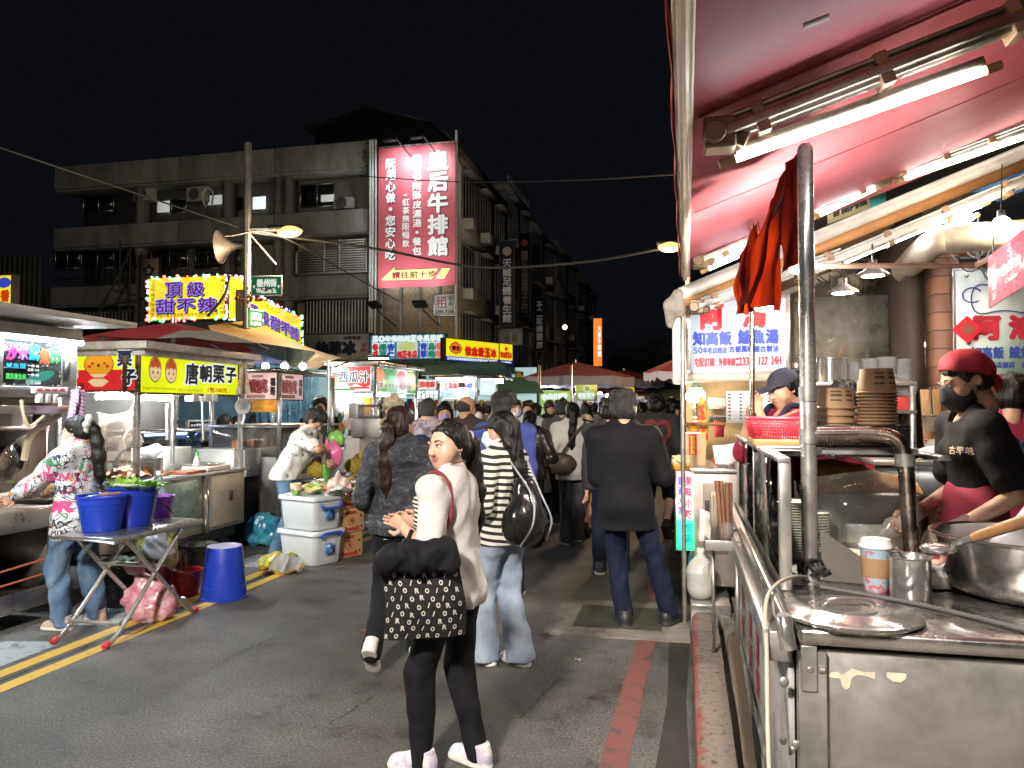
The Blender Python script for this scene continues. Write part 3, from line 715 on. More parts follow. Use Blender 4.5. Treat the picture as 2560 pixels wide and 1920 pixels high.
while y<5.55:
 L_=.92;y1=min(y+L_,5.6);h=.15+rnd.uniform(-.006,.006);w_=.20+rnd.uniform(-.008,.008)
 n=6
 prof=[(.03,-.02),(.030,h-.05),(.036,h-.02),(.052,h-.006),(.075,h),(w_,h),(w_,-.02)]
 V=[(px_,yy,pz)for yy in(y+.008,y1-.008)for px_,pz in prof];m=len(prof)
 mb.add(V,[(i,i+1,m+i+1,m+i)for i in range(m-1)]+[tuple(range(m-1,-1,-1)),tuple(range(m,2*m))]);y+=L_
struct('kerb',mb,KERB,smooth=30,at=(0,0,0))
mb=MB();mb.box(.245,9,-4,60,-.1,.115);struct('pavement',mb,CONC,smooth=0)
mb=MB();mb.box(-40,-6.6,-4,24,-.1,.11);struct('pavement_opposite',mb,CONC,smooth=0)
WALL=nm_('grimy_tile_wall',lambda N,L,oc,b:(bp_(N,L,ns(N,L,oc,30,4),b,.2),rp(N,L,ns(N,L,mp_(N,L,oc,(1,1,.35)),.9,8,.7),[(.3,(.11,.11,.10)),(.5,(.22,.22,.205)),(.7,(.31,.31,.29))]))[1],.85)
WALLD=mat('dark_wall',(.20,.19,.17),.85,var=.3,vs=1.5,bump=.2)
WINDK=mat('dark_window',(.012,.013,.015),.18,var=.2)
WLIT=lp_('lit_window',(.80,.92,1),.42);WLIT2=lp_('lit_window_dim',(.88,.95,.9),.16)
YB=29.8
Xr=PY(920,600,YB).x;Xl=PY(133,600,YB+.01).x
zf=lambda py,px=915:PY(px,py,YB).z
root=tg('apartment_block',(Xr-6,YB+1.2,0),'grey four storey apartment block with long concrete balconies on the far corner','building')
mb=MB();mb.box(Xl+.6,Xr-.05,YB+1.2,YB+12,0,zf(395));mb.build('wall',WALL,root,smooth=0)
bands=[(350,420),(520,583),(684,742)]
for i,(t,b_)in enumerate(bands):
 mb=MB();z1,z0=zf(t),zf(b_)
 n=3;xs=[Xl-.9*(i==2),Xl+(Xr-Xl)*.42,Xl+(Xr-Xl)*.72,Xr]
 for q in range(3):mb.box(xs[q]+.02,xs[q+1]-.02,YB+.02*q,YB+.14,z0+.1,z1-.02*(2-q))
 mb.box(Xl-.9*(i==2),Xr,YB+.14,YB+1.2,z0,z0+.14);mb.box(Xr-.14,Xr-.005,YB+.14,YB+1.2,z0+.14,z1-.06)
 if i==0:mb.box(Xl,Xr,YB+.14,YB+1.2,z1-.5,z1-.35)
 mb.build('balcony',WALL,root,smooth=0,bevel=.02)
mb=MB()
for px in(330,550,680,705):
 x=PY(px,600,YB).x;mb.box(x-.12,x+.12,YB+.3,YB+1.2,0,zf(350)-.05)
mb.build('column',WALLD,root,smooth=0)
def bwin(px0,px1,yt,yb,m,name='window',Y=YB+1.17,frame=True):
 f=fY(px0,px1,yt,yb,Y);mb=MB();mb.slab([f.o,f.o+f.r*f.w,f.o+f.r*f.w+f.u*f.h,f.o+f.u*f.h],.05);o=mb.build(name,m,root,smooth=0)
 if frame:
  mb=MB()
  for q in range(3 if f.w>1 else 2):
   x=f.o.x+f.w*q/(2 if f.w>1 else 1);mb.box(x-.03,x+.03,Y-.07,Y-.01,f.o.z,f.o.z+f.h)
  mb.box(f.o.x,f.o.x+f.w,Y-.065,Y-.01,f.o.z-.06,f.o.z);mb.box(f.o.x,f.o.x+f.w,Y-.065,Y-.01,f.o.z+f.h,f.o.z+f.h+.05)
  mb.build('window_frame',ALU,o,smooth=0)
 return o
bwin(393,428,503,532,WLIT2);bwin(430,466,500,530,WINDK);bwin(520,555,488,511,WLIT2,frame=False);bwin(631,668,492,524,WLIT)
bwin(210,285,487,528,WINDK);bwin(752,835,463,516,WINDK);bwin(588,618,495,525,WINDK)
for a_,b_ in((140,200),(205,285),(290,350),(380,470),(490,550),(560,600)):bwin(a_,b_,612,670,WINDK)
mb=MB()
for px in range(145,600,16):x=PY(px,640,YB+.05).x;mb.bar((x,YB+.05,zf(682)),(x,YB+.05,zf(600)),.03)
for zz in(610,640,665):mb.bar((Xl,YB+.05,zf(zz)),(PY(600,640,YB).x,YB+.05,zf(zz)),.03)
mb.build('window_grille',IRON,root,smooth=0)
LOUV=mat('louvre_grey',(.42,.42,.41),.6,var=.15)
mb=MB();x0=PY(742,640,YB).x
z0,z1=zf(674),zf(595)
for q in range(13):
 z=z0+(z1-z0)*q/13;xx=x0 if q<9 else x0+1.2
 mb.obox(((xx+Xr)/2,YB+.02,z+.05),(Xr-xx-.1,.10,.015),M=Mx.Rotation(R(-35),3,'X'))
 mb.obox((Xr+.02,YB+.65,z+.05),(.10,1.1,.015),M=Mx.Rotation(R(-35),3,'Y'))
for xx in(x0,x0+1.3,x0+2.0,Xr-.06):mb.box(xx-.03,xx+.03,YB-.06,YB+.06,z0-.05,z1 if xx>x0+.5 else z1-.45)
mb.box(x0,Xr,YB-.05,YB+.05,z0-.1,z0-.02)
mb.build('louvre_screen',LOUV,root,smooth=0)
mb=MB()
for px in list(range(768,918,8)):x=PY(px,790,YB).x;mb.box(x-.025,x+.025,YB-.02,YB+.03,zf(838),zf(748))
for px in list(range(100,330,9)):x=PY(px,790,YB).x;mb.box(x-.03,x+.03,YB-.02,YB+.03,zf(805),zf(758))
mb.build('louvre_screen',LOUV,root,smooth=0)
mb=MB();mb.box(PY(760,790,YB).x,Xr,YB+.1,YB+1.2,zf(838),zf(744));mb.build('shutter',mat('dark_shutter',(.04,.045,.045),.5,var=.2),root,smooth=0)
bwin(752,768,470,510,WINDK,frame=False)
mb=MB();mb.box(PY(805,480,YB+1.1).x,PY(836,480,YB+1.1).x,YB+1.0,YB+1.1,zf(479),zf(462));mb.build('window',WLIT2,root,smooth=0)
def aircon(px,py,Y,lab,w_=.85,h_=.62,face=True):
 p=PY(px,py,Y);rt=tg('air_conditioner',(p.x,Y,p.z),lab,'air conditioner','air conditioners on the buildings')
 mb=MB();mb.box(p.x-w_/2,p.x+w_/2,Y-.02,Y+.32,p.z-h_/2,p.z+h_/2);mb.build('casing',mat('aircon_cream',(.40,.39,.36),.6,var=.2),rt,smooth=0,bevel=.02)
 mb=MB();c=Ve((p.x-.1,Y-.022,p.z));mb.lathe(c,[(.0,.012),(.05,.012),(.24,.004),(.255,.02),(.27,.02),(.27,0)],24,axis=(0,-1,0));mb.build('fan_grille',mat('aircon_grille',(.09,.09,.09),.6),rt)
 mb=MB();mb.bar((p.x-w_*.3,Y+.3,p.z-h_/2-.03),(p.x-w_*.3,Y+.3+.4,p.z-h_/2-.03),.04);mb.bar((p.x-w_*.42,Y-.02,p.z-h_/2-.02),(p.x+w_*.42,Y-.02,p.z-h_/2-.02),.04);mb.build('bracket',IRON,rt,smooth=0)
 return rt
aircon(358,484,YB+.5,'grey air conditioner above a lit window, leftmost on the block',1.0,.68)
aircon(490,485,YB+.45,'pale air conditioner with round fan beside a white hose on the block',1.0,.68)
aircon(858,507,YB+.5,'small air conditioner behind the right end of the top balcony',.9,.5)
mb=MB();c=PY(515,490,YB+.4)
mb.tube(cv([c+Ve((.0,0,-.5)),c+Ve((-.2,0,0)),c+Ve((.05,0,.38)),c+Ve((.35,0,.1)),c+Ve((.3,0,-.4))],6),.045,8);mb.build('drain_hose',WHT,root)
f=fY(345,395,647,800,27.0)
root2=tg('vertical_signboard',(f.o.x,27,f.o.z),'unlit pale signboard with a dark five pointed emblem standing on scaffolding','sign')
def _l(mb,f):
 f.poly(mb,[(.5+(.36 if i%2==0 else.19)*math.cos(R(90+36*i)),.80+(.36 if i%2==0 else.19)*f.w/f.h*math.sin(R(90+36*i)))for i in range(10)],0,1)
 f.disc(mb,.5,.80,.12,.12*f.w/f.h,1,2);f.vtext(mb,'星光攝影',.28,.06,.42,.5,2,.01)
lb(root2,f,.15,mat('dull_cream_panel',(.30,.25,.19),.7,var=.2),IRON,None,None)
mb=MB();f.poly(mb,[(.5+(.36 if i%2==0 else.19)*math.cos(R(90+36*i)),.80+(.36 if i%2==0 else.19)*f.w/f.h*math.sin(R(90+36*i)))for i in range(10)],0,1);f.disc(mb,.5,.80,.12,.12*f.w/f.h,1,2)
for q in range(3):f.rect(mb,.3,.08+.15*q,.4,.11,2,1)
mb.build('emblem',[mat('ink_navy',(.015,.017,.03),.6),mat('ink_grey',(.35,.33,.3),.6),mat('ink_maroon',(.08,.02,.02),.6)],root2,smooth=0)
mb=MB();Y=26.6
P_=lambda a,b:PY(a,b,Y)
for a_,b_ in(((300,600),(300,830)),((325,610),(325,830)),((345,640),(345,840)),((230,800),(300,690)),((225,830),(330,620)),((250,770),(400,735)),((280,725),(345,740))):
 mb.tube([P_(*a_),P_(*b_)],.035,6)
mb.build('sign_scaffold',IRON,label='dark pipe scaffold holding the pale star signboard',cat='scaffold')
root=tg('roof_shed',tuple(PY(950,400,46))[:2]+(0,),'dark gabled sheet metal shed on the roof behind the red banner','roof shed')
mb=MB();A=[PY(px,py,44)for px,py in((760,318),(905,262),(1075,300),(1140,352))];base_z=zf(420)+2
mb.slab([A[0],(A[3].x,44,A[3].z),A[2],A[1]][::1],.01)if False else None
mb.grid(lambda u,v:(A[0]+(A[1]-A[0])*u if v<.5 else A[0]+(A[1]-A[0])*u+Ve((0,9,0))),1,1,th=.12);mb.grid(lambda u,v:(A[1]+(A[2]-A[1])*u)+Ve((0,9*v,0)),1,1,th=.12);mb.grid(lambda u,v:(A[2]+(A[3]-A[2])*u)+Ve((0,9*v,0)),1,1,th=.12)
mb.build('roof',mat('roof_metal_dark',(.14,.14,.13),.6,.2,var=.2),root,smooth=0)
mb=MB();mb.slab([Ve((A[0].x+.6,44.4,14)),Ve((A[3].x-.4,44.4,14)),Ve((A[3].x-.4,44.4,A[3].z-.2)),A[2]+Ve((0,.4,-.2)),A[1]+Ve((0,.4,-.25)),Ve((A[0].x+.6,44.4,A[0].z))],7);mb.build('wall',mat('shed_wall',(.05,.05,.05),.8),root,smooth=0)
YW=29.6
BRK=nm_('old_brick',lambda N,L,oc,b:(lambda br:(L.new(mp_(N,L,oc,(1,1,1),(R(90),0,0)),br.inputs['Vector']),br.inputs.__getitem__('Scale').__setattr__('default_value',5.5),br.inputs['Color1'].__setattr__('default_value',(.36,.29,.19,1)),br.inputs['Color2'].__setattr__('default_value',(.24,.17,.10,1)),br.inputs['Mortar'].__setattr__('default_value',(.12,.11,.10,1)),br.outputs[0])[-1])(N.new('ShaderNodeTexBrick')),.85)
f=fY(932,1143,372,860,YW)
root=tg('corner_building',(f.o.x,YW,0),'narrow brick corner building carrying a tall red restaurant banner','building')
mb=MB();mb.box(f.o.x,f.o.x+f.w,YW,YW+9,0,f.o.z+f.h);mb.build('wall',BRK,root,smooth=0)
mb=MB()
for px in(955,1003,1052,1100):x=PY(px,800,YW).x;mb.box(x-.06,x+.06,YW-.09,YW,0,zf(715))
mb.build('pilaster',mat('grey_batten',(.33,.33,.32),.6,.3),root,smooth=0)
mb=MB()
for px in(925,931,939):x=PY(px,500,YW-.2).x;mb.tube([(x,YW-.2,0),(x+.02,YW-.2,zf(560)),(x-.01,YW-.2,zf(360))],.05,8)
x=PY(1141,500,YW-.25).x;mb.tube([(x,YW-.25,0),(x,YW-.25,zf(355))],.06,8)
mb.build('drainpipe',mat('pvc_grey',(.46,.46,.44),.5),root)
f=fY(945,1138,364,717,YW-.35)
ban=tg('banner',(f.o.x,YW-.35,f.o.z),'tall red banner with white characters and a pale green arrow, lit from above','banner')
BANR=mat('banner_red',S(178,84,94),.5,var=.04,bump=.06,bs=3)
mb=MB();mb.grid(lambda u,v:f.o+f.r*(u*f.w)+f.u*(v*f.h)+f.nn*(.010*math.sin(u*19+v*3)*(1 if 0<v<1 else.3)),40,60,th=.01);mb.build('cloth',BANR,ban)
mb=MB();f.lift=.016
def shadowed(st,x,y,wd,ht,b):
 f.vtext(mb,st,x+.012,y-.004,wd,ht,1,b,1);f.vtext(mb,st,x,y,wd,ht,0,b,2)
shadowed('皇后牛排館',.655,.215,.245,.755,.035);shadowed('阮用心做・您安心吃',.10,.20,.125,.73,.015)
f.vtext(mb,'點套餐附酥皮濃湯・餐包',.455,.225,.11,.72,0,.008);f.vtext(mb,'紅茶無限暢飲',.32,.285,.09,.35,0,.006)
f.text(mb,'(',.33,.645,.07,.016,0);
f.poly(mb,[(.05,.062),(.24,.145),(.22,.125),(.95,.125),(.83,.052),(.22,.052)][0:1]+[(.22,.145),(.215,.122),(.78,.122),(.70,.050),(.06,.055)],2,1);f.poly(mb,[(.83,.122),(.94,.122),(.86,.050),(.75,.050)],2,1)
f.htext(mb,'請往前十步',.19,.062,.58,.048,3,.012,2)
mb.build('lettering',[mat('banner_white',(.80,.80,.80),.55,var=.02),mat('banner_shadow',(.06,.05,.06),.6,var=0),mat('banner_green',S(198,226,130),.55,var=0),mat('banner_maroon',S(120,25,40),.55,var=0)],ban,smooth=0)
mb=MB();a=f.o+f.u*f.h;mb.tube([a+Ve((-.1,0,.05)),a+f.r*f.w+Ve((.1,0,.05))],.035,6)
for t in np.arange(0,1.01,.1):mb.tube([a+f.r*f.w*t,a+f.r*f.w*t+Ve((0,-.02,.06))],.012,5)
mb.build('top_rail',ALU,ban)
def floodlight(px,py,Y,tgt,lab,power,size=.5,up=True):
 p=PY(px,py,Y);rt=tg('floodlight',p,lab,'floodlight','floodlights aimed at the banner');d=(Ve(tgt)-p).normalized()
 q=d.to_track_quat('-Z','Y').to_matrix()
 mb=MB();mb.obox(p,(size,size*.7,.14),M=q);mb.build('housing',BLK,rt,smooth=0,bevel=.02)
 mb=MB();mb.obox(p+d*.072,(size*.88,size*.58,.006),M=q);mb.build('lamp_glass',lp_('flood_lens',(.9,.96,1),6),rt,smooth=0)
 mb=MB();mb.tube(cv([p,p+Ve((.15,.2,-.3 if not up else.05)),Ve((p.x+.3,YW-.05,p.z-.7 if not up else p.z-.3))],5),.025,6);mb.build('bracket',IRON,rt)
 l=bpy.data.lights.new('flood','SPOT');l.energy=power;l.spot_size=R(105);l.spot_blend=.8;l.shadow_soft_size=.15;l.color=(.93,.97,1)
 lo=bpy.data.objects.new('flood_beam',l);COL.objects.link(lo);lo.parent=rt;lo.location=d*.12;lo.rotation_euler=d.to_track_quat('-Z','Y').to_euler()
ctr=f.o+f.r*f.w*.5+f.u*f.h*.62
floodlight(975,345,YW-1.9,f.o+f.r*f.w*.3+f.u*f.h*.80,'floodlight on an arm above the left half of the red banner',130)
floodlight(1043,338,YW-1.9,f.o+f.r*f.w*.7+f.u*f.h*.80,'floodlight on an arm above the right half of the red banner',130)
floodlight(936,762,YW-1.6,f.o+f.r*f.w*.3+f.u*f.h*.30,'black floodlight under the left bottom corner of the red banner',130,.55,False)
floodlight(1050,760,YW-1.6,f.o+f.r*f.w*.7+f.u*f.h*.30,'black floodlight below the middle of the red banner',130,.55,False)
f=fY(1086,1136,738,788,YW-.12);rt=tg('rental_sign',f.o,'faded white rental notice with red and green characters under the banner','sign')
lb(rt,f,.03,mat('notice_white',(.62,.64,.62),.6,var=.2),ALU,lambda mb,f:(f.text(mb,'租',.08,.36,.55,.58,0,.01),f.vtext(mb,'套房',.70,.45,.22,.5,1,.006),f.text(mb,'2306-7164',.05,.10,.9,.17,2,.004)),[mat('ink_faded_red',(.30,.10,.12),.6),mat('ink_faded_green',(.05,.18,.12),.6),mat('ink_black',(.02,.02,.02),.6)])
mb=MB();c=PY(921,390,YB-.1);r2=random.Random(4)
for i in range(160):
 p=c+Ve((r2 .gauss(0,.16),r2 .gauss(0,.15),r2 .gauss(-.1,.35)));a_=r2 .random()*6.3;u=Ve((math.cos(a_),math.sin(a_),r2 .uniform(-.6,.6)))*.09;v=Ve((-math.sin(a_),math.cos(a_),r2 .uniform(-.5,.5)))*.035
 mb.add([p-u,p+v,p+u,p-v],[(0,1,2,3)])
mb.tube([c+Ve((0,.1,-.7)),c+Ve((.02,0,.2))],.015,5);mb.build('wall_plant',mat('leaf_green',(.05,.13,.03),.6,var=.4),label='small green plant growing from the wall beside the red banner',cat='plant')
XS=PY(1143,600,YW).x
def yat(px,X=XS):return PX(px,800,X).y
def rowhouse(px0,px1,pyt,lab,wallm,wins,dz=0,X=XS,extra=None):
 y0,y1=yat(px0,X),yat(px1,X);z=PX((px0+px1)/2,pyt,X).z
 rt=tg('row_building',(X,(y0+y1)/2,0),lab,'building');mb=MB();mb.box(X-2.9,X,y0+.1,y1-.01,0,z);mb.box(X-2.9,X+.12,y0+.05,y1-.05,z,z+.25);mb.build('wall',wallm,rt,smooth=0)
 r=random.Random(px0)
 nfl=4
 for fl in range(1,nfl):
  zz=z*(fl/nfl)+.25
  for q in range(wins):
   ya=y0+(y1-y0)*(q+.16)/wins;yb=y0+(y1-y0)*(q+.82)/wins
   mb=MB();mb.box(X-.02,X+.05,ya,yb,zz+.5,zz+z/nfl*.78);o=mb.build('window',WINDK,rt,smooth=0)
   mb=MB()
   for yy in np.linspace(ya,yb,5):mb.box(X+.05,X+.10,yy-.03,yy+.03,zz+.45,zz+z/nfl*.80)
   mb.box(X+.04,X+.45,ya-.1,yb+.1,zz+z/nfl*.80,zz+z/nfl*.80+.07);mb.box(X+.04,X+.10,ya,yb,zz+.42,zz+.5);mb.build('window_frame',mat('frame_grey',(.2,.2,.2),.6),o,smooth=0)
   if r.random()<.5:
    mb=MB();mb.box(X+.05,X+.5,ya+.1,ya+.8,zz+.0,zz+.45);mb.build('window_air_conditioner',mat('aircon_cream',(.4,.39,.36),.6),rt,smooth=0,bevel=.02)
 if extra:extra(rt,y0,y1,z)
 return rt
def railing(rt,y0,y1,z):
 mb=MB()
 for yy in np.linspace(y0+.3,y1-.3,14):mb.bar((XS+.05,yy,z+.2),(XS+.05,yy,z+1.3),.05)
 for zz in(.6,.95,1.3):mb.bar((XS+.05,y0+.3,z+zz),(XS+.05,y1-.3,z+zz),.05)
 mb.build('roof_railing',ALU,rt,smooth=0)
W1=mat('row_wall_brown',(.20,.165,.13),.85,var=.3,vs=1.2,bump=.2);W2=mat('row_wall_grey',(.24,.24,.245),.85,var=.3,vs=1.2,bump=.2);W3=mat('row_wall_pale',(.30,.30,.31),.85,var=.25,vs=1.2)
rowhouse(1144,1262,465,'dark brown row building next to the red banner, nearest down the street',W1,3)
rowhouse(1263,1322,505,'grey row building with a roof railing behind the dark blue vertical sign',W2,2,extra=railing)
rowhouse(1323,1385,590,'lower grey row building with a sloping metal roof, third down the street',W3,2)
rowhouse(1386,1440,640,'pale row building with dark windows, fourth down the street',W2,2)
rowhouse(1441,1490,715,'farthest dim row building at the end of the left side',W1,2)
def vsign(px0,px1,yt,yb,Y,txt,lab,panel,inkm,emb=None,size=(.25,.6)):
 f=fY(px0,px1,yt,yb,Y);rt=tg('vertical_signboard',f.o,lab,'sign','vertical signs on the row buildings')
 def L_(mb,f):
  f.vtext(mb,txt,.2,.04,.6,.76 if emb else.92,0,.012)
  if emb:f.disc(mb,.5,.88,.32,.32*f.w/f.h,1,1)
 lb(rt,f,.3,panel,IRON,L_,[inkm,emb or inkm],frame=.05);return rt
INKW=mat('dim_white_ink',(.55,.56,.60),.6,var=.1);
vsign(1250,1285,603,814,33,'天誠足體養生館','dark blue vertical sign with white characters and a round pink emblem',mat('sign_navy',(.03,.035,.06),.5),INKW,mat('emblem_pink',(.35,.24,.24),.6))
vsign(1298,1325,582,790,37,'一品堂菓子行','black vertical sign with faint red disc and dim characters',mat('sign_black',(.012,.012,.014),.5),mat('dim_brown_ink',(.12,.10,.07),.6),mat('emblem_red',(.22,.03,.02),.6))
vsign(1336,1362,746,876,42,'不二家婦嬰房','narrow dark sign with pale characters in the middle of the row',mat('sign_black',(.012,.012,.014),.5),INKW)
f=fY(1248,1306,822,862,32.5);rt=tg('foot_massage_sign',f.o,'unlit pale sign showing two footprints below the dark blue vertical sign','sign')
lb(rt,f,.2,mat('dull_grey_panel',(.22,.22,.22),.6),IRON,lambda mb,f:(f.disc(mb,.33,.42,.13,.3,0,1),f.disc(mb,.67,.42,.13,.3,0,1)),[mat('foot_brown',(.10,.07,.06),.6)])
f=fY(1484,1505,796,915,52);rt=tg('lit_vertical_sign',f.o,'glowing orange vertical sign with white characters far down the street','sign')
lb(rt,f,.4,gw('sign_orange',(250,140,50),1.0),IRON,lambda mb,f:(f.vtext(mb,'大東牛排館',.5,.2,.42,.66,0,.012),),[gw('ink_white_lit',(255,240,225),1.1)])
mb=MB();p=PY(1412,818,50);mb.ball(p,.17,12,8);mb.build('wall_lamp',lp_('dim_yellow_lamp',(1,.9,.5),1.5),label='small round yellow wall lamp on a dark row building',cat='lamp')
def tree(px,d,H,cr,lab,seed):
 p=GD(px,d);rt=tg('tree',p,lab,'tree','dark trees at the end of the street');r=random.Random(seed)
 mb=MB();mb.tube([p,p+Ve((.1,0,H*.3)),p+Ve((.0,.1,H*.6))],[.28,.2,.1],8)
 for q in range(6):
  a=q*1.05;mb.tube([p+Ve((0,0,H*.35+q*.2)),p+Ve((cr*.5*math.cos(a),cr*.5*math.sin(a),H*.6+r.random()))],[.1,.03],6)
 mb.build('trunk',mat('bark',(.05,.04,.03),.9,var=.4),rt)
 V=[];
 cl=[(r.uniform(-1,1)*cr*.8,r.uniform(-1,1)*cr*.8,H*.62+r.uniform(-.3,.38)*H*.8)for _ in range(26)]
 for c in cl:
  for _ in range(110):
   q=Ve((r.gauss(0,cr*.2),r.gauss(0,cr*.2),r.gauss(0,cr*.17)))+Ve(c)+p;u=Ve((r.gauss(0,1),r.gauss(0,1),r.gauss(0,.6))).normalized()*.13;v=Ve((r.gauss(0,1),r.gauss(0,1),r.gauss(0,.6))).normalized()*.06;V+=[q-u,q+v,q+u,q-v]
 mb=MB();mb.add(V,np.arange(len(V)).reshape(-1,4));mb.build('crown',mat('dark_foliage',(.03,.05,.022),.7,var=.5),rt,smooth=0)
tree(1590,62,7.5,2.6,'dark leafy tree at the far end, left of the awning',1);tree(1655,55,7.0,2.4,'dark leafy tree half hidden behind the red awning edge',2);tree(1540,75,7,2.6,'farthest dark tree beside the orange sign',3)
CT=.90
def _panel(N,L,oc,b):
 n=ns(N,L,oc,2.2,8,.7);n2=ns(N,L,mp_(N,L,oc,(30,30,1.2)),4,3);n3=ns(N,L,oc,3.2,2,.4)
 m=N.new('ShaderNodeMapRange');m.inputs[1].default_value=.3;m.inputs[2].default_value=.7;m.inputs[3].default_value=.30;m.inputs[4].default_value=.52;L.new(n,m.inputs[0]);L.new(m.outputs[0],b.inputs['Roughness'])
 ad=N.new('ShaderNodeMath');ad.operation='MULTIPLY_ADD';ad.inputs[1].default_value=.02;L.new(n2,ad.inputs[0]);L.new(n3,ad.inputs[2]);bp_(N,L,ad.outputs[0],b,.22,.05)
 return rp(N,L,n,[(.3,(.24,.22,.19)),(.45,(.40,.385,.355)),(.7,(.50,.49,.465))])
PANEL=nm_('worn_steel_panel',_panel,.4,.92)
ct=tg('food_counter',(1.3,2.85,0),'wide worn stainless steel counter in the right foreground with peeled stickers','counter')
mb=MB();mb.box(.40,2.6,2.63,3.2,.10,CT-.075);mb.build('body',PANEL,ct,smooth=0,bevel=.006)
mb=MB();mb.box(.345,2.62,2.585,3.22,CT-.055,CT);mb.build('worktop',mat('worktop_steel',(.50,.485,.46),.24,.95,var=.22,vs=7,bump=.06,bs=22,rv=.12),ct,smooth=0,bevel=.014)
mb=MB();mb.box(.345,.43,2.60,2.66,.06,CT-.076);mb.box(.352,.40,2.59,2.63,CT-.20,CT-.056);mb.cyl((.378,2.585,CT-.13),(.378,2.60,CT-.13),.010,n=10);mb.cyl((.405,2.60,CT-.13),(.425,2.60,CT-.13),.012,n=10);mb.build('corner_post',STEELD,ct,smooth=30,bevel=.003)
mb=MB();r2=random.Random(5)
def patch(x0,x1,z0,z1,pts):mb.add([(x0+(x1-x0)*a,2.6265,z0+(z1-z0)*b)for a,b in pts],[tuple(range(len(pts)))])
p0=PY(2070,1705,2.63);p1=PY(2188,1675,2.63);patch(p0 .x,p1 .x,p0 .z,p1 .z,[(0,.35),(.06,.65),(.2,.75),(.3,.55),(.42,.8),(.5,1),(.75,.85),(1,.9),(.98,.4),(.8,.6),(.62,.62),(.5,.35),(.46,-.2),(.38,-.4),(.3,-.2),(.26,.3),(.12,.3)])
p0=PY(2216,1703,2.63);p1=PY(2266,1683,2.63);patch(p0 .x,p1 .x,p0 .z,p1 .z,[(0,1),(.02,.45),(.3,.05),(.7,0),(.98,.45),(1,1)])
mb.build('sticker_remains',mat('paper_residue',(.62,.54,.40),.85,var=.2,vs=30),ct,smooth=0)
mb=MB()
for px,py,r_ in((1960,1705,.016),(1958,1852,.012),(1990,1862,.014),(1983,1873,.01),(2066,1866,.011),(2026,1880,.008)):
 c=PY(px,py,2.628);mb.ball(c,(r_,.006,r_*1.1),14,8)
mb.build('dent',PANEL,ct)
rl=tg('cart_side',(.33,4.2,0),'long steel cart side with round rail, gutter and white panel bearing red characters','cart side')
mb=MB();mb.tube([(.30,2.58,.925),(.30,4.3,.93),(.30,5.5,.94)],.026,14);mb.tube([(.30,2.58,.925),(.30,2.56,.90),(.31,2.56,.84)],.026,12);mb.build('rail',STEELP,rl)
mb=MB();mb.box(.262,.335,2.66,5.6,.765,.865);mb.box(.24,.262,2.66,5.6,.80,.875);mb.build('gutter',STEELD,rl,smooth=0,bevel=.004)
mb=MB();mb.box(.325,.345,2.70,5.6,.16,.764);mb.build('side_panel',mat('side_panel_white',(.46,.46,.45),.3,.2,var=.25,vs=4),rl,smooth=0,bevel=.003)
f=Face((.3245,5.5,.2),(0,-2.7,0),(0,0,.54),.002);mb=MB();f.vtext(mb,'魚湯飯',.60,.05,.05,.9,0,.008);f.vtext(mb,'知高飯',.45,.05,.05,.9,0,.008);f.vtext(mb,'古早味',.25,.05,.05,.9,0,.008);mb.build('lettering',mat('ink_red_faded',(.34,.05,.05),.6,var=.3),rl,smooth=0)
mb=MB();mb.box(.305,.325,2.66,5.6,.13,.16);mb.build('panel_edge',STEELD,rl,smooth=0)
mb=MB();mb.box(.40,1.02,3.23,5.75,.1,CT-.06);mb.box(.40,1.02,3.23,5.75,CT-.055,CT-.012);mb.build('body',STEELD,rl,smooth=0,bevel=.004)
mb=MB();pts=cv([(.225,4.05,.42),(.235,3.6,.30),(.24,3.2,.17),(.245,2.6,.145),(.25,1.8,.145),(.25,1.0,.145)],8);mb.tube(pts,.026,12)
def _braid(N,L,oc,b):
 w1=N.new('ShaderNodeTexWave');w1 .inputs['Scale'].default_value=60;w1 .bands_direction='Y';w1 .inputs['Distortion'].default_value=2;L.new(oc,w1 .inputs['Vector']);bp_(N,L,w1 .outputs['Fac'],b,1,.01)
 return rp(N,L,w1 .outputs['Fac'],[(.2,(.08,.06,.04)),(.7,(.42,.34,.26))])
mb.build('braided_hose',nm_('braided_metal',_braid,.4,.7),label='braided metal gas hose lying along the kerb beside the steel cart',cat='hose')
mb=MB();pts=cv([PX(1852,1620,.30),PX(1848,1560,.29)]+[(.27,2.6,.80),(.275,2.66,.93),(.34,2.9,.96),(.44,3.2,.93),(.49,3.3,.91)][2:],6)
pts=cv([(.235,2.35,.30),(.235,2.45,.60),(.25,2.62,.80),(.262,2.75,.935),(.32,2.92,.965),(.40,3.10,.955),(.47,3.29,.915)],8);mb.tube(pts,.007,8);mb.build('power_cable',mat('cable_beige',(.50,.45,.36),.5,var=.2),label='beige cable looping over the rail at the counter corner',cat='cable')
mb=MB();mb.tube(cv([(.50,3.15,.91),(.80,2.95,.908),(1.02,2.67,.912),(1.06,2.575,.90),(1.08,2.565,.80),(1.16,2.56,.62),(1.24,2.555,.40),(1.30,2.55,.12)],8),.008,8);mb.build('power_cable',mat('cable_grey',(.10,.10,.095),.5,var=.2),label='dark grey cable running across the worktop and down the counter front',cat='cable')
gc=tg('glass_case',(.69,4.4,CT),'long steel framed glass food case standing on the cart','display case')
X0,X1,Y0,Y1,ZT=.37,1.0,3.12,5.72,1.41
mb=MB()
for x,y,w_ in((X0,Y0,.045),(X0,Y1,.035),(X1,Y1,.03),(X0,4.45,.02)):BX('post',STEEL,gc,(x-w_/2,x+w_/2,y-w_/2,y+w_/2,CT,ZT-.02),bevel=.004)
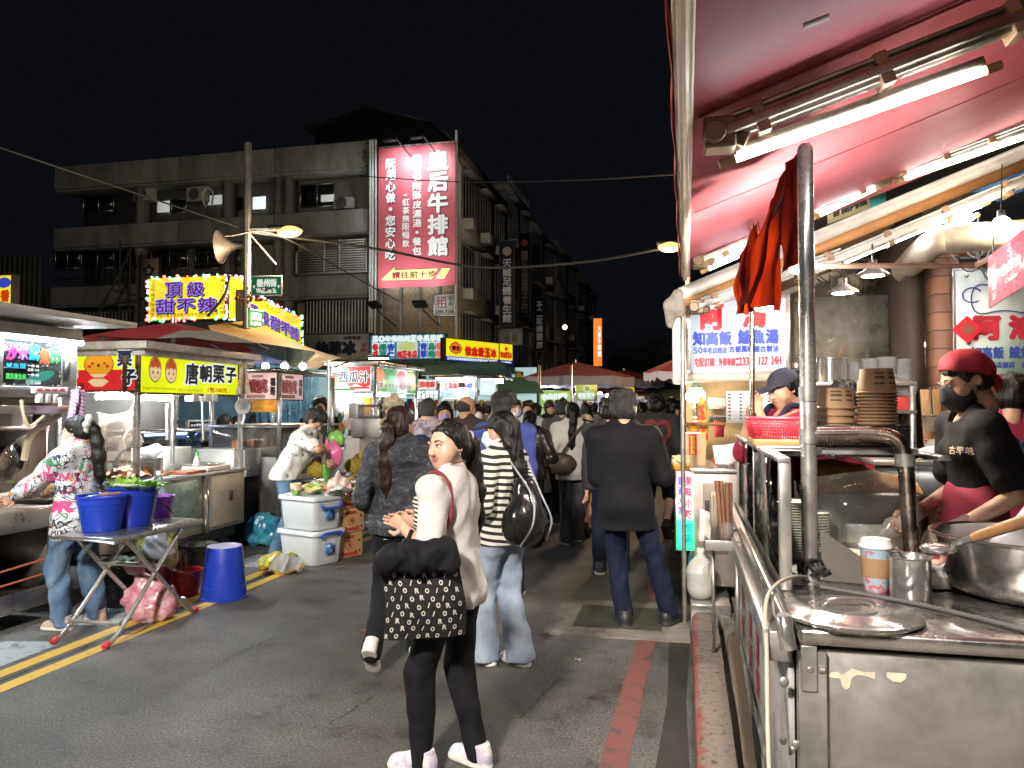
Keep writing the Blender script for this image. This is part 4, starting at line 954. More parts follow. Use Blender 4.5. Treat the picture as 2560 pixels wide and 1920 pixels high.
mb=MB();mb.box(X0-.03,X1+.02,3.98,Y1+.03,ZT-.02,ZT);mb.box(X0-.03,X0+.02,Y0-.03,3.98,ZT-.02,ZT);mb.box(X1-.03,X1+.02,Y0+.2,3.98,ZT-.02,ZT);mb.build('top_plate',STEEL,gc,smooth=0,bevel=.004);BX('top_glass',GLASS,gc,(X0+.02,X1-.03,Y0+.25,3.98,ZT-.012,ZT-.006))
mb=MB();mb.box(X0-.004,X0+.004,Y0+.02,4.44,CT+.01,ZT-.02);mb.build('glass_pane',GLASS,gc,smooth=0)
mb=MB();mb.box(X0-.004,X0+.004,4.46,Y1-.02,CT+.01,ZT-.02);mb.build('glass_pane',GLASS,gc,smooth=0)
mb=MB();p=[PY(2012,1195,3.36),PY(2297,1160,3.36),PY(2297,1390,3.36),PY(2012,1440,3.36)];mb.slab([p[3],p[2],p[1],p[0]],.004);mb.build('front_screen',clear('smeared_glass',(.95,.97,.96),.2,.04,(.8,.78,.72),.03),gc,smooth=0)
pl=tg('steel_pole',(.49,3.36,CT),'stout dark steel pole with rounded top standing on the counter, with a bent side pipe','pole')
POLE=mat('pole_steel',(.50,.48,.45),.26,.72,var=.3,vs=5,rv=.1)
mb=MB();zt=PD(2031,358,3.17).z;bx,by=.495,3.36
mb.lathe((bx,by,CT),[(.036,0),(.034,.02),(.0325,.03),(.0325,zt-CT-.04),(.030,zt-CT-.02),(.02,zt-CT-.006),(0,zt-CT)],24);mb.build('post',POLE,pl)
A=PD(2030,1086,3.16);B=PD(2190,1086,3.10);C1=PD(2240,1100,3.07);C2=PD(2262,1150,3.05);D=PD(2282,1395,3.0)
mb=MB();mb.tube(cv([A,A.lerp(B,.5),B,C1,C2,C2 .lerp(D,.5),D],6),.031,18);mb.build('bent_pipe',mat('pipe_brown_steel',(.36,.30,.25),.26,1.,var=.35,vs=6,rv=.1),pl)
mb=MB()
for z in(PD(2020,1090,3.17).z,PD(2020,985,3.17).z,CT+.02):LT('collar',STEELD,pl,(bx,by,z),[(.034,-.03),(.038,-.03),(.038,.03),(.034,.03)],20)
LT('collar',STEELD,pl,C2,[(.03,-.025),(.037,-.025),(.037,.025),(.03,.025)],18)
mb=MB();r2=random.Random(3)
for i in range(7):a=i*.9;mb.tube(cv([(bx+.035*math.cos(a),by-.04+.02*math.sin(a),CT+.02),(bx+.06*math.cos(a+.7),by-.06+.03*math.sin(a),CT+.05+.03*r2 .random()),(bx+.05*math.cos(a+1.5),by-.05,CT+.015)],5),.006,6)
mb.tube(cv([(bx-.04,by-.03,CT+.05),(bx+.02,by-.05,CT+.09),(bx+.06,by-.04,CT+.03),(bx+.1,by-.06,CT+.012)],5),.008,6);mb.build('wire_tie',BLK,pl)
tz=PD(2140,1100,3.3).z
sh=tg('mesh_tray',tuple(PD(2145,1100,3.3)),'black perforated plastic tray holding brown paper cup stacks','tray')
a=PD(2035,1116,3.25);b=PD(2256,1116,3.25);th_=.0
mb=MB();x0,x1,y0,y1=a.x,b.x,a.y-.02,a.y+.26;z0=PD(2140,1114,3.25).z;z1=PD(2140,1065,3.25).z
nx=34
for zz in np.linspace(z0,z1,7):
 for yy in(y0,y1):mb.bar((x0,yy,zz),(x1,yy,zz),.004,.0045)
 for xx in(x0,x1):mb.bar((xx,y0,zz),(xx,y1,zz),.004,.0045)
for xx in np.linspace(x0,x1,nx):
 for yy in(y0,y1):mb.bar((xx,yy,z0),(xx,yy,z1),.004)
for yy in np.linspace(y0,y1,24):
 for xx in(x0,x1):mb.bar((xx,yy,z0),(xx,yy,z1),.004)
mb.box(x0,x1,y0,y1,z0-.004,z0);mb.bar((x0,y0,z1),(x1,y0,z1),.012,.008);mb.bar((x0,y1,z1),(x1,y1,z1),.012,.008);mb.build('mesh',BLK,sh,smooth=0)
mb=MB();mb.box(x0-.02,x1+.03,y0-.02,y1+.02,z0-.035,z0-.006);mb.build('shelf_plate',STEELD,sh,smooth=0,bevel=.003)
KR=mat('kraft_paper',(.34,.20,.105),.75,var=.1,vs=20);KRD=mat('kraft_ink',(.07,.045,.03),.8)
def cupstack(px0,px1,pyt,pyb,d,nr,lab,top_h,m=KR):
 c=PD((px0+px1)/2,pyb,d);rb=(px1-px0)/1900*d/2;h=(1110-pyt)/1900*d;rt=tg('cup_stack',(c.x,c.y,z0+.002),lab,'cup stack','paper cup stacks on the tray')
 zb=z0+.002;hb=h-top_h;mb=MB();prof=[]
 for i in range(nr):zz=zb+hb*i/nr;prof+=[(rb*1.0,zz-zb),(rb*1.012,zz-zb+hb/nr*.2),(rb*1.0,zz-zb+hb/nr*.45),(rb*.91,zz-zb+hb/nr*.55),(rb*.92,zz-zb+hb/nr*.98)]
 prof+=[(rb*1.01,hb),(rb*1.01,hb+.006),(rb*.97,hb+.008)]
 mb.lathe((c.x,c.y,zb),prof,32);mb.build('nested_cups',m,rt)
 mb=MB();mb.lathe((c.x,c.y,zb+hb+.008),[(rb*.97,0),(rb*.80,top_h-.01),(rb*.80,top_h-.006),(rb*.78,top_h-.006),(rb*.775,top_h-.012),(0,top_h-.012)],32);o=mb.build('top_cup',m,rt)
 mb=MB()
 for q,(zz,hh)in enumerate(((.30,.03),(.52,.05),(.72,.03))):
  for a0 in(-1.9,-1.1):
   V=[];
   for t in range(7):
    aa=a0+.55*t/6;
    for e in(0,1):zc=top_h*(zz)+e*hh*top_h*2;rr=rb*(.97-.17*zc/top_h)+.0012;V.append((c.x+rr*math.cos(aa),c.y+rr*math.sin(aa),zb+hb+.008+zc))
   mb.add(V,[(2*t,2*t+2,2*t+3,2*t+1)for t in range(6)])
 mb.build('print',KRD,o,smooth=0)
cupstack(2034,2136,972,1066,3.36,5,'shorter wider stack of brown paper bowls on the mesh tray, next to the pole',.088)
cupstack(2146,2240,922,1066,3.30,15,'taller stack of brown paper cups with a ribbed side on the mesh tray',.105)
lid=tg('pot_cover',tuple(G(2124,1522,CT+.012)),'large round polished steel pot lid lying on the worktop','lid')
c=G(2122,1520,CT+.03);c=Ve((c.x,c.y,CT));rr=335/1900*2.58/2
mb=MB();mb.lathe(c,[(rr*.97,.006),(rr,.012),(rr*.995,.020),(rr*.93,.024),(rr*.62,.030),(rr*.57,.036),(rr*.53,.036),(rr*.50,.030),(rr*.3,.031),(0,.032)],56);mb.build('disc',STEELP,lid)
mb=MB();u=RT*.085;mb.tube(cv([c-u*.95+Ve((0,0,.03)),c-u*.9+Ve((0,0,.045)),c-u*.5+Ve((0,0,.056)),c+u*.5+Ve((0,0,.056)),c+u*.9+Ve((0,0,.045)),c+u*.95+Ve((0,0,.03))],5),.010,10);mb.lathe(c,[(.088,.031),(.09,.036),(.082,.036),(.080,.032)],30);mb.build('handle',STEELP,lid)
cp=tg('coffee_cup',tuple(G(2190,1478,CT)),'tall pale blue takeaway coffee cup with brown sleeve and white lid','cup')
c=G(2190,1476,CT);mb=MB();mb.lathe(c,[(.040,0),(.043,.008),(.056,.165),(.058,.168)],28)
mb.build('cup',nm_('cup_print',lambda N,L,oc,b:rp(N,L,ns(N,L,mp_(N,L,oc,(1,1,1.6),(0,0,0),(.1,0,0)),14,4,.7),[(.5,(.40,.52,.60)),(.55,(.55,.14,.20)),(.62,(.50,.20,.25)),(.68,(.42,.53,.6))],'LINEAR'),.5),cp)
mb=MB();mb.lathe(c,[(.0478,.055),(.0485,.055),(.0552,.128),(.0542,.128)],28);mb.build('sleeve',KR,cp)
mb=MB();mb.lathe(c,[(.061,.166),(.062,.172),(.059,.178),(.056,.182),(.054,.198),(.050,.198),(.047,.190),(0,.190)],28);mb.build('lid',mat('lid_white',(.72,.72,.72),.4),cp)
cn=tg('steel_canister',tuple(G(2276,1497,CT)),'small open steel canister with a spoon beside the coffee cup','canister')
c=G(2276,1490,CT);mb=MB();mb.lathe(c,[(.070,0),(.072,.004),(.072,.142),(.079,.147),(.079,.150),(.074,.150),(.069,.144),(.068,.01),(0,.008)],32);mb.build('vessel',STEELP,cn)
mb=MB();mb.tube(cv([c+Ve((.02,.02,.02)),c+Ve((.0,.03,.12)),c+Ve((-.03,.05,.165)),c+Ve((-.05,.055,.16))],5),.005,8);mb.build('spoon',STEELP,cn)
pot=tg('steel_pot',tuple(G(2590,1555,CT)),'large wide steel pot with rounded bottom at the right end of the worktop','pot')
c=G(2580,1490,CT);pr_=.335;mb=MB();mb.lathe(c,[(.17,.0),(.24,.008),(.285,.035),(.302,.08),(.312,.17),(.322,.215),(.338,.226),(.338,.230),(.322,.231),(.312,.224),(.300,.17),(.290,.08),(.26,.03),(0,.02)],64)
mb.build('vessel',mat('pot_steel',(.56,.55,.53),.22,1.,var=.12,vs=8,rv=.1,bump=.04,bs=14),pot)
mb=MB();mb.ball(c+Ve((-.06,-.02,.10)),(.17,.16,.085),28,14);mb.build('stew_meat',mat('stewed_meat',(.13,.035,.025),.15,var=.5,vs=7,bump=.5,bs=20,coat=.6),label='glossy dark red stewed meat inside the large steel pot',cat='food')
ld=tg('ladle',tuple(c+Ve((-.2,.1,.2))),'ladle with a long wooden handle resting across the large pot','ladle')
a=PD(2385,1362,2.62);b=PD(2432,1345,2.55);e=PD(2600,1290,2.35)
mb=MB();mb.tube(cv([a,a.lerp(b,.5),b],3),[.012]*7,8);mb.ball(a+Ve((-.05,.0,-.015)),(.06,.05,.02),16,8);mb.build('bowl',STEELP,ld)
mb=MB();mb.tube([b,b.lerp(e,.1),b.lerp(e,.6),e],[.013,.017,.020,.021],14);mb.build('handle',mat('wood_handle',(.34,.17,.07),.5,var=.25,vs=14,stretch=(1,1,1)),ld)
tr=tg('round_tray',tuple(PD(2160,1395,3.55)),'wide round shallow steel tray of pale food behind the glass screen','tray')
c=Ve((PD(2150,1370,3.72).x,PD(2150,1370,3.72).y,CT-.01));mb=MB();mb.lathe(c,[(.24,0),(.27,.03),(.285,.034),(.285,.037),(.268,.036),(.24,.01),(0,.008)],48);mb.build('tray_dish',STEELP,tr)
mb=MB();mb.lathe(c+Ve((0,0,.012)),[(.25,.0),(.22,.018),(.1,.026),(0,.024)],36);mb.build('minced_food',mat('pale_food',(.58,.46,.34),.7,var=.3,vs=40,bump=.6,bs=60),tr)
mb=MB();mb.slab([(bx+.04,3.30,CT+.005),(bx+.33,3.22,CT+.005),(bx+.16,3.32,CT+.12),(bx+.04,3.36,CT+.20)],.006);mb.build('splash_plate',mat('grey_sheet',(.085,.075,.065),.75,.2,var=.2),label='triangular dull steel splash plate at the foot of the pole',cat='plate')
st=tg('rice_steamer',(.72,4.5,CT),'steel steamer box with a heap of orange fried rice behind the glass','steamer')
a=PD(2005,1345,4.2);b=PD(2250,1345,4.2);x0,x1=a.x+.02,b.x;yb=4.15
mb=MB();mb.box(x0,x1,yb,yb+.75,CT,PY(2100,1235,yb).z);mb.build('box',STEELD,st,smooth=0,bevel=.008)
zt=PY(2100,1235,yb).z;mb=MB();f_=Fd((x0-.02,yb-.02,zt-.12),(x1+.05,yb+.8,zt+.3),.02);f_.ell((x0+.14,yb+.32,zt+.02),(.26,.3,.13),k=.05);f_.ell((x0+.42,yb+.38,zt-.01),(.2,.28,.08),k=.06);f_.wob(.006,60,3)
fo(f_,'fried_rice',mat('fried_rice',(.74,.40,.15),.7,var=.35,vs=60,bump=.7,bs=120),st)
mb=MB();p=PD(2088,1195,4.1);mb.slab([p+Ve((-.04,0,.02)),p+Ve((.0,.0,.05)),p+Ve((.09,.02,-.03)),p+Ve((.05,.0,-.05))],.006);mb.build('rice_paddle',BLK,label='dark flat paddle stuck in the orange rice heap',cat='paddle')
for i,(px,py)in enumerate(((2135,1288),(2222,1290))):
 p=PD(px,py,3.95);rt=tg('soup_pot',(p.x,p.y,CT),('left','right')[i]+' round steel soup pot in the counter behind the glass screen','pot','soup pots behind the screen')
 mb=MB();zt2=p.z;mb.lathe((p.x,p.y,CT),[(.09,0),(.092,.01),(.092,zt2-CT),(.098,zt2-CT+.006),(.09,zt2-CT+.008),(.086,zt2-CT-.02),(0,zt2-CT-.03)],28);mb.build('vessel',STEELP,rt)
 if i==0:mb=MB();mb.tube([p+Ve((0,0,-.02)),p+Ve((.05,.02,.12))],.006,6);mb.build('ladle_handle',STEELP,rt)
mb=MB();a=PD(2093,1380,3.85);b=PD(2262,1380,3.85);mb.box(a.x,b.x,a.y-.12,a.y-.11,CT,PD(2100,1300,3.85).z);mb.box(a.x,b.x,a.y+.12,a.y+.14,CT,PD(2100,1300,3.85).z);mb.build('pot_guard',STEEL,label='low steel guard sheet in front of the two soup pots',cat='guard',smooth=0,bevel=.003)
def platestack(c,r,n,h,lab,m,grp):
 rt_=MB();prof=[]
 for i in range(n):z=h*i/n;prof+=[(r*.7,z),(r*.97,z+h/n*.5),(r,z+h/n*.72),(r*.98,z+h/n*.8),(r*.86,z+h/n*.85)]
 prof+=[(r*.75,h),(0,h*.97)];rt_.lathe(c,prof,28)
 return rt_.build('plate_stack',m,label=lab,cat='plates',group=grp)
PORC=mat('melamine_white',(.62,.60,.52),.3,var=.06,vs=10)
c=PD(1985,1400,3.62);platestack((c.x,c.y,CT-.01),.085,22,PD(1985,1245,3.62).z-CT,'tall stack of cream plates inside the glass case behind the pole',PORC,'plate stacks in the case')
c=PD(2030,1385,3.75);platestack((c.x,c.y,CT-.01),.085,15,PD(2030,1272,3.75).z-CT,'shorter stack of cream plates in the glass case, right of the tall stack',PORC,'plate stacks in the case')
bk=tg('red_basket',(.62,4.25,ZT),'bright red perforated plastic basket on top of the glass case','basket')
def basket(x0,x1,y0,y1,z0,z1,m,parent,nx=26,ny=18,fl=.02):
 mb=MB()
 def P(x,y,z):t=(z-z0)/(z1-z0);cx,cy=(x0+x1)/2,(y0+y1)/2;return Ve((x+(fl*t if x>cx else-fl*t if x<cx else 0),y+(fl*t if y>cy else-fl*t if y<cy else 0),z))
 for k_ in range(8):
  zz=z0+(z1-z0)*k_/7;q=[P(x0,y0,zz),P(x1,y0,zz),P(x1,y1,zz),P(x0,y1,zz)]
  for i in range(4):mb.bar(q[i],q[(i+1)%4],.004,.006 if k_<7 else.016)
 for i in range(nx+1):
  t=i/nx
  for yy in(y0,y1):mb.bar(P(x0,yy,z0).lerp(P(x1,yy,z0),t),P(x0,yy,z1).lerp(P(x1,yy,z1),t),.0055,.004)
 for i in range(ny+1):
  t=i/ny
  for xx in(x0,x1):mb.bar(P(xx,y0,z0).lerp(P(xx,y1,z0),t),P(xx,y0,z1).lerp(P(xx,y1,z1),t),.0055,.004)
 mb.box(x0,x1,y0,y1,z0-.004,z0+.003);return mb.build('lattice',m,parent,smooth=0)
a=PD(1872,1092,4.25);b=PD(2005,1092,4.15)
basket(a.x,b.x+.02,4.05,4.42,ZT+.036,PD(1900,1045,4.2).z,mat('basket_red',(.62,.035,.06),.4,var=.1),bk)
mb=MB();mb.box(a.x-.01,b.x+.03,4.03,4.44,ZT,ZT+.032);mb.build('cutting_board',mat('board_wood',(.50,.33,.14),.6,var=.2,vs=6),label='pale wooden board under the red basket on the glass case',cat='board',smooth=0,bevel=.004)
mb=MB();c=PD(1965,1040,4.3);mb.obox(c,(.16,.03,.02),M=Mx.Rotation(R(-24),3,'Y'));mb.build('red_marker',mat('marker_red',(.6,.05,.03),.4),label='red handled tool sticking out of the red basket',cat='tool',smooth=0,bevel=.006)
tr=tg('utensil_tray',(.2,4.4,.8),'steel tray clipped to the cart rail holding utensils','tray')
a=PD(1762,1355,4.3);x0,x1,y0,y1=a.x,.29,a.y-.1,a.y+.32;z0=PD(1800,1368,4.3).z;z1=PD(1800,1343,4.3).z
mb=MB();mb.box(x0,x1,y0,y0+.006,z0,z1);mb.box(x0,x0+.006,y0+.006,y1,z0,z1);mb.box(x0+.006,x1,y1-.006,y1,z0,z1);mb.box(x0+.006,x1,y0+.006,y1-.006,z0,z0+.006);mb.build('tray_body',STEEL,tr,smooth=0,bevel=.002)
mb=MB();mb.bar((.15,y1-.05,z0),(.15,y1-.05,.16),.02);mb.bar((x1-.02,y0+.1,z0),(x1-.02,y0+.1,.16),.02);mb.build('leg',STEELD,tr,smooth=0)
hol=tg('stick_holder',(.24,4.32,z0),'square steel holder with four long brown bamboo tubes','holder')
p=PD(1816,1330,4.32);mb=MB();mb.box(p.x-.03,p.x+.035,p.y-.03,p.y+.03,z0+.006,PD(1816,1305,4.32).z);mb.build('holder_box',clear('acrylic',(.9,.9,.88),.3,.1,(.6,.58,.52),.25),hol,smooth=0)
BAM=mat('bamboo_brown',(.17,.075,.04),.5,var=.3,vs=8)
for i,(dx,dy,tx)in enumerate(((-.022,-.01,-.03),(-.004,.012,-.022),(.012,-.012,-.006),(.024,.01,.0))):
 q=Ve((p.x+dx,p.y+dy,z0+.01));e=Ve((q.x+tx,q.y+.01,PD(1816,1203+i*2,4.32).z));mb=MB();dr=(e-q).normalized()
 mb.tube([q,e],.0125,12);mb.lathe(e,[(.0125,0),(.013,.003),(.009,.003),(.009,-.02),(0,-.021)],12,axis=dr);mb.build('bamboo_tube',BAM,hol)
p=PD(1790,1330,4.38);hol=tg('chopstick_stand',tuple(p),'tall clear stand full of pale wrapped chopsticks on the steel tray','holder')
mb=MB();mb.box(p.x-.03,p.x+.02,p.y-.025,p.y+.025,z0+.006,PD(1790,1240,4.38).z);mb.build('stand',clear('acrylic',(.9,.9,.88),.3,.1,(.6,.58,.52),.25),hol,smooth=0)
mb=MB();r2=random.Random(2)
for i in range(16):x=p.x-.024+.04*r2 .random();y=p.y-.018+.036*r2 .random();mb.bar((x,y,z0+.01),(x+r2 .uniform(-.006,.006),y,PD(1790,1232+r2 .uniform(-6,6),4.38).z),.006)
mb.build('chopsticks',mat('paper_cream',(.60,.50,.38),.7,var=.15),hol,smooth=0)
f_=Fd((-.07,-.07,0),(.07,.07,.3),.008);f_.cap((0,0,.03),(0,0,.12),.045,.035,.03,flat=((0,1,0),.6));f_.cap((0,0,.12),(-.03,0,.2),.03,.004,.03,flat=((0,1,0),.5));f_.wob(.006,80,5)
p=PD(1764,1335,4.45);fo(f_,'tissue_pack',mat('tissue_white',(.66,.62,.56),.8,var=.1),None,[[1,0,0,p.x],[0,1,0,p.y],[0,0,1,z0+.006],[0,0,0,1]],label='crumpled white tissue pack at the left end of the steel tray',cat='tissues')
stp=MB();a=G(1722,1545,.15);stp.box(.02,.30,5.62,6.5,.0,.20);stp.build('metal_step',STEELP,label='low polished steel step between kerb and cart reflecting green light',cat='step',smooth=0,bevel=.006)
def jug(c,lab,m,h=.30,r=.085,cap=None):
 rt=tg('water_jug',c,lab,'jug','plastic jugs');f_=Fd((-.13,-.13,-.01),(.13,.13,.36),.008)
 f_.cap((0,0,r*.8),(0,0,h*.55),r,r*.98,.02);f_.cap((0,0,h*.55),(0,0,h*.85),r*.95,.03,.04);f_.cap((0,0,h*.8),(0,0,h*.97),.026,None,.01);f_.clip((0,0,1),.0);f_.ell((r*.75,-r*.5,h*.62),(.022,.05,.05),k=.01,mode='s')
 fo(f_,'bottle',m,rt,[[1,0,0,c[0]],[0,1,0,c[1]],[0,0,1,c[2]],[0,0,0,1]]);mb=MB();mb.lathe(c,[(.028,h*.93),(.030,h*.935),(.030,h),(.026,h+.004),(0,h+.004)],18);mb.build('cap',cap or WHT,rt);return rt
JUG=mat('jug_plastic',(.66,.66,.60),.35,var=.05,trans=.25)
c=PD(1752,1458,5.65);jug((c.x,c.y,.20),'white translucent plastic jug standing on the steel step',JUG,.36,.10)
c=PD(1758,1440,6.0);jug((c.x,c.y,.20),'blue capped jug behind the white jug on the step',mat('jug_blue',(.03,.16,.36),.35,var=.1),.40,.11,mat('cap_blue',(.03,.16,.40),.4))
AWN=bpy.data.materials.new('awning_cloth');AWN.use_nodes=True
nt=AWN.node_tree;N,L=nt.nodes,nt.links;N.remove(N['Principled BSDF'])
tc=N.new('ShaderNodeTexCoord');n_=ns(N,L,mp_(N,L,tc.outputs['Object'],(.7,.7,.7)),1.6,7,.6)
cc=rp(N,L,n_,[(.3,(.33,.050,.066)),(.5,(.40,.092,.112)),(.7,(.44,.135,.155))])
df=N.new('ShaderNodeBsdfDiffuse');tl=N.new('ShaderNodeBsdfTranslucent');gl=N.new('ShaderNodeBsdfGlossy');gl.inputs['Roughness'].default_value=.42;gl.inputs[0].default_value=(.9,.85,.88,1)
L.new(cc,df.inputs[0]);L.new(cc,tl.inputs[0]);m1=N.new('ShaderNodeMixShader');m1 .inputs[0].default_value=.2;L.new(df.outputs[0],m1 .inputs[1]);L.new(tl.outputs[0],m1 .inputs[2])
m2=N.new('ShaderNodeMixShader');m2 .inputs[0].default_value=.05;L.new(m1 .outputs[0],m2 .inputs[1]);L.new(gl.outputs[0],m2 .inputs[2]);L.new(m2 .outputs[0],N['Material Output'].inputs[0])
wv=ns(N,L,mp_(N,L,tc.outputs['Object'],(1,.25,1)),2.5,3);bp=N.new('ShaderNodeBump');bp.inputs['Strength'].default_value=.25;bp.inputs['Distance'].default_value=.06;L.new(wv,bp.inputs['Height']);L.new(bp.outputs[0],df.inputs['Normal']);L.new(bp.outputs[0],gl.inputs['Normal'])
SL=.40
def az(x):return 2.62+SL*x
aw=tg('awning',(0,2.5,2.6),'large sloping red fabric awning over the right stall, lit pink by tube lamps','awning')
mb=MB();mb.grid(lambda u,v:Ve((.03+4.2*u,-1.2+6.95*v,az(.03+4.2*u)+.02*math.sin(v*16)*math.sin(u*3.1)-.05*math.sin(u*3.14))),40,60,th=.004);mb.build('canopy',AWN,aw)
mb=MB();mb.box(-.03,.03,-1.2,5.78,2.575,2.64);mb.tube([(.0,-1.2,2.56),(.0,5.78,2.56)],.018,10);mb.build('front_bar',mat('bar_cream',(.55,.47,.36),.45,.2,var=.25,vs=6),aw,smooth=30,bevel=.008)
mb=MB();mb.grid(lambda u,v:Ve((-.04-.004*math.sin(u*60),-1.2+6.98*u,2.66-.085*v+.004*math.sin(u*90))),90,4,th=.004);mb.build('valance',mat('valance_red',(.50,.06,.06),.6,var=.1),aw)
mb=MB()
for q in(1.35,2.75,4.10):mb.tube([(.05+4.1*t/12,q,az(.05+4.1*t/12)-.05*math.sin((.02+t/12)*3.14)-.006)for t in range(13)],.006,5)
mb.build('seam',mat('seam_maroon',(.22,.03,.04),.7),aw)
mb=MB();p=hit(2040,55,Ve((-SL,0,1)).normalized(),Ve((-SL,0,1)).normalized().dot(Ve((0,0,2.56))));u=Ve((1,.25,SL)).normalized()*.04;v=Ve((.1,1,.04)).normalized()*.022
mb.slab([p-u-v,p-u+v,p+u*1.1+v,p+u-v],.002);mb.build('tape_patch',mat('tape_brown',(.26,.16,.15),.6,var=.2),aw,smooth=0)
ARMM=mat('arm_aluminium',(.36,.30,.24),.38,.8,var=.3,vs=8)
ARMW=mat('arm_white',(.62,.60,.56),.5,.2,var=.25,vs=8)
def arm(par,Y,p0,p1,m,lab,tubes,tm=TUBE_L,wd=.06,sleeves=3):
 a=PY(*p0,Y);b=PY(*p1,Y);d=(b-a).normalized();mb=MB();mb.bar(a,b,wd,wd*1.2);mb.bar(a+Ve((0,-.045,-.005)),b+Ve((0,-.045,-.005)),.026,.034);mb.bar(a+Ve((0,-.02,.045)),b+Ve((0,-.02,.045)),.05,.016);rt=mb.build('awning_arm',m,par,smooth=0,bevel=.006);rt['label']=lab
 mb=MB();mb.obox(a+d*.02,(.11,.10,.11));mb.cyl(a+Ve((0,-.08,0)),a+Ve((0,.08,0)),.04,n=14);mb.bar(a+d*.04,a+d*.12-Ve((0,0,.06)),.06);mb.build('joint',mat('joint_brown',(.20,.14,.09),.5,.5,var=.4),rt,smooth=30,bevel=.008)
 for t in np.linspace(.15,.92,sleeves):
  mb=MB();c=a.lerp(b,t);mb.bar(c-d*.022,c+d*.022,wd*1.7,wd*1.9);mb.build('clamp',mat('clamp_brown',(.34,.22,.13),.5,.3,var=.3),rt,smooth=0,bevel=.004)
 for i,(t0,t1)in enumerate(tubes):
  a2,b2=PY(*t0,Y),PY(*t1,Y);dd=(b2-a2).normalized();mb=MB();mb.bar(a2+Ve((0,.01,.035)),b2+Ve((0,.01,.035)),.03,.03);mb.build('batten',m,rt,smooth=0)
  mb=MB();mb.cyl(a2,b2,.0135,n=12);mb.build('tube',tm,rt)
  mb=MB();mb.cyl(a2-dd*.06,a2-dd*.002,.017,n=12);mb.cyl(b2+dd*.002,b2+dd*.05,.017,n=12);mb.build('tube_cap',mat('lamp_cap',(.4,.25,.1),.5),rt)
 return rt
TUBE_A=lp_('tube_light_near',(.93,.97,1.0),8.5)
arm(aw,2.78,(1785,345),(2600,28),ARMM,'brown aluminium awning arm with a long bright tube lamp, nearest the camera',[((1840,397),(2462,177))],tm=TUBE_A,sleeves=3)
rt_=aw;a_,b_=Ve((.1,-.35,2.55)),Ve((1.5,-.35,3.05))
BX('awning_arm',ARMM,aw,(.08,1.6,-.33,-.27,2.86,2.93));fill_tube=MB();fill_tube.cyl((.25,-.36,2.80),(1.45,-.36,2.80),.0135,n=12);fill_tube.build('tube_lamp',TUBE_A,aw)  # extra arm and tube lamp added behind the camera to brighten the foreground
arm(aw,5.45,(1745,655),(2185,452),ARMW,'pale awning arm at the far edge of the red awning, left length',[((1772,672),(1888,622)),((2050,537),(2186,473))],tm=TUBE_L,sleeves=2)
arm(aw,5.40,(2185,448),(2620,285),mat('arm_grey',(.40,.39,.38),.45,.4,var=.4,vs=14),'grey awning arm wrapped in wires continuing to the right edge',[((2262,447),(2600,330))],tm=TUBE_W,sleeves=4)
a2=tg('awning',(0,6,2.5),'second awning behind, tan underside with a white and orange front bar','awning')
A=PY(1702,738,6.0);B=PY(2640,350,6.0);mb=MB();d=(B-A).normalized();mb.tube([A,B],.06,14);mb.build('front_bar',mat('bar_white',(.62,.58,.52),.4,.1,var=.15),a2)
mb=MB();mb.bar(A+Ve((0,-.03,-.085)),B+Ve((0,-.03,-.085)),.05,.07);mb.build('valance',mat('valance_orange',(.55,.27,.10),.6,var=.15),a2,smooth=0)
mb=MB();mb.grid(lambda u,v:A+(B-A)*u+Ve((0,3.0*v,.02-.05*math.sin(v*3.1))),16,12,th=.004);mb.build('canopy',mat('canopy_tan',(.42,.26,.13),.7,var=.15),a2)
mb=MB();q=PY(2400,470,6.3);mb.slab([q,q+Ve((.9,0,.5)),q+Ve((.9,0,.15)),q+Ve((.25,0,-.12))],.01);mb.build('blue_tarp',mat('tarp_blue',(.03,.14,.34),.6,var=.15),label='bright blue tarpaulin corner showing above the second awning',cat='tarpaulin',smooth=0)
arm(a2,5.92,(1735,770),(2100,640),ARMW,'white awning arm under the second awning, left of the hanging red cloth',[((1748,775),(1846,737)),((1945,702),(2010,680))],tm=lp_('tube_light_kitchen',(.95,.97,1),45),sleeves=2)
arm(a2,5.88,(2000,690),(2560,455),ARMW,'white ribbed awning arm with the long bright tube, under the second awning',[((2112,655),(2455,512)),((2375,575),(2430,545))],tm=lp_('tube_light_kitchen',(.95,.97,1),45),sleeves=4)
mb=MB();mb.slab([PY(1985,585,6.6),PY(2330,490,6.6),PY(2222,535,6.6)+Ve((0,0,-.25)),PY(2050,580,6.6)+Ve((0,0,-.1))],.02)if False else None
f=Face(PY(2070,560,6.9),PY(2215,505,6.9)-PY(2070,560,6.9),(0,.0,.20));rt=tg('hanging_sign',f.o,'slanting cream sign with green end and brush characters between the two awnings','sign')
lb(rt,f,.03,mat('sign_cream',(.55,.48,.28),.6),IRON,lambda mb,f:(f.rect(mb,.72,0,.28,1,1,0),f.htext(mb,'香豬肉飯',.08,.2,.62,.6,0,.006)),[mat('ink_black',(.02,.02,.02),.6),mat('sign_teal',(.03,.30,.26),.6)],frame=0)
RC=bpy.data.materials.new('red_cloth');RC.use_nodes=True;nt=RC.node_tree;N,L=nt.nodes,nt.links;N.remove(N['Principled BSDF'])
df=N.new('ShaderNodeBsdfDiffuse');df.inputs[0].default_value=(.11,.018,.016,1);tl=N.new('ShaderNodeBsdfTranslucent');tl.inputs[0].default_value=(.24,.06,.025,1);m1=N.new('ShaderNodeMixShader');m1 .inputs[0].default_value=.5
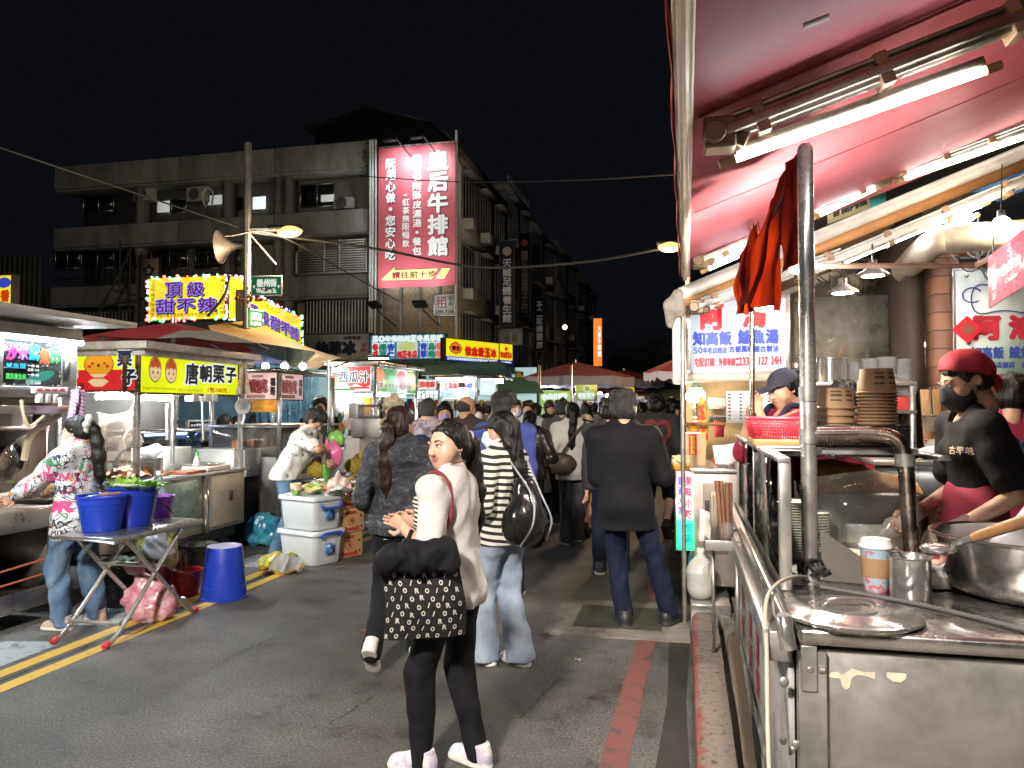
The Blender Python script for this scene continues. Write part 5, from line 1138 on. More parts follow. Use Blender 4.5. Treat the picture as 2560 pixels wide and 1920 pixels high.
tcx=N.new('ShaderNodeTexCoord');wn=ns(N,L,mp_(N,L,tcx.outputs['Object'],(9,9,1.2)),2,3);bp=N.new('ShaderNodeBump');bp.inputs['Strength'].default_value=.6;bp.inputs['Distance'].default_value=.03;L.new(wn,bp.inputs['Height']);L.new(bp.outputs[0],df.inputs['Normal'])
L.new(df.outputs[0],m1 .inputs[1]);L.new(tl.outputs[0],m1 .inputs[2]);L.new(m1 .outputs[0],N['Material Output'].inputs[0])
rc=tg('hanging_cloth',tuple(PD(1930,600,3.7)),'crumpled red cloth banner hung beside the stout pole, glowing orange from lamps behind it','cloth')
def drape(pts,m,n=14):
 tl_,tr_,br_,bl_=[PD(*q)for q in pts];mb=MB()
 def fn(u,v):
  p=(tl_*(1-u)+tr_*u)*(1-v)+(bl_*(1-u)+br_*u)*v;return p+FH*(.035*math.sin(u*13+v*2)+.018*math.sin(u*27+v*5))*(.3+v)+RT*.01*math.sin(v*9+u*6)
 mb.grid(fn,30,30,th=.003);return mb.build('panel',m,rc)
drape(((1962,405,3.35),(2018,372,3.25),(2008,655,3.35),(1958,680,3.5)),RC);drape(((1925,505,3.6),(1968,420,3.42),(1952,775,3.55),(1846,760,3.75)),RC);drape(((1846,640,3.85),(1900,550,3.68),(1886,778,3.75),(1842,785,3.9)),RC)
mb=MB();mb.tube([PD(2018,372,3.22),PD(1968,470,3.4),PD(1862,690,3.9)],.008,6);mb.build('rod',IRON,rc)
hb=tg('tube_lamp',tuple(PD(1968,640,3.6)),'short bare lamp tube glowing between the red cloth panels','lamp','lamps behind the red cloth')
mb=MB();mb.tube([PD(1962,572,3.62),PD(1968,640,3.62),PD(1974,668,3.62)],.013,10);mb.build('tube',lp_('tube_cloth',(1,.90,.74),60),hb);mb=MB();mb.cyl(PD(1964,540,3.6),PD(1963,570,3.62),.014,n=10);mb.cyl(PD(1968,480,3.55),PD(1964,540,3.6),.006,n=8);mb.build('socket',RUST,hb)
for i,(px,py,lab)in enumerate(((1908,766,'bright lamp at the lower edge of the red cloth, left'),(2000,672,'bright lamp under the red cloth against the stout pole'))):
 p=PD(px,py,3.82);hb=tg('cloth_lamp',p,lab,'lamp','lamps behind the red cloth');mb=MB();mb.ball(p,(.05,.035,.026),14,8);mb.build('bulb',lp_('bulb_cloth',(1,.92,.78),270),hb);mb=MB();mb.tube([p+Ve((0,0,.02)),p+Ve((0,.02,.3))],.006,6);mb.build('cord',BLK,hb)
mb=MB();p=PD(1880,1088,4.6);mb.cyl((p.x,p.y,ZT),PD(1880,560,4.6),.016,n=14);mb.build('thin_post',mat('post_warm_steel',(.55,.48,.38),.25,1.,var=.15),label='thin steel post on the glass case in front of the white shop lightbox',cat='post')
mb=MB();p=G(1712,1560);mb.tube([(p.x,p.y,0),(p.x-.005,p.y,1.2),(p.x,p.y,PD(1712,745,5.6).z)],.018,10);mb.build('corner_post',STEELD,label='thin rusty steel post at the kerb carrying the far corner of the awning',cat='post')
f_=Fd((-.12,-.12,-.25),(.12,.12,.15),.012);f_.chain([(.0,0,.08),(-.03,0,0),(-.05,0,-.14)],[.04,.05,.02]);f_.chain([(.02,-.02,.08),(.03,-.02,-.06)],[.04,.02]);f_.wob(.02,40,2);p=PD(1690,765,5.5)
fo(f_,'rag_bundle',mat('rag_grey',(.24,.22,.19),.85,var=.4,vs=12),None,[[1,0,0,p.x],[0,1,0,p.y],[0,0,1,p.z],[0,0,0,1]],label='grey rag bundle tied to the top of the thin kerb post',cat='rag')
f=fY(1727,1966,748,925,6.15)
sg=tg('shop_lightbox',f.o,'large white lightbox sign with red heading and blue menu lines above the second cart','sign')
INKR=mat('ink_red',(.60,.02,.035),.5,emit=.25,ecol=(.7,.03,.05),var=0);INKB=mat('ink_blue',(.03,.06,.42),.5,emit=.25,ecol=(.03,.07,.55),var=0)
def _L(mb,f):
 f.text(mb,'阿',.12,.585,.22,.36,0,.012);f.text(mb,'鴻',.565,.605,.22,.34,0,.012)
 f.htext(mb,'知高飯',.03,.36,.42,.185,1,.007);f.htext(mb,'鱸魚湯',.51,.37,.43,.19,1,.007)
 f.htext(mb,'50年老店總店',.03,.24,.36,.085,1,.003);f.htext(mb,'古都風味遵古製法',.41,.25,.52,.085,1,.003)
 f.htext(mb,'宅配訂購',.04,.055,.22,.12,0,.003);f.htext(mb,'外帶專線:',.30,.06,.22,.11,0,.003);f.text(mb,'233',.51,.065,.105,.11,0,.003);f.text(mb,'127',.72,.07,.09,.11,0,.003);f.text(mb,'24H',.845,.075,.10,.11,0,.003)
def wg_(name,rgb,k):
 def fn(N,L,oc,b):
  n=ns(N,L,oc,1.2,3);c=rp(N,L,n,[(.3,tuple(a*.85 for a in rgb)),(.7,rgb)]);L.new(c,b.inputs['Emission Color']);b.inputs['Emission Strength'].default_value=k*.45;return c
 return nm_(name,fn,.25)
lb(sg,f,.22,wg_('lightbox_white',(.66,.76,.86),.62),STEEL,_L,[INKR,INKB],frame=.03)
mb=MB();mb.box(f.o.x-.14,f.o.x-.036,6.1,6.36,f.o.z-.1,f.o.z+f.h-.02);mb.build('side_box',WHT,sg,smooth=0,bevel=.004)
mb=MB();mb.bar((f.o.x-.1,6.12,f.o.z-.06),(f.o.x+f.w+.06,6.12,f.o.z-.06),.05,.06);mb.build('lower_rail',mat('rail_beige',(.45,.40,.32),.5,.3,var=.3),sg,smooth=0,bevel=.006)
c2=tg('food_cart',(.5,6.6,0),'steel food cart with a shrine shelf and menus under the white lightbox','cart')
zc=PD(1760,1178,5.95).z
mb=MB();mb.box(.05,.62,6.0,7.3,.25,zc);mb.build('body',mat('cart_wood_steel',(.34,.30,.26),.45,.6,var=.3,vs=5),c2,smooth=0,bevel=.006)
mb=MB();mb.box(.02,.66,5.97,7.33,zc+.001,zc+.03);mb.build('worktop',STEEL,c2,smooth=0,bevel=.004)
mb=MB();mb.box(.12,.30,5.985,5.998,.50,zc-.08);mb.build('door',mat('door_brown',(.22,.17,.14),.5,.3,var=.3),c2,smooth=0,bevel=.003)
mb=MB();mb.box(.135,.165,5.97,5.984,.72,.90);mb.build('handle',BLK,c2,smooth=0,bevel=.01)
mb=MB();
for x in(.08,.6):mb.box(x-.02,x+.02,7.2,7.24,zc+.03,2.1)
mb.build('post',STEEL,c2,smooth=0)
mb=MB();mb.box(.0,.72,7.25,7.28,zc+.03,2.05);mb.build('back_board',mat('board_tan',(.50,.36,.20),.6,var=.25,vs=4),c2,smooth=0)
mb=MB();mb.box(.0,.3,6.2,6.24,zc+.35,zc+.38);mb.build('rack_bar',WOOD,c2,smooth=0)
mb=MB()
for x,y in((.08,6.03),(.58,6.03),(.08,7.25),(.58,7.25)):mb.box(x-.02,x+.02,y-.02,y+.02,.11,.25)
mb.build('leg',STEELD,c2,smooth=0)
def _led(N,L,oc,b):
 s_=N.new('ShaderNodeSeparateXYZ');L.new(oc,s_.inputs[0]);c=rp(N,L,s_.outputs[2],[(.0,(.02,.85,.22)),(.22,(.05,.9,.35)),(.34,(.85,.55,.45)),(.6,(1,.35,.38)),(.75,(.9,.25,.45))])
 L.new(c,b.inputs['Emission Color']);b.inputs['Emission Strength'].default_value=1.0;return c
led=tg('led_sign',tuple(PD(1712,1375,5.85)),'tall narrow LED sign box glowing pink above and green below at the kerb','sign')
a=PD(1692,1375,5.85);b=PD(1735,1375,5.85);h=(1375-1180)/1900*5.85
mb=MB();mb.box(a.x,b.x,a.y,a.y+.10,PD(1700,1375,5.85).z,PD(1700,1180,5.85).z);mb.build('panel',nm_('led_gradient',_led,.3),led,smooth=0,bevel=.004)
f=Face((a.x,a.y,PD(1700,1375,5.85).z),(b.x-a.x,0,0),(0,0,h),.002);mb=MB();f.vtext(mb,'歡迎光臨',.12,.45,.34,.5,0,.003);f.vtext(mb,'美味小吃',.55,.40,.34,.56,1,.003);f.vtext(mb,'知高',.55,.1,.34,.26,2,.003);mb.build('lettering',[mat('led_blue',(.1,.1,.8),.4,emit=.8,ecol=(.15,.1,.9),var=0),mat('led_red',(.8,.05,.1),.4,emit=.7,ecol=(.9,.08,.15),var=0),mat('led_teal',(.0,.4,.35),.4,emit=.4,ecol=(0,.5,.4),var=0)],led,smooth=0)
mb=MB();mb.box(a.x-.012,a.x-.001,a.y-.004,a.y+.104,PD(1700,1376,5.85).z,PD(1700,1179,5.85).z);mb.build('frame',STEEL,led,smooth=0)
lt=tg('plastic_pail',tuple(PD(1702,1175,5.8)),'small cream and yellow pail with wire handle hung on the cart corner','pail')
c=PD(1702,1177,5.8);r_=24/1900*5.8
mb=MB();mb.lathe(c,[(r_*.55,0),(r_*.85,.012),(r_,.045),(r_*1.0,.08),(r_*.9,.105),(r_*.93,.112),(r_*.8,.112),(r_*.8,.1),(0,.09)],24)
mb.build('tub',nm_('pail_cream_yellow',lambda N,L,oc,b:(lambda s_:(L.new(oc,s_.inputs[0]),rp(N,L,s_.outputs[2],[(.03,(.75,.35,.03)),(.07,(.75,.66,.36))]))[1])(N.new('ShaderNodeSeparateXYZ')),.4),lt)
mb=MB();mb.tube(cv([c+Ve((-r_*.8,-r_*.5,.1)),c+Ve((-.0,-r_*1.1,.06)),c+Ve((r_*.8,-r_*.5,.03))],6),.004,6);mb.build('handle',BLK,lt)
shr=tg('shrine_shelf',tuple(PD(1735,1165,6.3)),'small tan shrine cabinet with a red couplet on the second cart','shrine')
a=PD(1714,1172,6.2);b=PD(1764,1172,6.2);mb=MB();mb.box(a.x,b.x,6.25,6.55,zc+.03,PD(1740,1082,6.2).z);mb.build('cabinet',mat('board_tan',(.5,.36,.2),.6),shr,smooth=0,bevel=.004)
f=fY(1722,1742,1085,1137,6.245);mb=MB();f.rect(mb,0,0,1,1,0,0);f.vtext(mb,'財源廣進',.25,.05,.5,.9,1,.003,1);mb.build('couplet',[mat('paper_red',(.55,.03,.03),.7),mat('ink_gold',(.75,.48,.08),.4)],shr,smooth=0)
mb=MB();c=PD(1733,1078,6.35);mb.lathe(c,[(.05,0),(.04,.02),(.065,.05),(.075,.055),(.06,.055),(0,.04)],18);mb.build('gold_bowl',mat('gold_bowl',(.70,.42,.08),.3,.6),label='small golden bowl on the shrine cabinet',cat='bowl')
mb=MB();c=PD(1738,1062,6.4);mb.ball(c,(.04,.03,.05),12,8);mb.ball(c+Ve((0,0,.05)),.025,10,6);mb.build('figurine',mat('figurine_brown',(.12,.06,.03),.4),label='small dark figurine standing behind the golden bowl',cat='figurine')
bl=tg('hanging_lamp',tuple(PD(1738,1000,6.3)),'round white hanging lamp glowing beside the kerb post','lamp');c=PD(1739,992,6.3)
mb=MB();mb.lathe(c,[(0,-.045),(.05,-.045),(.075,-.02),(.075,.03),(.05,.05),(0,.055)],22);mb.build('shade',lp_('lamp_shade_white',(1,.82,.58),45),bl);mb=MB();mb.tube([c+Ve((0,0,.05)),c+Ve((0,0,.4))],.006,6);mb.lathe(c,[(.03,.05),(.055,.07),(.02,.12),(0,.12)],16);mb.build('cord',mat('cap_mint',(.3,.45,.35),.5),bl)
f=Face(PD(1775,1150,6.0)+Ve((0,0,0)),RT*.085+Ve((0,0,-.085)),RT*.085+Ve((0,0,.085)));mb=MB();f.rect(mb,0,0,1,1,0);o_=f.u;f.text(mb,'春',.25,.25,.5,.5,1,.004);mb.build('spring_paper',[mat('paper_red',(.55,.03,.03),.7),mat('ink_black',(.02,.02,.02),.6)],label='red diamond paper with a black spring character on the cart front',cat='paper',smooth=0)
mh=tg('menu_holder',tuple(PD(1815,1178,5.75)),'small steel box stuffed with white order slips','order slips');c=PD(1815,1180,5.8);zb=zc+.03
mb=MB();a=PD(1793,1150,5.8);b=PD(1838,1150,5.8);mb.box(a.x,b.x,a.y,a.y+.09,c.z,PD(1800,1158,5.8).z);mb.build('box',STEELP,mh,smooth=0,bevel=.003)
mb=MB()
for i in range(6):
 f=Face(PD(1788+i*3,1160,5.79+i*.012),RT*.12+Ve((0,0,.006*i)),Ve((-.02+.008*i,0,.14)));f.rect(mb,0,0,1,1,0)
 for q in range(4):f.rect(mb,.12,.2+.16*q,.7,.04,1,1)
mb.build('order_slips',[mat('paper_white',(.66,.68,.70),.7),mat('ink_grey',(.3,.3,.32),.6)],mh,smooth=0)
mb=MB();c=PD(1798,1093,6.25);mb.lathe(c,[(.035,0),(.045,.13),(.048,.135),(.042,.135),(.038,.01)],18);mb.build('pen_cup',mat('cup_maroon',(.28,.03,.05),.35,var=.2),label='dark red ribbed cup of red straws under the black lids',cat='cup')
mb=MB()
for i in range(9):c=PD(1772+i*5,1052-(i%2),6.4);mb.obox(c,(.012,.2,.085),M=Mx.Rotation(R(14),3,'Y'))
mb.build('lid_row',BLK,label='row of black takeaway lids standing left of the picture menu',cat='lids',smooth=0,bevel=.004)
mb=MB();c=PD(1790,1008,6.6);mb.box(c.x-.07,c.x+.09,c.y-.1,c.y+.2,c.z-.05,c.z+.05);mb.build('steel_tin',STEELP,label='square steel tin above the row of black lids',cat='tin',smooth=0,bevel=.006)
for i,(a_,b_)in enumerate(((1816,1874),(1887,1945))):
 f=fY(a_,b_,978,1057,6.05);rt=tg('menu_board',f.o,('left','right')[i]+' half of the white picture menu behind the thin post','menu','picture menus on the second cart')
 mb=MB();mb.slab([f.o,f.o+f.r*f.w,f.o+f.r*f.w+f.u*f.h,f.o+f.u*f.h],.01);mb.build('board',mat('menu_white',(.60,.60,.60),.4),rt,smooth=0);mb=MB()
 for q in range(8):
  for e in(0,1):f.disc(mb,.14+.48*e,.9-.11*q,.07,.03,0,1,12);f.rect(mb,.24+.48*e,.89-.11*q,.2,.018,1,1)
 mb.build('dish_pictures',[mat('dish_brown',(.10,.07,.05),.6,var=.5,vs=60),mat('ink_grey',(.3,.3,.32),.6)],rt,smooth=0)
mb=MB();r2=random.Random(8);pts=[PD(1752,990,6.1),PD(1756,1040,6.1),PD(1762,1100,6.1),PD(1752,1150,6.1)];mb.tube(cv(pts,6),[.012,.02,.026,.03,.034,.036,.036,.035,.034,.033,.03,.028,.026,.024,.02,.018,.014,.01,.006][:len(cv(pts,6))],8);mb.build('yellow_umbrella',nm_('yellow_red_cloth',lambda N,L,oc,b:rp(N,L,ns(N,L,oc,14,3),[(.5,(.70,.55,.06)),(.56,(.55,.06,.04))]),.7),label='folded yellow and red pennant hanging beside the red cup',cat='pennant')
u=tg('red_parasol',tuple(GD(1690,9.5,.12)),'bright red parasol with white valance at the kerb behind the cart','parasol')
def parasol(rt,px,d,py_edge,py_top,wpx,m,mv,n=8,sag_=.06,val=.10,base=0,mp=None,rot=0.):
 c=PD(px,py_edge,d);R_=wpx/1900*d/2;zt=PD(px,py_top,d).z;h=zt-c.z;V=[Ve((c.x,c.y,zt))];F=[];ring=4;mb=MB();k=n*6
 for q in range(1,ring+1):
  t=q/ring
  for i in range(k):
   a=2*math.pi*i/k+rot;loc=(i%6)/6;bulge=math.cos(math.pi/n)/math.cos(((i/6%1)-.5)*2*math.pi/n);rr=R_*t*bulge;V.append(Ve((c.x+rr*math.cos(a),c.y+rr*math.sin(a),zt-h*(t**1.15)+sag_*math.sin(math.pi*(i/6%1))*-.3*t)))
 F+=[(0,1+i,1+(i+1)%k)for i in range(k)]
 for q in range(ring-1):F+=[(1+q*k+i,1+(q+1)*k+i,1+(q+1)*k+(i+1)%k,1+q*k+(i+1)%k)for i in range(k)]
 mb.add(V,F);mb.build('canopy',m,rt)
 if mv:
  mb=MB();E_=V[1+(ring-1)*k:];mb.add(E_+[p-Ve((0,0,val+.02*math.sin(i*1.05*math.pi)))for i,p in enumerate(E_)],[(i,k+i,k+(i+1)%k,(i+1)%k)for i in range(k)]);mb.build('valance',mv,rt)
 mb=MB();mb.cyl((c.x,c.y,base),(c.x,c.y,zt+.05),.025,n=10);mb.build('pole',mp or ALU,rt)
 mb=MB()
 for i in range(n):a=2*math.pi*i/n+rot;mb.bar((c.x,c.y,zt-.03),(c.x+R_*math.cos(a),c.y+R_*math.sin(a),c.z-.02),.015)
 mb.build('ribs',IRON,rt,smooth=0)
 return c,R_,zt
parasol(u,1735,9.5,930,880,250,mat('parasol_red',(.42,.045,.04),.7,var=.12),mat('valance_white_red',(.5,.42,.42),.7),base=.12)
kt=tg('shop_interior',(2.5,9,0),'dark open shop front with cluttered walls and ceiling behind the right stall','building')
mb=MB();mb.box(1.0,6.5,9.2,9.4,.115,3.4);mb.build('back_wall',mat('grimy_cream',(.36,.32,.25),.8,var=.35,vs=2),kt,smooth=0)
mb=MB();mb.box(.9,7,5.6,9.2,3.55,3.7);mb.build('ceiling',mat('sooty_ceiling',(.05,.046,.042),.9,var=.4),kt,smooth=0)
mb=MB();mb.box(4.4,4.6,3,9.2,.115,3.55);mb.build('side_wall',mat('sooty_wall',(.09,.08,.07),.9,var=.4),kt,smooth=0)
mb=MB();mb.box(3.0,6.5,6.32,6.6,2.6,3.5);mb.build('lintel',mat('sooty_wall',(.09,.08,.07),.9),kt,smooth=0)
def _plank(N,L,oc,b):
 br=N.new('ShaderNodeTexBrick');br.inputs['Scale'].default_value=2.2;br.inputs['Color1'].default_value=(.20,.085,.04,1);br.inputs['Color2'].default_value=(.13,.055,.028,1);br.inputs['Mortar'].default_value=(.02,.012,.01,1);br.inputs['Mortar Size'].default_value=.012;br.offset=.0;br.inputs['Brick Width'].default_value=2;br.inputs['Row Height'].default_value=.30
 L.new(mp_(N,L,oc,(1,1,1),(R(90),0,0)),br.inputs['Vector']);bp_(N,L,ns(N,L,mp_(N,L,oc,(1,1,14)),6,4),b,.4);return br.outputs[0]
PLANK=nm_('wood_planks',_plank,.6)
a=PY(2285,1150,6.3);b=PY(2392,640,6.3);m_=PY(2330,640,6.3)
mb=MB();mb.box(m_.x,b.x,6.25,6.5,.115,PY(2360,640,6.3).z);mb.build('wood_pillar',PLANK,kt,smooth=0);mb=MB();mb.box(m_.x,4.4,6.24,6.5,PY(2360,638,6.3).z,PY(2360,600,6.3).z);mb.build('wood_beam',WOOD,kt,smooth=0)
mb=MB();mb.box(a.x+.02,m_.x-.004,6.5,8.2,.115,3.3);mb.build('pillar_side',mat('dark_planks',(.045,.03,.022),.7,var=.4,stretch=(1,1,6)),kt,smooth=0)
mb=MB();c0=PY(2330,606,6.0);mb.tube(cv([PY(2318,640,6.1)+Ve((0,.6,0)),PY(2325,615,6.0),PY(2370,598,5.9),PY(2480,590,5.8),PY(2640,580,5.7)],6),.10,16);mb.build('ventilation_duct',mat('duct_dusty',(.36,.31,.24),.6,.4,var=.35,vs=6,bump=.3,bs=12),label='dusty round ventilation duct under the ceiling at the upper right',cat='duct')
mb=MB();mb.tube([PY(2040,665,4.1),PY(2440,664,4.1)],.014,8);mb.tube([PY(2440,664,4.1),PY(2620,580,3.9)],.016,8);mb.build('hanging_rail',mat('rail_rust',(.22,.16,.12),.5,.5,var=.4),label='rusty horizontal pipe rail across the stall at the stout pole',cat='rail')
r2=random.Random(12);mb=MB()
for i in range(26):
 a=PY(r2 .uniform(2010,2330),r2 .uniform(620,760),7.5);b=PY(r2 .uniform(2050,2560),r2 .uniform(600,760),7.3);mb.tube(sag(a,b,r2 .uniform(.05,.4),10),r2 .choice((.006,.009,.012)),5)
for i in range(8):
 a=PY(r2 .uniform(2380,2560),r2 .uniform(540,600),6.1);b=PY(r2 .uniform(2300,2560),r2 .uniform(580,640),6.2);mb.tube(sag(a,b,r2 .uniform(.1,.3),10),.007,5)
mb.build('ceiling_cables',mat('cable_mix',(.10,.09,.08),.6,var=.9,vs=2),label='tangle of cables hanging under the shop ceiling',cat='cables')
mb=MB();p0=PY(2105,775,7.8);p1=PY(2225,775,7.8);mb.grid(lambda u,v:Ve((p0 .x+(p1 .x-p0 .x)*u+.02*math.sin(v*8),7.8+.03*math.sin(u*15),p0 .z+.35-1.2*v)),16,10,th=.01);mb.build('hanging_sacks',mat('sack_cream',(.42,.37,.28),.8,var=.3),label='pale hanging plastic sheet at the back of the kitchen',cat='sheet')
mb=MB();a=PY(1985,745,7.0);b=PY(2222,955,7.0);mb.box(a.x,b.x,6.98,7.0,b.z,a.z);mb.build('steam_screen',clear('steamy_film',(.9,.9,.88),.25,.2,(.55,.52,.45),.45),label='steamed up clear sheet hanging over the kitchen bench',cat='sheet',smooth=0)
shf=tg('kitchen_shelf',tuple(PY(2200,1150,6.4))[:2]+(.115,),'open steel kitchen shelf with plates, pots and red trays','shelf')
z1=PY(2200,955,6.4).z;x0=PY(1975,955,6.4).x;x1=PY(2288,955,6.4).x
mb=MB();mb.box(x0,x1,6.35,6.75,z1-.03,z1);mb.build('upper_board',STEEL,shf,smooth=0,bevel=.003)
z2=PY(2200,1025,6.4).z;mb=MB();mb.box(x0,x1,6.35,6.75,z2-.03,z2);mb.build('lower_board',STEEL,shf,smooth=0,bevel=.003)
for x in(x0+.03,x1-.03):
 for y in(6.37,6.73):mb=MB();mb.box(x-.02,x+.02,y-.018,y+.018,.115,z1-.031);mb.build('leg',STEELD,shf,smooth=0)
for i,(pa,pb,pt)in enumerate(((2118,2155,907),(2156,2195,897),(2196,2240,893),(2241,2280,898))):
 c=PY((pa+pb)/2,950,6.55);rr=(pb-pa)/1900*6.6/2*.98;platestack((c.x,c.y,z1),rr,20,PY(pa,pt,6.55).z-z1,('first','second','third','fourth')[i]+' white plate stack from the left on the kitchen shelf',mat('plate_white',(.64,.65,.66),.4,var=.05),'white plate stacks on the shelf')
for i,(pa,pb,pt)in enumerate(((1985,2030,910),(2040,2112,898))):
 c=PY((pa+pb)/2,950,6.5);rr=(pb-pa)/1900*6.6/2;rt=tg('stock_pot',(c.x,c.y,z1),('smaller','larger')[i]+' shiny steel stock pot on the kitchen shelf','pot','stock pots on the shelf');hh=PY(pa,pt,6.5).z-z1
 mb=MB();mb.lathe((c.x,c.y,z1),[(rr,0),(rr,hh),(rr*1.04,hh+.005),(rr*.97,hh+.01),(rr*.95,hh-.02),(0,hh-.04)],28);mb.build('vessel',STEELP,rt)
 mb=MB();mb.tube([(c.x+rr*.3,c.y,z1+hh-.03),(c.x+rr*.85,c.y,z1+hh+.10)],.010,8);mb.build('spoon_handle',WOOD,rt)
mb=MB();a=PY(2236,1012,6.4);b=PY(2278,992,6.4);mb.box(a.x,b.x,6.4,6.6,z2,b.z);mb.build('red_tray',mat('tray_red',(.5,.05,.05),.4),label='red plastic tray on the lower kitchen shelf',cat='tray',smooth=0,bevel=.005)
f_=Fd((-.2,-.15,-.02),(.2,.15,.25),.015);f_.ell((0,0,.08),(.15,.1,.09));f_.wob(.02,35,4);p=PY(2250,985,6.5);fo(f_,'plastic_bag',clear('bag_clear',(.92,.92,.92),.3,.15,(.7,.7,.7),.4),None,[[1,0,0,p.x],[0,1,0,p.y],[0,0,1,p.z-.02],[0,0,0,1]],label='crumpled clear plastic bag on the red tray',cat='bag')
for i,(px,py,wd,warm,lab)in enumerate(((2182,690,74,1,'wide dish lamp glowing orange under the ceiling, left of the pillar'),(2107,733,70,0,'grey dish lamp with a white glow near the stout pole'))):
 c=PY(px,py,5.6);rr=wd/1900*5.7/2;rt=tg('dish_lamp',c,lab,'lamp','dish lamps in the kitchen');mb=MB();mb.lathe(c,[(rr,0),(rr*.95,.012),(rr*.5,.045),(.03,.06),(.03,.10),(0,.10)],26);mb.build('shade',mat('enamel_grey',(.16,.15,.14),.4,.2),rt)
 mb=MB();mb.lathe(c,[(0,-.006),(rr*.86,.002),(rr*.88,.006),(0,.02)],24);mb.build('lamp_glass',lp_('dish_glow_warm' if warm else 'dish_glow_cool',(1,.72,.38)if warm else(.85,.93,1),45 if warm else 40),rt);mb=MB();mb.tube([c+Ve((0,0,.10)),c+Ve((0,0,.22))],.006,6);mb.build('cord',BLK,rt)
def bulb(p,r,m,lab,cord=.4,grp=None):
 rt=tg('light_bulb',p,lab,'lamp',grp);mb=MB();mb.ball(p,r,16,10);mb.build('bulb',m,rt);mb=MB();mb.cyl(p+Ve((0,0,r*.85)),p+Ve((0,0,r*1.7)),r*.45,n=10);mb.tube([p+Ve((0,0,r*1.7)),p+Ve((.01,0,cord))],.005,5);mb.build('socket',BLK,rt);return rt
bulb(PY(2504,561,5.6),.055,lp_('bulb_right',(1,.85,.62),32),'round warm bulb hanging at the upper right near the duct')
bulb(PY(2304,862,8.6),.035,BULB_C,'small cold bulb over the shelf at the very back of the kitchen')
mb=MB();a=PY(2228,955,8.9);b=PY(2316,800,8.9);mb.box(a.x,b.x,8.85,9.1,a.z,b.z);mb.build('alcove_panel',mat('panel_pink',(.40,.22,.17),.7,var=.2),kt,smooth=0)
mb=MB()
for z in(a.z,b.z):mb.box(a.x-.05,b.x+.05,8.7,8.84,z-.04,z+.04)
mb.build('alcove_frame',WOOD,kt,smooth=0)
sv=tg('chopping_board',tuple(PY(2330,1100,6.2)),'worn tall wooden chopping board leaning on the pillar','board');a=PY(2312,1110,6.1);b=PY(2358,972,6.1)
mb=MB();mb.slab([Ve((a.x,6.1,a.z)),Ve((b.x,6.1,a.z)),Ve((b.x,6.18,b.z)),Ve((a.x,6.18,b.z))],.03);mb.build('board',mat('board_stained',(.36,.20,.08),.6,var=.4,vs=5,stretch=(2,2,.6)),sv,smooth=0,bevel=.006)
si=tg('mesh_strainer',tuple(PY(2330,1050,6.0)),'small wire mesh noodle strainer hanging in front of the wooden board','strainer');c=PY(2330,1080,6.02)
mb=MB();mb.lathe(c,[(.035,0),(.055,.05),(.066,.11),(.070,.115),(.066,.115)],20);mb.build('basket',clear('wire_mesh',(.8,.8,.8),.3,.3,(.45,.42,.36),.5),si);mb=MB();mb.tube([c+Ve((0,0,.115)),c+Ve((0,.01,.2)),c+Ve((0,.02,.32))],.010,8);mb.tube(cv([c+Ve((.07,0,.115)),c+Ve((0,-.07,.115)),c+Ve((-.07,0,.115)),c+Ve((0,.07,.115)),c+Ve((.07,0,.115))],6),.005,6);mb.build('handle',BLK,si)
f=fY(2392,2640,672,1045,6.22);ws=tg('wall_sign',f.o,'pale green wall sign with red heading, blue text and fish outline at the right edge','sign')
def _W(mb,f):
 f.text(mb,'阿',.20,.53,.25,.15,0,.014);f.text(mb,'鴻',.56,.53,.25,.15,0,.014)
 f.htext(mb,'知高飯',.16,.40,.34,.075,1,.005);f.htext(mb,'鱸魚湯',.55,.40,.34,.075,1,.005);f.htext(mb,'50年老店總店 古都風味',.16,.335,.76,.04,1,.002);f.htext(mb,'宅配訂購 外帶專線',.16,.235,.76,.06,0,.003);f.text(mb,'2336-1127',.32,.145,.6,.07,0,.003)
 pts=[f.at(.5+.33*math.cos(a),.80+.11*math.sin(a)+.03*math.sin(3*a),1)for a in np.linspace(0,6.28,40)];mb.tube(pts,.005,5,1);pts=[f.at(.18+.1*math.cos(a),.83+.05*math.sin(a),1)for a in np.linspace(.5,5.5,16)];mb.tube(pts,.005,5,1)
def _wg(N,L,oc,b):
 s_=N.new('ShaderNodeSeparateXYZ');L.new(oc,s_.inputs[0]);return rp(N,L,s_.outputs[2],[(.25,(.36,.60,.50)),(.75,(.60,.66,.63))])
lb(ws,f,.05,nm_('sign_mint_white',_wg,.35),ALU,_W,[mat('ink_red_wall',(.52,.03,.05),.5),mat('ink_blue_wall',(.04,.08,.35),.5)],frame=.015)
mb=MB()
for px,py in((2416,690),(2420,858)):mb.lathe(PY(px,py,6.21),[(.015,0),(.012,.01),(0,.014)],12,axis=(0,-1,0))
mb.build('screw_cap',STEELP,ws)
c=PY(2418,824,6.19);f=Face(c+Ve((0,0,-.105)),Ve((.105,0,.105)),Ve((-.105,0,.105)));mb=MB();f.rect(mb,0,0,1,1,0);f.text(mb,'福',.28,.28,.44,.44,1,.005);mb.build('fortune_paper',[mat('paper_red2',(.62,.02,.04),.6),mat('ink_brown',(.25,.10,.05),.6)],label='red diamond fortune paper stuck on the left edge of the wall sign',cat='paper',smooth=0)
f=Face(PD(2472,770,3.6),PD(2600,690,3.15)-PD(2472,770,3.6),(0,0,.245));cs=tg('cashier_sign',f.o,'pink hanging acrylic cashier sign with pale lettering at the right edge','sign')
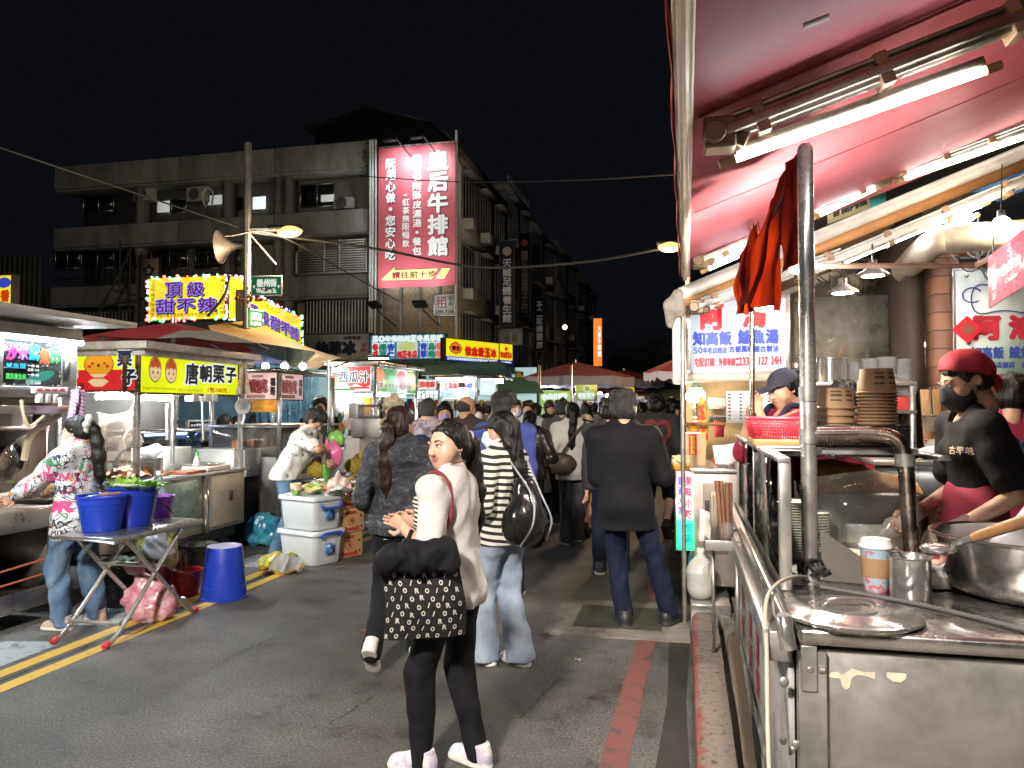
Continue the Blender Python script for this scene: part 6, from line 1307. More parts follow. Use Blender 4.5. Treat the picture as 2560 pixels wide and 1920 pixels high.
lb(cs,f,.008,mat('acrylic_pink',(.50,.16,.22),.25,var=.06),ALU,lambda mb,f:(f.htext(mb,'收銀台',.30,.42,.42,.2,0,.003),f.text(mb,'Cashier',.38,.24,.26,.09,0,.001),f.vtext(mb,'排隊點餐',.10,.08,.1,.72,0,0),f.vtext(mb,'敬請配合',.82,.2,.1,.72,0,0),f.text(mb,'S',.44,.70,.08,.15,0,.001)),[mat('ink_pale_pink',(.75,.62,.60),.5)],frame=0)
mb=MB()
for t in(.12,.85):q=f.o+f.r*f.w*t+f.u*f.h;mb.tube([q,q+Ve((0,0,.06)),q+Ve((.01,0,.10))],.004,6)
mb.build('hook',STEELD,cs)
bc=tg('kitchen_bench',(1.9,5.0,.115),'grey steel kitchen bench behind the woman in the red headscarf','bench');a=PY(2180,1150,5.0);b=PY(2700,1150,5.0);zb=PY(2250,1152,5.0).z
mb=MB();mb.box(a.x,b.x,5.0,5.55,zb-.03,zb);mb.build('worktop',STEEL,bc,smooth=0,bevel=.004);mb=MB();mb.box(a.x+.03,b.x,5.04,5.06,zb-.22,zb-.031);mb.box(a.x+.03,b.x,5.1,5.5,.35,.38);mb.build('apron_panel',mat('bench_grey',(.22,.24,.27),.5,.4),bc,smooth=0)
for x in(a.x+.06,2.2):mb=MB();mb.box(x-.02,x+.02,5.08,5.12,.115,zb-.031);mb.build('leg',STEELD,bc,smooth=0)
mb=MB();q=PY(2262,1250,5.2);q2=PY(2358,1220,5.2);mb.box(q.x,(q.x+q2 .x)/2-.002,5.2,5.4,q.z-.02,q2 .z);mb.box((q.x+q2 .x)/2+.002,q2 .x,5.2,5.4,q.z-.02,q2 .z);mb.build('carton',CARD,label='two small brown cartons under the kitchen bench',cat='carton',smooth=0,bevel=.003)
def papercup(px0,px1,yt,yb,d,lab):
 c=PD((px0+px1)/2,yb,d);rr=(px1-px0)/1900*d/2;h=(yb-yt)/1900*d;mb=MB();mb.lathe((c.x,c.y,zb),[(rr*.8,0),(rr*.97,h),(rr,h+.003),(rr*.94,h+.003),(rr*.78,.01),(0,.008)],26)
 return mb.build('paper_bowl',nm_('bowl_floral',lambda N,L,oc,b:rp(N,L,ns(N,L,oc,26,2,.4),[(.55,(.70,.68,.64)),(.58,(.62,.10,.08))],'CONSTANT'),.5),label=lab,cat='bowl',group='floral paper bowls')
papercup(2312,2360,1105,1143,5.15,'white paper bowl with red flowers on the bench, left of the woman');papercup(2515,2542,1103,1142,5.1,'white and red paper bowl on the bench, right of the woman')
f_=Fd((-.22,-.12,-.02),(.22,.12,.14),.012);f_.cap((-.12,0,.03),(.12,.02,.035),.04,.05,.05,flat=((0,0,1),.7));f_.wob(.015,60,4);p=PY(2290,1145,5.15);fo(f_,'plastic_wrap',mat('bag_white',(.64,.66,.70),.45,var=.12),None,[[1,0,0,p.x],[0,1,0,p.y],[0,0,1,zb+.01],[0,0,0,1]],label='crumpled white plastic packets on the bench left of the floral bowl',cat='packets')
bt=tg('water_bottle',tuple(PY(2374,1140,5.25)),'clear water bottle with a teal cap behind the floral bowl','bottle');c=PY(2374,1140,5.3);c.z=zb
mb=MB();mb.lathe(c,[(.035,0),(.04,.01),(.04,.14),(.015,.20),(.015,.22)],18);mb.build('bottle_body',clear('pet_bottle',(.85,.93,.95),.4,.05,(.5,.6,.62),.25),bt);mb=MB();mb.lathe(c,[(.018,.215),(.018,.24),(0,.24)],14);mb.build('cap',mat('cap_teal',(.03,.36,.32),.4),bt)
c=PY(2385,1140,5.1);mb=MB();mb.lathe((c.x,c.y,zb),[(.045,0),(.06,.10),(.064,.105),(.066,.125),(.05,.135),(0,.14)],22);mb.build('lidded_tub',mat('tub_mint',(.50,.62,.56),.4,var=.1),label='pale lidded tub beside the woman in the red headscarf',cat='tub')
platestack((PY(2545,1145,5.0).x,5.15,zb-.34),.10,18,.3,'stack of black plates at the right edge below the floral bowl',BLK,'black plates')
f_=Fd((-.2,-.2,0),(.2,.2,.42),.014);f_.ell((0,0,.13),(.15,.13,.13),k=.03);f_.cap((0,0,.2),(.03,0,.36),.07,.02,.05);f_.wob(.014,45,6);p=PD(2560,1390,3.05);fo(f_,'plastic_bag',mat('bag_white',(.64,.66,.70),.45),None,[[1,0,0,p.x],[0,1,0,p.y],[0,0,1,CT-.05],[0,0,0,1]],label='full white plastic bag behind the big pot at the right edge',cat='bag')
st_=tg('food_tub',tuple(PD(2240,1380,3.3)),'steel tub of sliced meat beside the woman gloved hand','tub');c=PD(2335,1365,3.05);c.z=CT
mb=MB();mb.box(c.x-.16,c.x+.16,c.y-.10,c.y+.12,CT,CT+.09);mb.build('tub',STEEL,st_,smooth=0,bevel=.005);f_=Fd((-.2,-.14,-.04),(.2,.14,.1),.012);r2=random.Random(4)
for i in range(14):f_.ell((r2 .uniform(-.12,.12),r2 .uniform(-.08,.08),r2 .uniform(.0,.03)),(.035,.03,.018),k=.008,lab=r2 .choice((0,1)))
fo(f_,'sliced_meat',[mat('meat_pale',(.60,.36,.28),.4,var=.25,vs=30),mat('meat_dark',(.30,.04,.04),.35,var=.3,vs=30)],st_,[[1,0,0,c.x],[0,1,0,c.y],[0,0,1,CT+.085],[0,0,0,1]])
TUBE_S=lp_('tube_light_stall',(.95,.98,1),85)
def tube(par,a,b,m=None,r=.016,name='tube_lamp'):
 d=(b-a).normalized();mb=MB();mb.cyl(a,b,r,n=10);o=mb.build(name,m or TUBE_S,par);mb=MB();mb.bar(a+Ve((0,0,r*2)),b+Ve((0,0,r*2)),.04,.025);mb.build('batten',ALU,o,smooth=0);return o
CART=mat('cart_steel',(.44,.41,.36),.34,.9,var=.25,vs=5,bump=.06,bs=20)
XA=-4.75
sa=tg('squid_stall',(XA,3.5,0),'grey steel squid stall with a black menu screen at the left edge','stall')
BX('body',mat('stall_dark_steel',(.16,.15,.14),.45,.7,var=.4),sa,(XA-1.2,XA-.02,1.6,5.0,.12,.22),(XA-1.2,XA-1.1,1.6,5.0,.22,.80),(XA-1.1,XA-.02,4.95,5.0,.22,.80))
BX('worktop',CART,sa,(XA-1.2,XA+.02,1.55,5.03,.80,.86),bevel=.006)
BX('front_lip',CART,sa,(XA+.021,XA+.04,1.55,5.03,.70,.85),(XA-.02,XA+.02,1.55,5.0,.12,.26),(XA-.018,XA+.018,4.9,5.0,.26,.80),bevel=.004)
TB('elastic_cord',mat('cord_orange',(.5,.16,.08),.7),sa,(sag((XA+.03,3.6,.42),(XA+.03,4.95,.47),.01),.008),(sag((XA+.03,3.6,.33),(XA+.03,4.95,.36),.01),.008))
BX('roof',mat('roof_sheet',(.48,.48,.47),.5,.4,var=.2),sa,(XA-1.5,-4.2,1.0,5.15,2.23,2.27),bevel=.004)
BX('fascia',mat('fascia_grey',(.40,.38,.35),.5,.3,var=.25),sa,(XA-.1,-4.55,1.0,4.98,2.12,2.20),(XA-.08,XA-.02,1.0,4.95,2.2,2.228),(XA-1.4,XA-.1,4.9,4.98,1.55,2.2),bevel=.004)
fs=fX(5,152,846,964,XA)
y1=PX(197,900,XA).y
BX('panel',mat('panel_grey',(.36,.35,.33),.45,.5,var=.15),sa,(XA-.12,XA-.011,fs.o.y-1.5,y1,fs.o.z-.08,2.12),bevel=.01)
BX('lower_rail',CART,sa,(XA-.1,XA,fs.o.y-1.5,y1,1.56,1.62),bevel=.004)
BX('post',CART,sa,(XA-.06,XA-.0,y1-.05,y1,.86,1.56),(XA-1.2,XA-1.14,y1-.05,y1,.86,2.2))
tube(sa,Ve((XA+.05,fs.o.y-1.5,2.115)),Ve((XA+.05,y1-.02,2.115)),lp_('tube_blue',(.80,.93,1),48))
sc=tg('menu_screen',fs.o,'black menu screen with neon coloured characters on the squid stall','screen')
def _sc(mb,f):
 for i,(ch,m_)in enumerate(zip('沙茶魷魚蒜',range(5))):f.text(mb,ch,.05+.185*i,.56-.03*(i in(3,))+.03*(i in(1,2)),.17,.34,m_,.006)
 f.htext(mb,'魷魚頭',.05,.39,.33,.10,2,.003);f.htext(mb,'蔬菜魷魚串',.05,.15,.33,.12,4,.003)
 for q,s_ in enumerate(('一串 40','三串 110','一串 40')):f.text(mb,s_,.40,.43-.09*q-.02*(q==2),.19,.06,5,.002)
 pts=[(.62+.20*math.cos(a)+.14*math.cos(a)*.4,.22+.12*math.sin(a)+.11*math.cos(a))for a in np.linspace(0,6.28,26)];f.poly(mb,pts,6,1);f.rect(mb,.38,.06,.12,.09,5,1);f.rect(mb,.52,.06,.11,.09,5,1)
 r=random.Random(1)
 for i in range(22):f.disc(mb,r.choice((.03,.97,r.random())),r.choice((.04,.95,.5*r.random())),.012,.016,7,1,8)
lb(sc,fs,.05,mat('screen_black',(.01,.011,.012),.12,var=0),ALU,_sc,[gw('neon_'+n,c,.9)for n,c in(('pink',(230,60,160)),('violet',(165,90,210)),('cyan',(50,170,200)),('orange',(225,110,60)),('green',(70,190,90)),('white',(225,235,235)),('sea',(50,130,115)),('dot',(235,230,170)))])
BX('speaker_bar',BLK,sc,(XA,XA+.02,fs.o.y+fs.w+.03,fs.o.y+fs.w+.07,fs.o.z+.05,fs.o.z+.2))
pb=tg('switch_panel',PX(125,985,XA),'white socket strip with red switches and plugs under the menu screen','switch panel');p=PX(125,978,XA)
BX('plate',WHT,pb,(XA+.002,XA+.04,p.y-.18,p.y+.13,p.z-.02,p.z+.03),bevel=.004);BX('red_switch',mat('switch_red',(.5,.03,.03),.4),pb,*[(XA+.041,XA+.05,p.y-.16+.07*i,p.y-.12+.07*i,p.z,p.z+.02)for i in range(4)]);BX('plug',WHT,pb,*[(XA+.01,XA+.05,p.y-.15+.07*i,p.y-.11+.07*i,p.z-.09,p.z-.021)for i in range(3)],bevel=.004)
XG=XA-.36
ya=PX(112,1100,XG).y
gb=tg('glass_cabinet',(XG-.3,ya-1,.86),'glass food cabinet with a pinkish frame on the squid stall counter','display case');zt=PX(112,1073,XG).z
FR=mat('frame_pink_brown',(.42,.30,.25),.5,.2)
BX('frame',FR,gb,*[(x-.015,x+.015,y-.015,y+.015,.865,zt)for x in(XG,XG-.5)for y in(ya,ya-.9,ya-.45)],(XG-.52,XG+.02,ya-1.0,ya+.02,zt,zt+.035),(XG-.52,XG+.02,ya-1.0,ya+.02,.862,.95))
BX('glass_pane',GLASS,gb,(XG-.003,XG+.003,ya-.88,ya-.02,.95,zt));BX('glass_pane',GLASS,gb,(XG-.48,XG-.02,ya-.003,ya+.003,.95,zt))
def pile(name,m,c,r,n,sz,lab,cat,sd=1,par=None,dome=.5,mats=None,parent=None):
 f_=Fd((-r-.1,-r-.1,-.05),(r+.1,r+.1,r*dome+sz*3),max(sz*.28,.008));q=random.Random(sd)
 for i in range(n):
  a=q.random()*6.3;t=math.sqrt(q.random());f_.ell((r*t*math.cos(a),r*t*math.sin(a),r*dome*(1-t*t)*q.random()),(sz*q.uniform(.7,1.2),sz*q.uniform(.7,1.2),sz*q.uniform(.5,.9)),k=.008,lab=q.randrange(len(mats))if mats else 0)
 f_.clip((0,0,1),0);k={}if parent else dict(label=lab,cat=cat)
 return fo(f_,name,mats or[m],parent,[[1,0,0,c[0]],[0,1,0,c[1]],[0,0,1,c[2]],[0,0,0,1]],**k)
tube(gb,Ve((XG-.25,ya-.9,zt-.03)),Ve((XG-.25,ya-.1,zt-.03)),TUBE_W)
for i,(dy,m_)in enumerate(((-.2,mat('veg_green',(.20,.36,.08),.6,var=.4,vs=30)),(-.65,mat('squid_pale',(.62,.45,.35),.5,var=.25,vs=30)))):pile('skewered_food',m_,(XG-.25,ya+dy,.951),.16,30,.045,('green vegetables heaped inside the glass cabinet','pale squid pieces heaped inside the glass cabinet')[i],'food',i)
BX('griddle',mat('griddle',(.06,.055,.05),.35,.8,var=.4),None,(XA-.75,XA-.05,ya+.08,4.9,.862,.89),label='black griddle plate at the end of the squid stall counter',cat='griddle',bevel=.004)
TB('fume_hose',mat('hose_cream',(.55,.48,.33),.5,var=.2),None,(cv([PX(0,1010,XA-.1),PX(90,1000,XA-.1),PX(150,1030,XA-.12),PX(120,1055,XA-.15),PX(75,1090,XA-.2),PX(60,1150,XA-.25)],8),.025),(cv([PX(52,1000,XA),PX(60,1040,XA),PX(75,1065,XA),PX(110,1040,XA)],8),.012),label='cream hoses looping in front of the squid stall seller',cat='hoses')
BX('till',WHT,None,(XA-.4,XA-.1,PX(2,1100,XA-.2).y,PX(30,1100,XA-.2).y,zt+.04,PX(0,1025,XA-.2).z),label='white electronic box with grey trim on top of the glass cabinet',cat='till',bevel=.01)
tw=tg('striped_towel',PX(180,975,XA+.05),'purple striped towel hanging from the squid stall corner','towel');c0=PX(185,975,XA+.06)
def _tw(N,L,oc,b):
 w=N.new('ShaderNodeTexWave');w.inputs['Scale'].default_value=13;L.new(mp_(N,L,oc,(1,1,1),(0,R(60),0)),w.inputs['Vector']);return rp(N,L,w.outputs['Fac'],[(.3,(.22,.12,.27)),(.6,(.52,.38,.52))])
mb=MB();zb=PX(185,1190,XA).z
mb.grid(lambda u,v:c0+Ve((.05*math.sin(u*9+v*4)+.02,(u-.5)*(.05+.14*min(1,v*2))-.06*v,(zb-c0 .z)*v)),16,30,th=.01);mb.build('cloth',nm_('towel_stripes',_tw,.9),tw);TB('hook',WHT,tw,(cv([PX(183,985,XA+.02),PX(196,975,XA+.05),PX(198,968,XA+.06)],4),.008))
XC=-4.85
yc=PX(345,900,XC).y;yd=PX(603,900,XC).y;XF=XC+.12
cc=tg('chestnut_cart',(XC,(yc+yd)/2,0),'steel chestnut cart with glowing yellow signboards and a sheet metal canopy','cart')
zr=PX(345,868,XC+.16).z
BX('canopy_roof',mat('canopy_alu',(.50,.47,.42),.45,.6,var=.3,vs=8),cc,(XC-1.0,XC+.16,yc-.1,yd+.15,zr,zr+.07),(XC-.9,XC+.1,yc-.04,yd+.1,zr-.06,zr-.001),bevel=.006)
BX('post',STEEL,cc,*[(x-.022,x+.022,y-.022,y+.022,.9,zr-.06)for x,y in((XC,yc),(XC,yd),(XC-.85,yc),(XC-.85,yd))],bevel=.004)
fe=fX(350,594,878,980,XC+.026)
s1=tg('chestnut_sign',fe.o,'glowing yellow chestnut signboard with two cartoon nuts facing the street','sign')
INKN=mat('ink_dark_navy',(.01,.015,.04),.5,var=0);HALO=gw('ink_halo',(235,245,250),.9)
def nut(mb,f,x,y,r,c=(3,4,1)):
 k=f.w/f.h;f.disc(mb,x,y,r*1.1,r*k*1.5,1,1);f.disc(mb,x,y-.0,r*1.0,r*k*1.38,4,2);f.poly(mb,[(x-r*1.0,y+.0),(x-r*.8,y+r*k*.8),(x,y+r*k*1.55),(x+r*.8,y+r*k*.8),(x+r*1.0,y),(x+r*.6,y+r*k*.35),(x+r*.4,y+r*k*.05),(x,y+r*k*.4),(x-r*.4,y+r*k*.05),(x-r*.6,y+r*k*.35)],3,3)
 for sg in(-1,1):f.disc(mb,x+sg*r*.42,y-r*k*.35,r*.12,r*k*.2,1,4,10)
 f.poly(mb,[(x-r*.35,y-r*k*.8),(x,y-r*k*.98),(x+r*.35,y-r*k*.8),(x,y-r*k*.9)],5,4)
def _ch(mb,f):
 nut(mb,f,.125,.58,.052);nut(mb,f,.27,.57,.052)
 for i,ch in enumerate('唐朝栗子'):y_=(.26,.34,.33,.36)[i];f.text(mb,ch,.41+.145*i,y_,.125,(.55,.45,.48,.42)[i],6,.022,1);f.text(mb,ch,.41+.145*i,y_,.125,(.55,.45,.48,.42)[i],0,.009,3)
 f.text(mb,'Sugar fried chestnuts',.02,.06,.30,.085,2,0);f.rect(mb,.63,.02,.25,.2,7,1);f.text(mb,'1包100元',.645,.05,.22,.14,5,.003,2)
 f.text(mb,'純手工炒製 香甜好吃',.34,.06,.25,.06,2,0)
lb(s1,fe,.1,gw('sign_lime',(226,236,18),.95),RUST,_ch,[INKN,mat('ink_brown2',(.16,.05,.02),.5),mat('ink_olive',(.25,.25,.02),.5),gw('nut_red',(196,80,40),.7),gw('nut_cream',(238,205,160),.8),gw('ink_red_lit',(205,40,25),.7),HALO,gw('lime2',(232,240,40),.95)],frame=.02)
fe2=fY(150,338,868,975,yc-.03)
s2=tg('chestnut_sign',fe2 .o,'yellow and red end signboard with a round cartoon nut character on the chestnut cart','sign')
def _c2(mb,f):
 f.rect(mb,0,0,1,.47,5,0);f.disc(mb,.52,.60,.20,.29,1,1);f.disc(mb,.52,.60,.19,.275,3,2);f.poly(mb,[(.40,.37),(.64,.37),(.58,.29),(.46,.29)],4,3)
 for sg in(-1,1):f.disc(mb,.52+sg*.08,.62,.016,.03,1,4,10);f.disc(mb,.52+sg*.12,.55,.025,.035,5,4,10)
 f.disc(mb,.52,.575,.02,.04,1,4,10);f.poly(mb,[(.44,.26),(.60,.26),(.66,.20),(.58,.08),(.46,.08),(.38,.20)],4,2)
 for ch,x,y in(('栗',.78,.55),('子',.84,.12),('栗',.06,.3)):f.text(mb,ch,x,y,.18,.34,6,.018,3);f.text(mb,ch,x,y,.18,.34,0,.008,5)
 f.text(mb,'100元',.12,.05,.22,.10,0,.003,2)
lb(s2,fe2,.06,gw('sign_lime',(226,236,18),.95),RUST,_c2,[INKN,mat('ink_brown2',(.16,.05,.02),.5),INKN,gw('nut_orange',(236,160,30),.8),gw('nut_cream',(238,205,160),.8),gw('sign_red_lit',(214,30,34),.85),HALO],frame=.02)
BX('middle_strut',RUST,cc,(XC-.12,XC-.08,yc-.05,yc-.034,fe2 .o.z-.02,zr-.06))
yn=yc-.35;y2=PX(622,1200,XF).y;zc=.95
BX('body',mat('cart_door_steel',(.42,.36,.28),.4,.75,var=.25,vs=4),cc,(XF-.95,XF-.03,yn,y2-.03,.34,zc-.03),bevel=.012)
BX('worktop',STEEL,cc,(XF-1.0,XF+.02,yn-.02,y2,zc-.03,zc),bevel=.006)
ym=PX(518,1280,XF).y
BX('door',mat('door_beige',(.50,.42,.32),.4,.5,var=.15),cc,(XF-.029,XF-.012,ym+.05,y2-.08,.38,zc-.05),bevel=.008)
BX('door',mat('door_green_grey',(.30,.36,.30),.3,.6,var=.3),cc,(XF-.029,XF-.012,yn+.1,ym-.08,.42,zc-.06),bevel=.006)
BX('door_handle',IRON,cc,(XF-.012,XF-.004,y2-.35,y2-.29,.62,.72));BX('edge_strip',STEELP,cc,(XF-.028,XF+.01,ym-.03,ym+.02,.34,zc-.035))
BX('underframe',IRON,cc,(XF-.9,XF-.1,yn+.05,y2-.1,.22,.338));
for y in(yn+.2,y2-.3):
 mb=MB();mb.lathe((XF-.12,y,.11),[(.02,-.03),(.11,-.03),(.11,.03),(.02,.03)],18,axis=(1,0,0));mb.build('wheel',RUBR,cc)
tube(cc,PX(362,993,XC-.1),PX(425,996,XC-.1),r=.025);tube(cc,PY(243,992,yc+.1),PY(326,990,yc+.1),r=.025)
BX('lamp_bracket',WHT,cc,*[(XC-.05+.02*i,XC+.05,PX(p_,995,XC).y-.05,PX(p_,995,XC).y+.05,PX(p_,1004,XC).z,PX(p_,985,XC).z)for i,p_ in enumerate((480,510,528))],bevel=.01)
TB('thin_rack',ALU,cc,([PX(432,990,XC-.1),PX(432,1160,XC-.1)],.018),([PX(505,1000,XC-.3),PX(508,1100,XC-.3)],.014),([PX(418,1010,XC-.2),PX(418,1100,XC-.2)],.02))
yp=PX(603,1000,XC+.06).y
TB('stout_post',STEELP,cc,([(XC+.06,yp,zc),(XC+.06,yp,zr-.06)],.022));LT('post_base',STEELP,cc,(XC+.06,yp,zc),[(.07,0),(.07,.19),(.06,.2),(.025,.2)])
fan=tg('clip_fan',PX(607,1018,XC+.12),'grey clip on fan strapped to the post of the chestnut cart','fan');c=PX(607,1016,XC+.12)
mb=MB()
for rr in(.03,.055,.08):mb.tube([c+Ve((.0,0,0))+RT*rr*math.cos(a)+Ve((0,0,rr*math.sin(a)))-FH*.02*(1-rr/.09)for a in np.linspace(0,6.1,22)],.0025,5,closed=True)
for a in np.linspace(0,6.1,16):mb.tube([c-FH*.02,c+RT*.085*math.cos(a)+Ve((0,0,.085*math.sin(a)))],.002,4)
mb.lathe(c,[(.084,-.035),(.09,-.03),(.09,.0),(.084,.005)],24,axis=-FH);mb.build('cage',mat('fan_grey',(.16,.155,.15),.5),fan);mb=MB()
for i in range(3):a=2.1*i;u=RT*math.cos(a)+Ve((0,0,math.sin(a)));v=RT*-math.sin(a)+Ve((0,0,math.cos(a)));mb.slab([c+FH*.015,c+u*.07-v*.03+FH*.02,c+u*.075+v*.02+FH*.01],.003)
mb.ball(c+FH*.02,.03,10,8);mb.build('blade',GREYP,fan);TB('bracket',WHT,fan,([c+FH*.03,c+FH*.05+Ve((0,0,-.12)),PX(605,1062,XC+.1)],.012),([PX(590,1058,XC+.1),PX(622,1062,XC+.1)],.008))
pn=tg('pennant',PX(606,960,XC+.1),'folded pale pennant with red marks hanging at the end of the yellow signboard','pennant');q=[PX(a_,b_,XC+.1)for a_,b_ in((608,900),(614,902),(622,985),(588,985))]
mb=MB();mb.grid(lambda u,v:(q[0]*(1-u)+q[1]*u)*(1-v)+(q[3]*(1-u)+q[2]*u)*v+Ve((.03*math.sin(u*7)*v,0,0)),8,8,th=.006);mb.build('cloth',nm_('pennant_print',lambda N,L,oc,b:rp(N,L,ns(N,L,oc,9,4),[(.48,(.50,.46,.38)),(.54,(.52,.2,.12)),(.6,(.52,.48,.25))]),.8),pn)
mb=MB();q=[PY(a_,b_,yc+.15)for a_,b_ in((240,1030),(345,1008),(350,1165),(250,1180))]
mb.grid(lambda u,v:(q[0]*(1-u)+q[1]*u)*(1-v)+(q[3]*(1-u)+q[2]*u)*v+Ve((0,.03*math.sin(u*11+v*5)+.02*math.sin(v*17+u*4),-.06*math.sin(u*3.1)*(1-v))),24,20,th=.003);mb.build('plastic_sheet',clear('milky_film',(.95,.93,.9),.3,.2,(.72,.62,.52),.30),label='milky plastic sheet hung at the near end of the chestnut cart',cat='sheet')
dr=tg('chestnut_drum',(XC-.3,yc+.1,zc),'glass roasting tub full of shiny brown chestnuts at the near end of the cart','chestnuts');c=PX(312,1200,XC-.15);c.z=zc
LT('tub',GLASS,dr,c,[(.22,0),(.24,.02),(.24,.16),(.235,.16)]);pile('chestnuts',None,(c.x,c.y,zc+.02),.2,90,.03,'','',3,parent=dr,mats=[mat('chestnut_brown',(.20,.06,.02),.25,var=.4,vs=40,coat=.5),mat('chestnut_orange',(.45,.18,.06),.3,var=.4,vs=40,coat=.5)])
stc=tg('steel_can',(XC-.2,yc+.8,zc),'steel can with a crumpled pale bag on top of the chestnut cart','can');c=PX(380,1185,XC-.15);c.z=zc;LT('can_body',STEELP,stc,c,[(.1,0),(.1,.17),(.105,.175),(.09,.175)])
f_=Fd((-.16,-.16,-.03),(.16,.16,.2),.012);f_.ell((0,0,.05),(.1,.08,.06));f_.wob(.018,50,2);fo(f_,'tissue_bag',mat('bag_white',(.64,.66,.70),.45),None,[[1,0,0,c.x],[0,1,0,c.y],[0,0,1,c.z+.18],[0,0,0,1]],label='crumpled white bag on the steel can',cat='bag')
BX('foam_box',mat('foam_white',(.70,.70,.68),.7,var=.05),None,(XC-.75,XC-.35,PX(400,1150,XC-.4).y,PX(470,1150,XC-.4).y,zc,PX(440,1118,XC-.4).z),label='white foam box behind the posts on the chestnut cart',cat='box',bevel=.01)
sl=tg('weighing_scale',PX(515,1195,XC),'beige electronic weighing scale on the chestnut cart worktop','scale');q=PX(515,1195,XC-.05)
BX('scale_body',mat('scale_beige',(.52,.46,.36),.5),sl,(q.x-.15,q.x+.16,q.y-.2,q.y+.2,zc,zc+.05),bevel=.012);BX('pan',STEELP,sl,(q.x-.17,q.x+.1,q.y-.19,q.y+.19,zc+.06,zc+.07));BX('pan_support',BLK,sl,(q.x-.08,q.x+.02,q.y-.08,q.y+.08,zc+.05,zc+.06))
bt=tg('green_bottle',PX(492,1165,XC-.1),'small clear bottle with a green cap on the chestnut cart','bottle');q=PX(492,1170,XC-.15);q.z=zc;LT('bottle',mat('bottle_pale',(.55,.66,.52),.3),bt,q,[(.035,0),(.035,.1),(.015,.15),(.015,.16)]);LT('cap',mat('cap_green',(.06,.42,.08),.4),bt,q,[(.02,.15),(.018,.19),(0,.19)])
BX('paper_bags',mat('paper_red_brown',(.30,.08,.06),.8,var=.4,vs=30),None,(XC-.05,XC+.12,PX(440,1215,XC).y,PX(490,1215,XC).y,zc,zc+.03),label='folded red printed paper bags at the edge of the chestnut cart',cat='paper bags',bevel=.005)
TB('wooden_paddle',WOOD,None,([PX(400,1190,XC),PX(432,1178,XC-.1)],.018),label='wooden paddle lying near the steel can on the chestnut cart',cat='paddle')
LT('bowl',WHT,None,(XC+.02,yp-.25,zc),[(.03,0),(.07,.04),(.072,.045),(.06,.04),(0,.015)],label='small white bowl near the post base of the chestnut cart',cat='bowl')
pr=tg('parasol',(XC-.7,yc+1.2,0),'wide dark red parasol with a faded section behind the chestnut cart canopy','parasol')
parasol(pr,432,8.3,862,806,480,nm_('parasol_two_tone',lambda N,L,oc,b:(lambda s_:(L.new(oc,s_.inputs[0]),rp(N,L,s_.outputs[0],[(.52,(.34,.025,.03)),(.53,(.30,.27,.25))],'CONSTANT'))[1])(N.new('ShaderNodeSeparateXYZ')),.8),None,n=8,base=.11)
def fairy(par,p0,p1,n,cols,sd):
 q=random.Random(sd)
 for ci,m_ in enumerate(cols):
  mb=MB();k=0
  for i in range(n):
   if q.randrange(len(cols))!=ci:continue
   p=p0 .lerp(p1,(i+.5)/n)+Ve((q.uniform(-.02,.02),q.uniform(-.03,.03),q.uniform(-.05,.05)));mb.ball(p,q.choice((.02,.03,.04)),8,6);k+=1
  if k:mb.build('fairy_lights',m_,par)
FL=[lp_('fairy_red',(1,.03,.05),2.2),lp_('fairy_green',(.02,.9,.25),2),lp_('fairy_pink',(1,.3,.4),2)];FLB=[lp_('fairy_blue',(.12,.15,1),2.4),FL[0],FL[1]]
PUR=gw('ink_lilac',(140,140,250),.9);MAR=gw('ink_purple',(110,20,110),.7);YG=wg_('sign_yellow',(.72,.60,.02),.9)
def yel(f,lab,nm,big):
 rt=tg('corner_signboard',f.o,lab,'sign','yellow signboards with fairy lights')
 def LL(mb,f):
  for ch,x,y,w_,h_ in big:
   f.text(mb,ch,x+.012,y-.03,w_,h_,3,.035,1);f.text(mb,ch,x,y,w_,h_,0,.032,3);f.text(mb,ch,x,y,w_,h_,1,.006,5)
  nm(mb,f)
 lb(rt,f,.25,YG,IRON,LL,[PUR,MAR,mat('ink_maroon',(.08,.02,.02),.6),mat('ink_black',(.02,.02,.02),.6)],frame=.04);return rt
YS=17.0
f=fY(371,568,693,798,YS)
ra=yel(f,'large yellow signboard with purple characters and red green fairy lights above the parasol',lambda mb,f:(f.vtext(mb,'古早味風味獨家',.025,.08,.055,.84,3,0),f.vtext(mb,'香Q好吃口碑相傳',.905,.08,.055,.86,3,0),f.htext(mb,'榮獲中華民國消費者協會食品評鑑金牌獎',.1,.05,.8,.1,2,0)),[('頂',.22,.56,.2,.32),('級',.50,.57,.2,.30),('甜',.10,.18,.23,.30),('不',.37,.19,.22,.28),('辣',.64,.18,.22,.31)])
a,b,c,d=f.o,f.o+f.r*f.w,f.o+f.r*f.w+f.u*f.h,f.o+f.u*f.h
for i,(p,q,n)in enumerate(((d,c,15),(a,b,13),(a,d,8),(b,c,11))):fairy(ra,p+Ve((0,-.05,0)),q+Ve((0,-.05,0)),n*2,FL,i)
f2=Face(b+Ve((.03,0,.0)),Ve((.22,.60,0))*1.35,f.u*f.h*.98)
rb=yel(f2,'yellow corner panel with a blue oval turned toward the street, left of the lamp pole',lambda mb,f:(f.disc(mb,.75,.55,.32,.34,0,1),f.text(mb,'頂',.62,.4,.26,.3,1,.01,3)),[])
fairy(rb,f2 .o+f2 .u*f2 .h+Ve((.03,-.03,0)),f2 .o+f2 .u*f2 .h+f2 .r*f2 .w,16,FL,9);fairy(rb,f2 .o+Ve((.03,-.03,0)),f2 .o+f2 .r*f2 .w,12,FL,10)
q0=PD(612,828,19);q1=PD(752,835,21.5);zt=PD(612,728,19).z;f3=Face(q0,Ve((q1 .x-q0 .x,q1 .y-q0 .y,-.38)),(0,0,zt-q0 .z));f3 .h=zt-q0 .z;f3 .u=Ve((0,0,1))
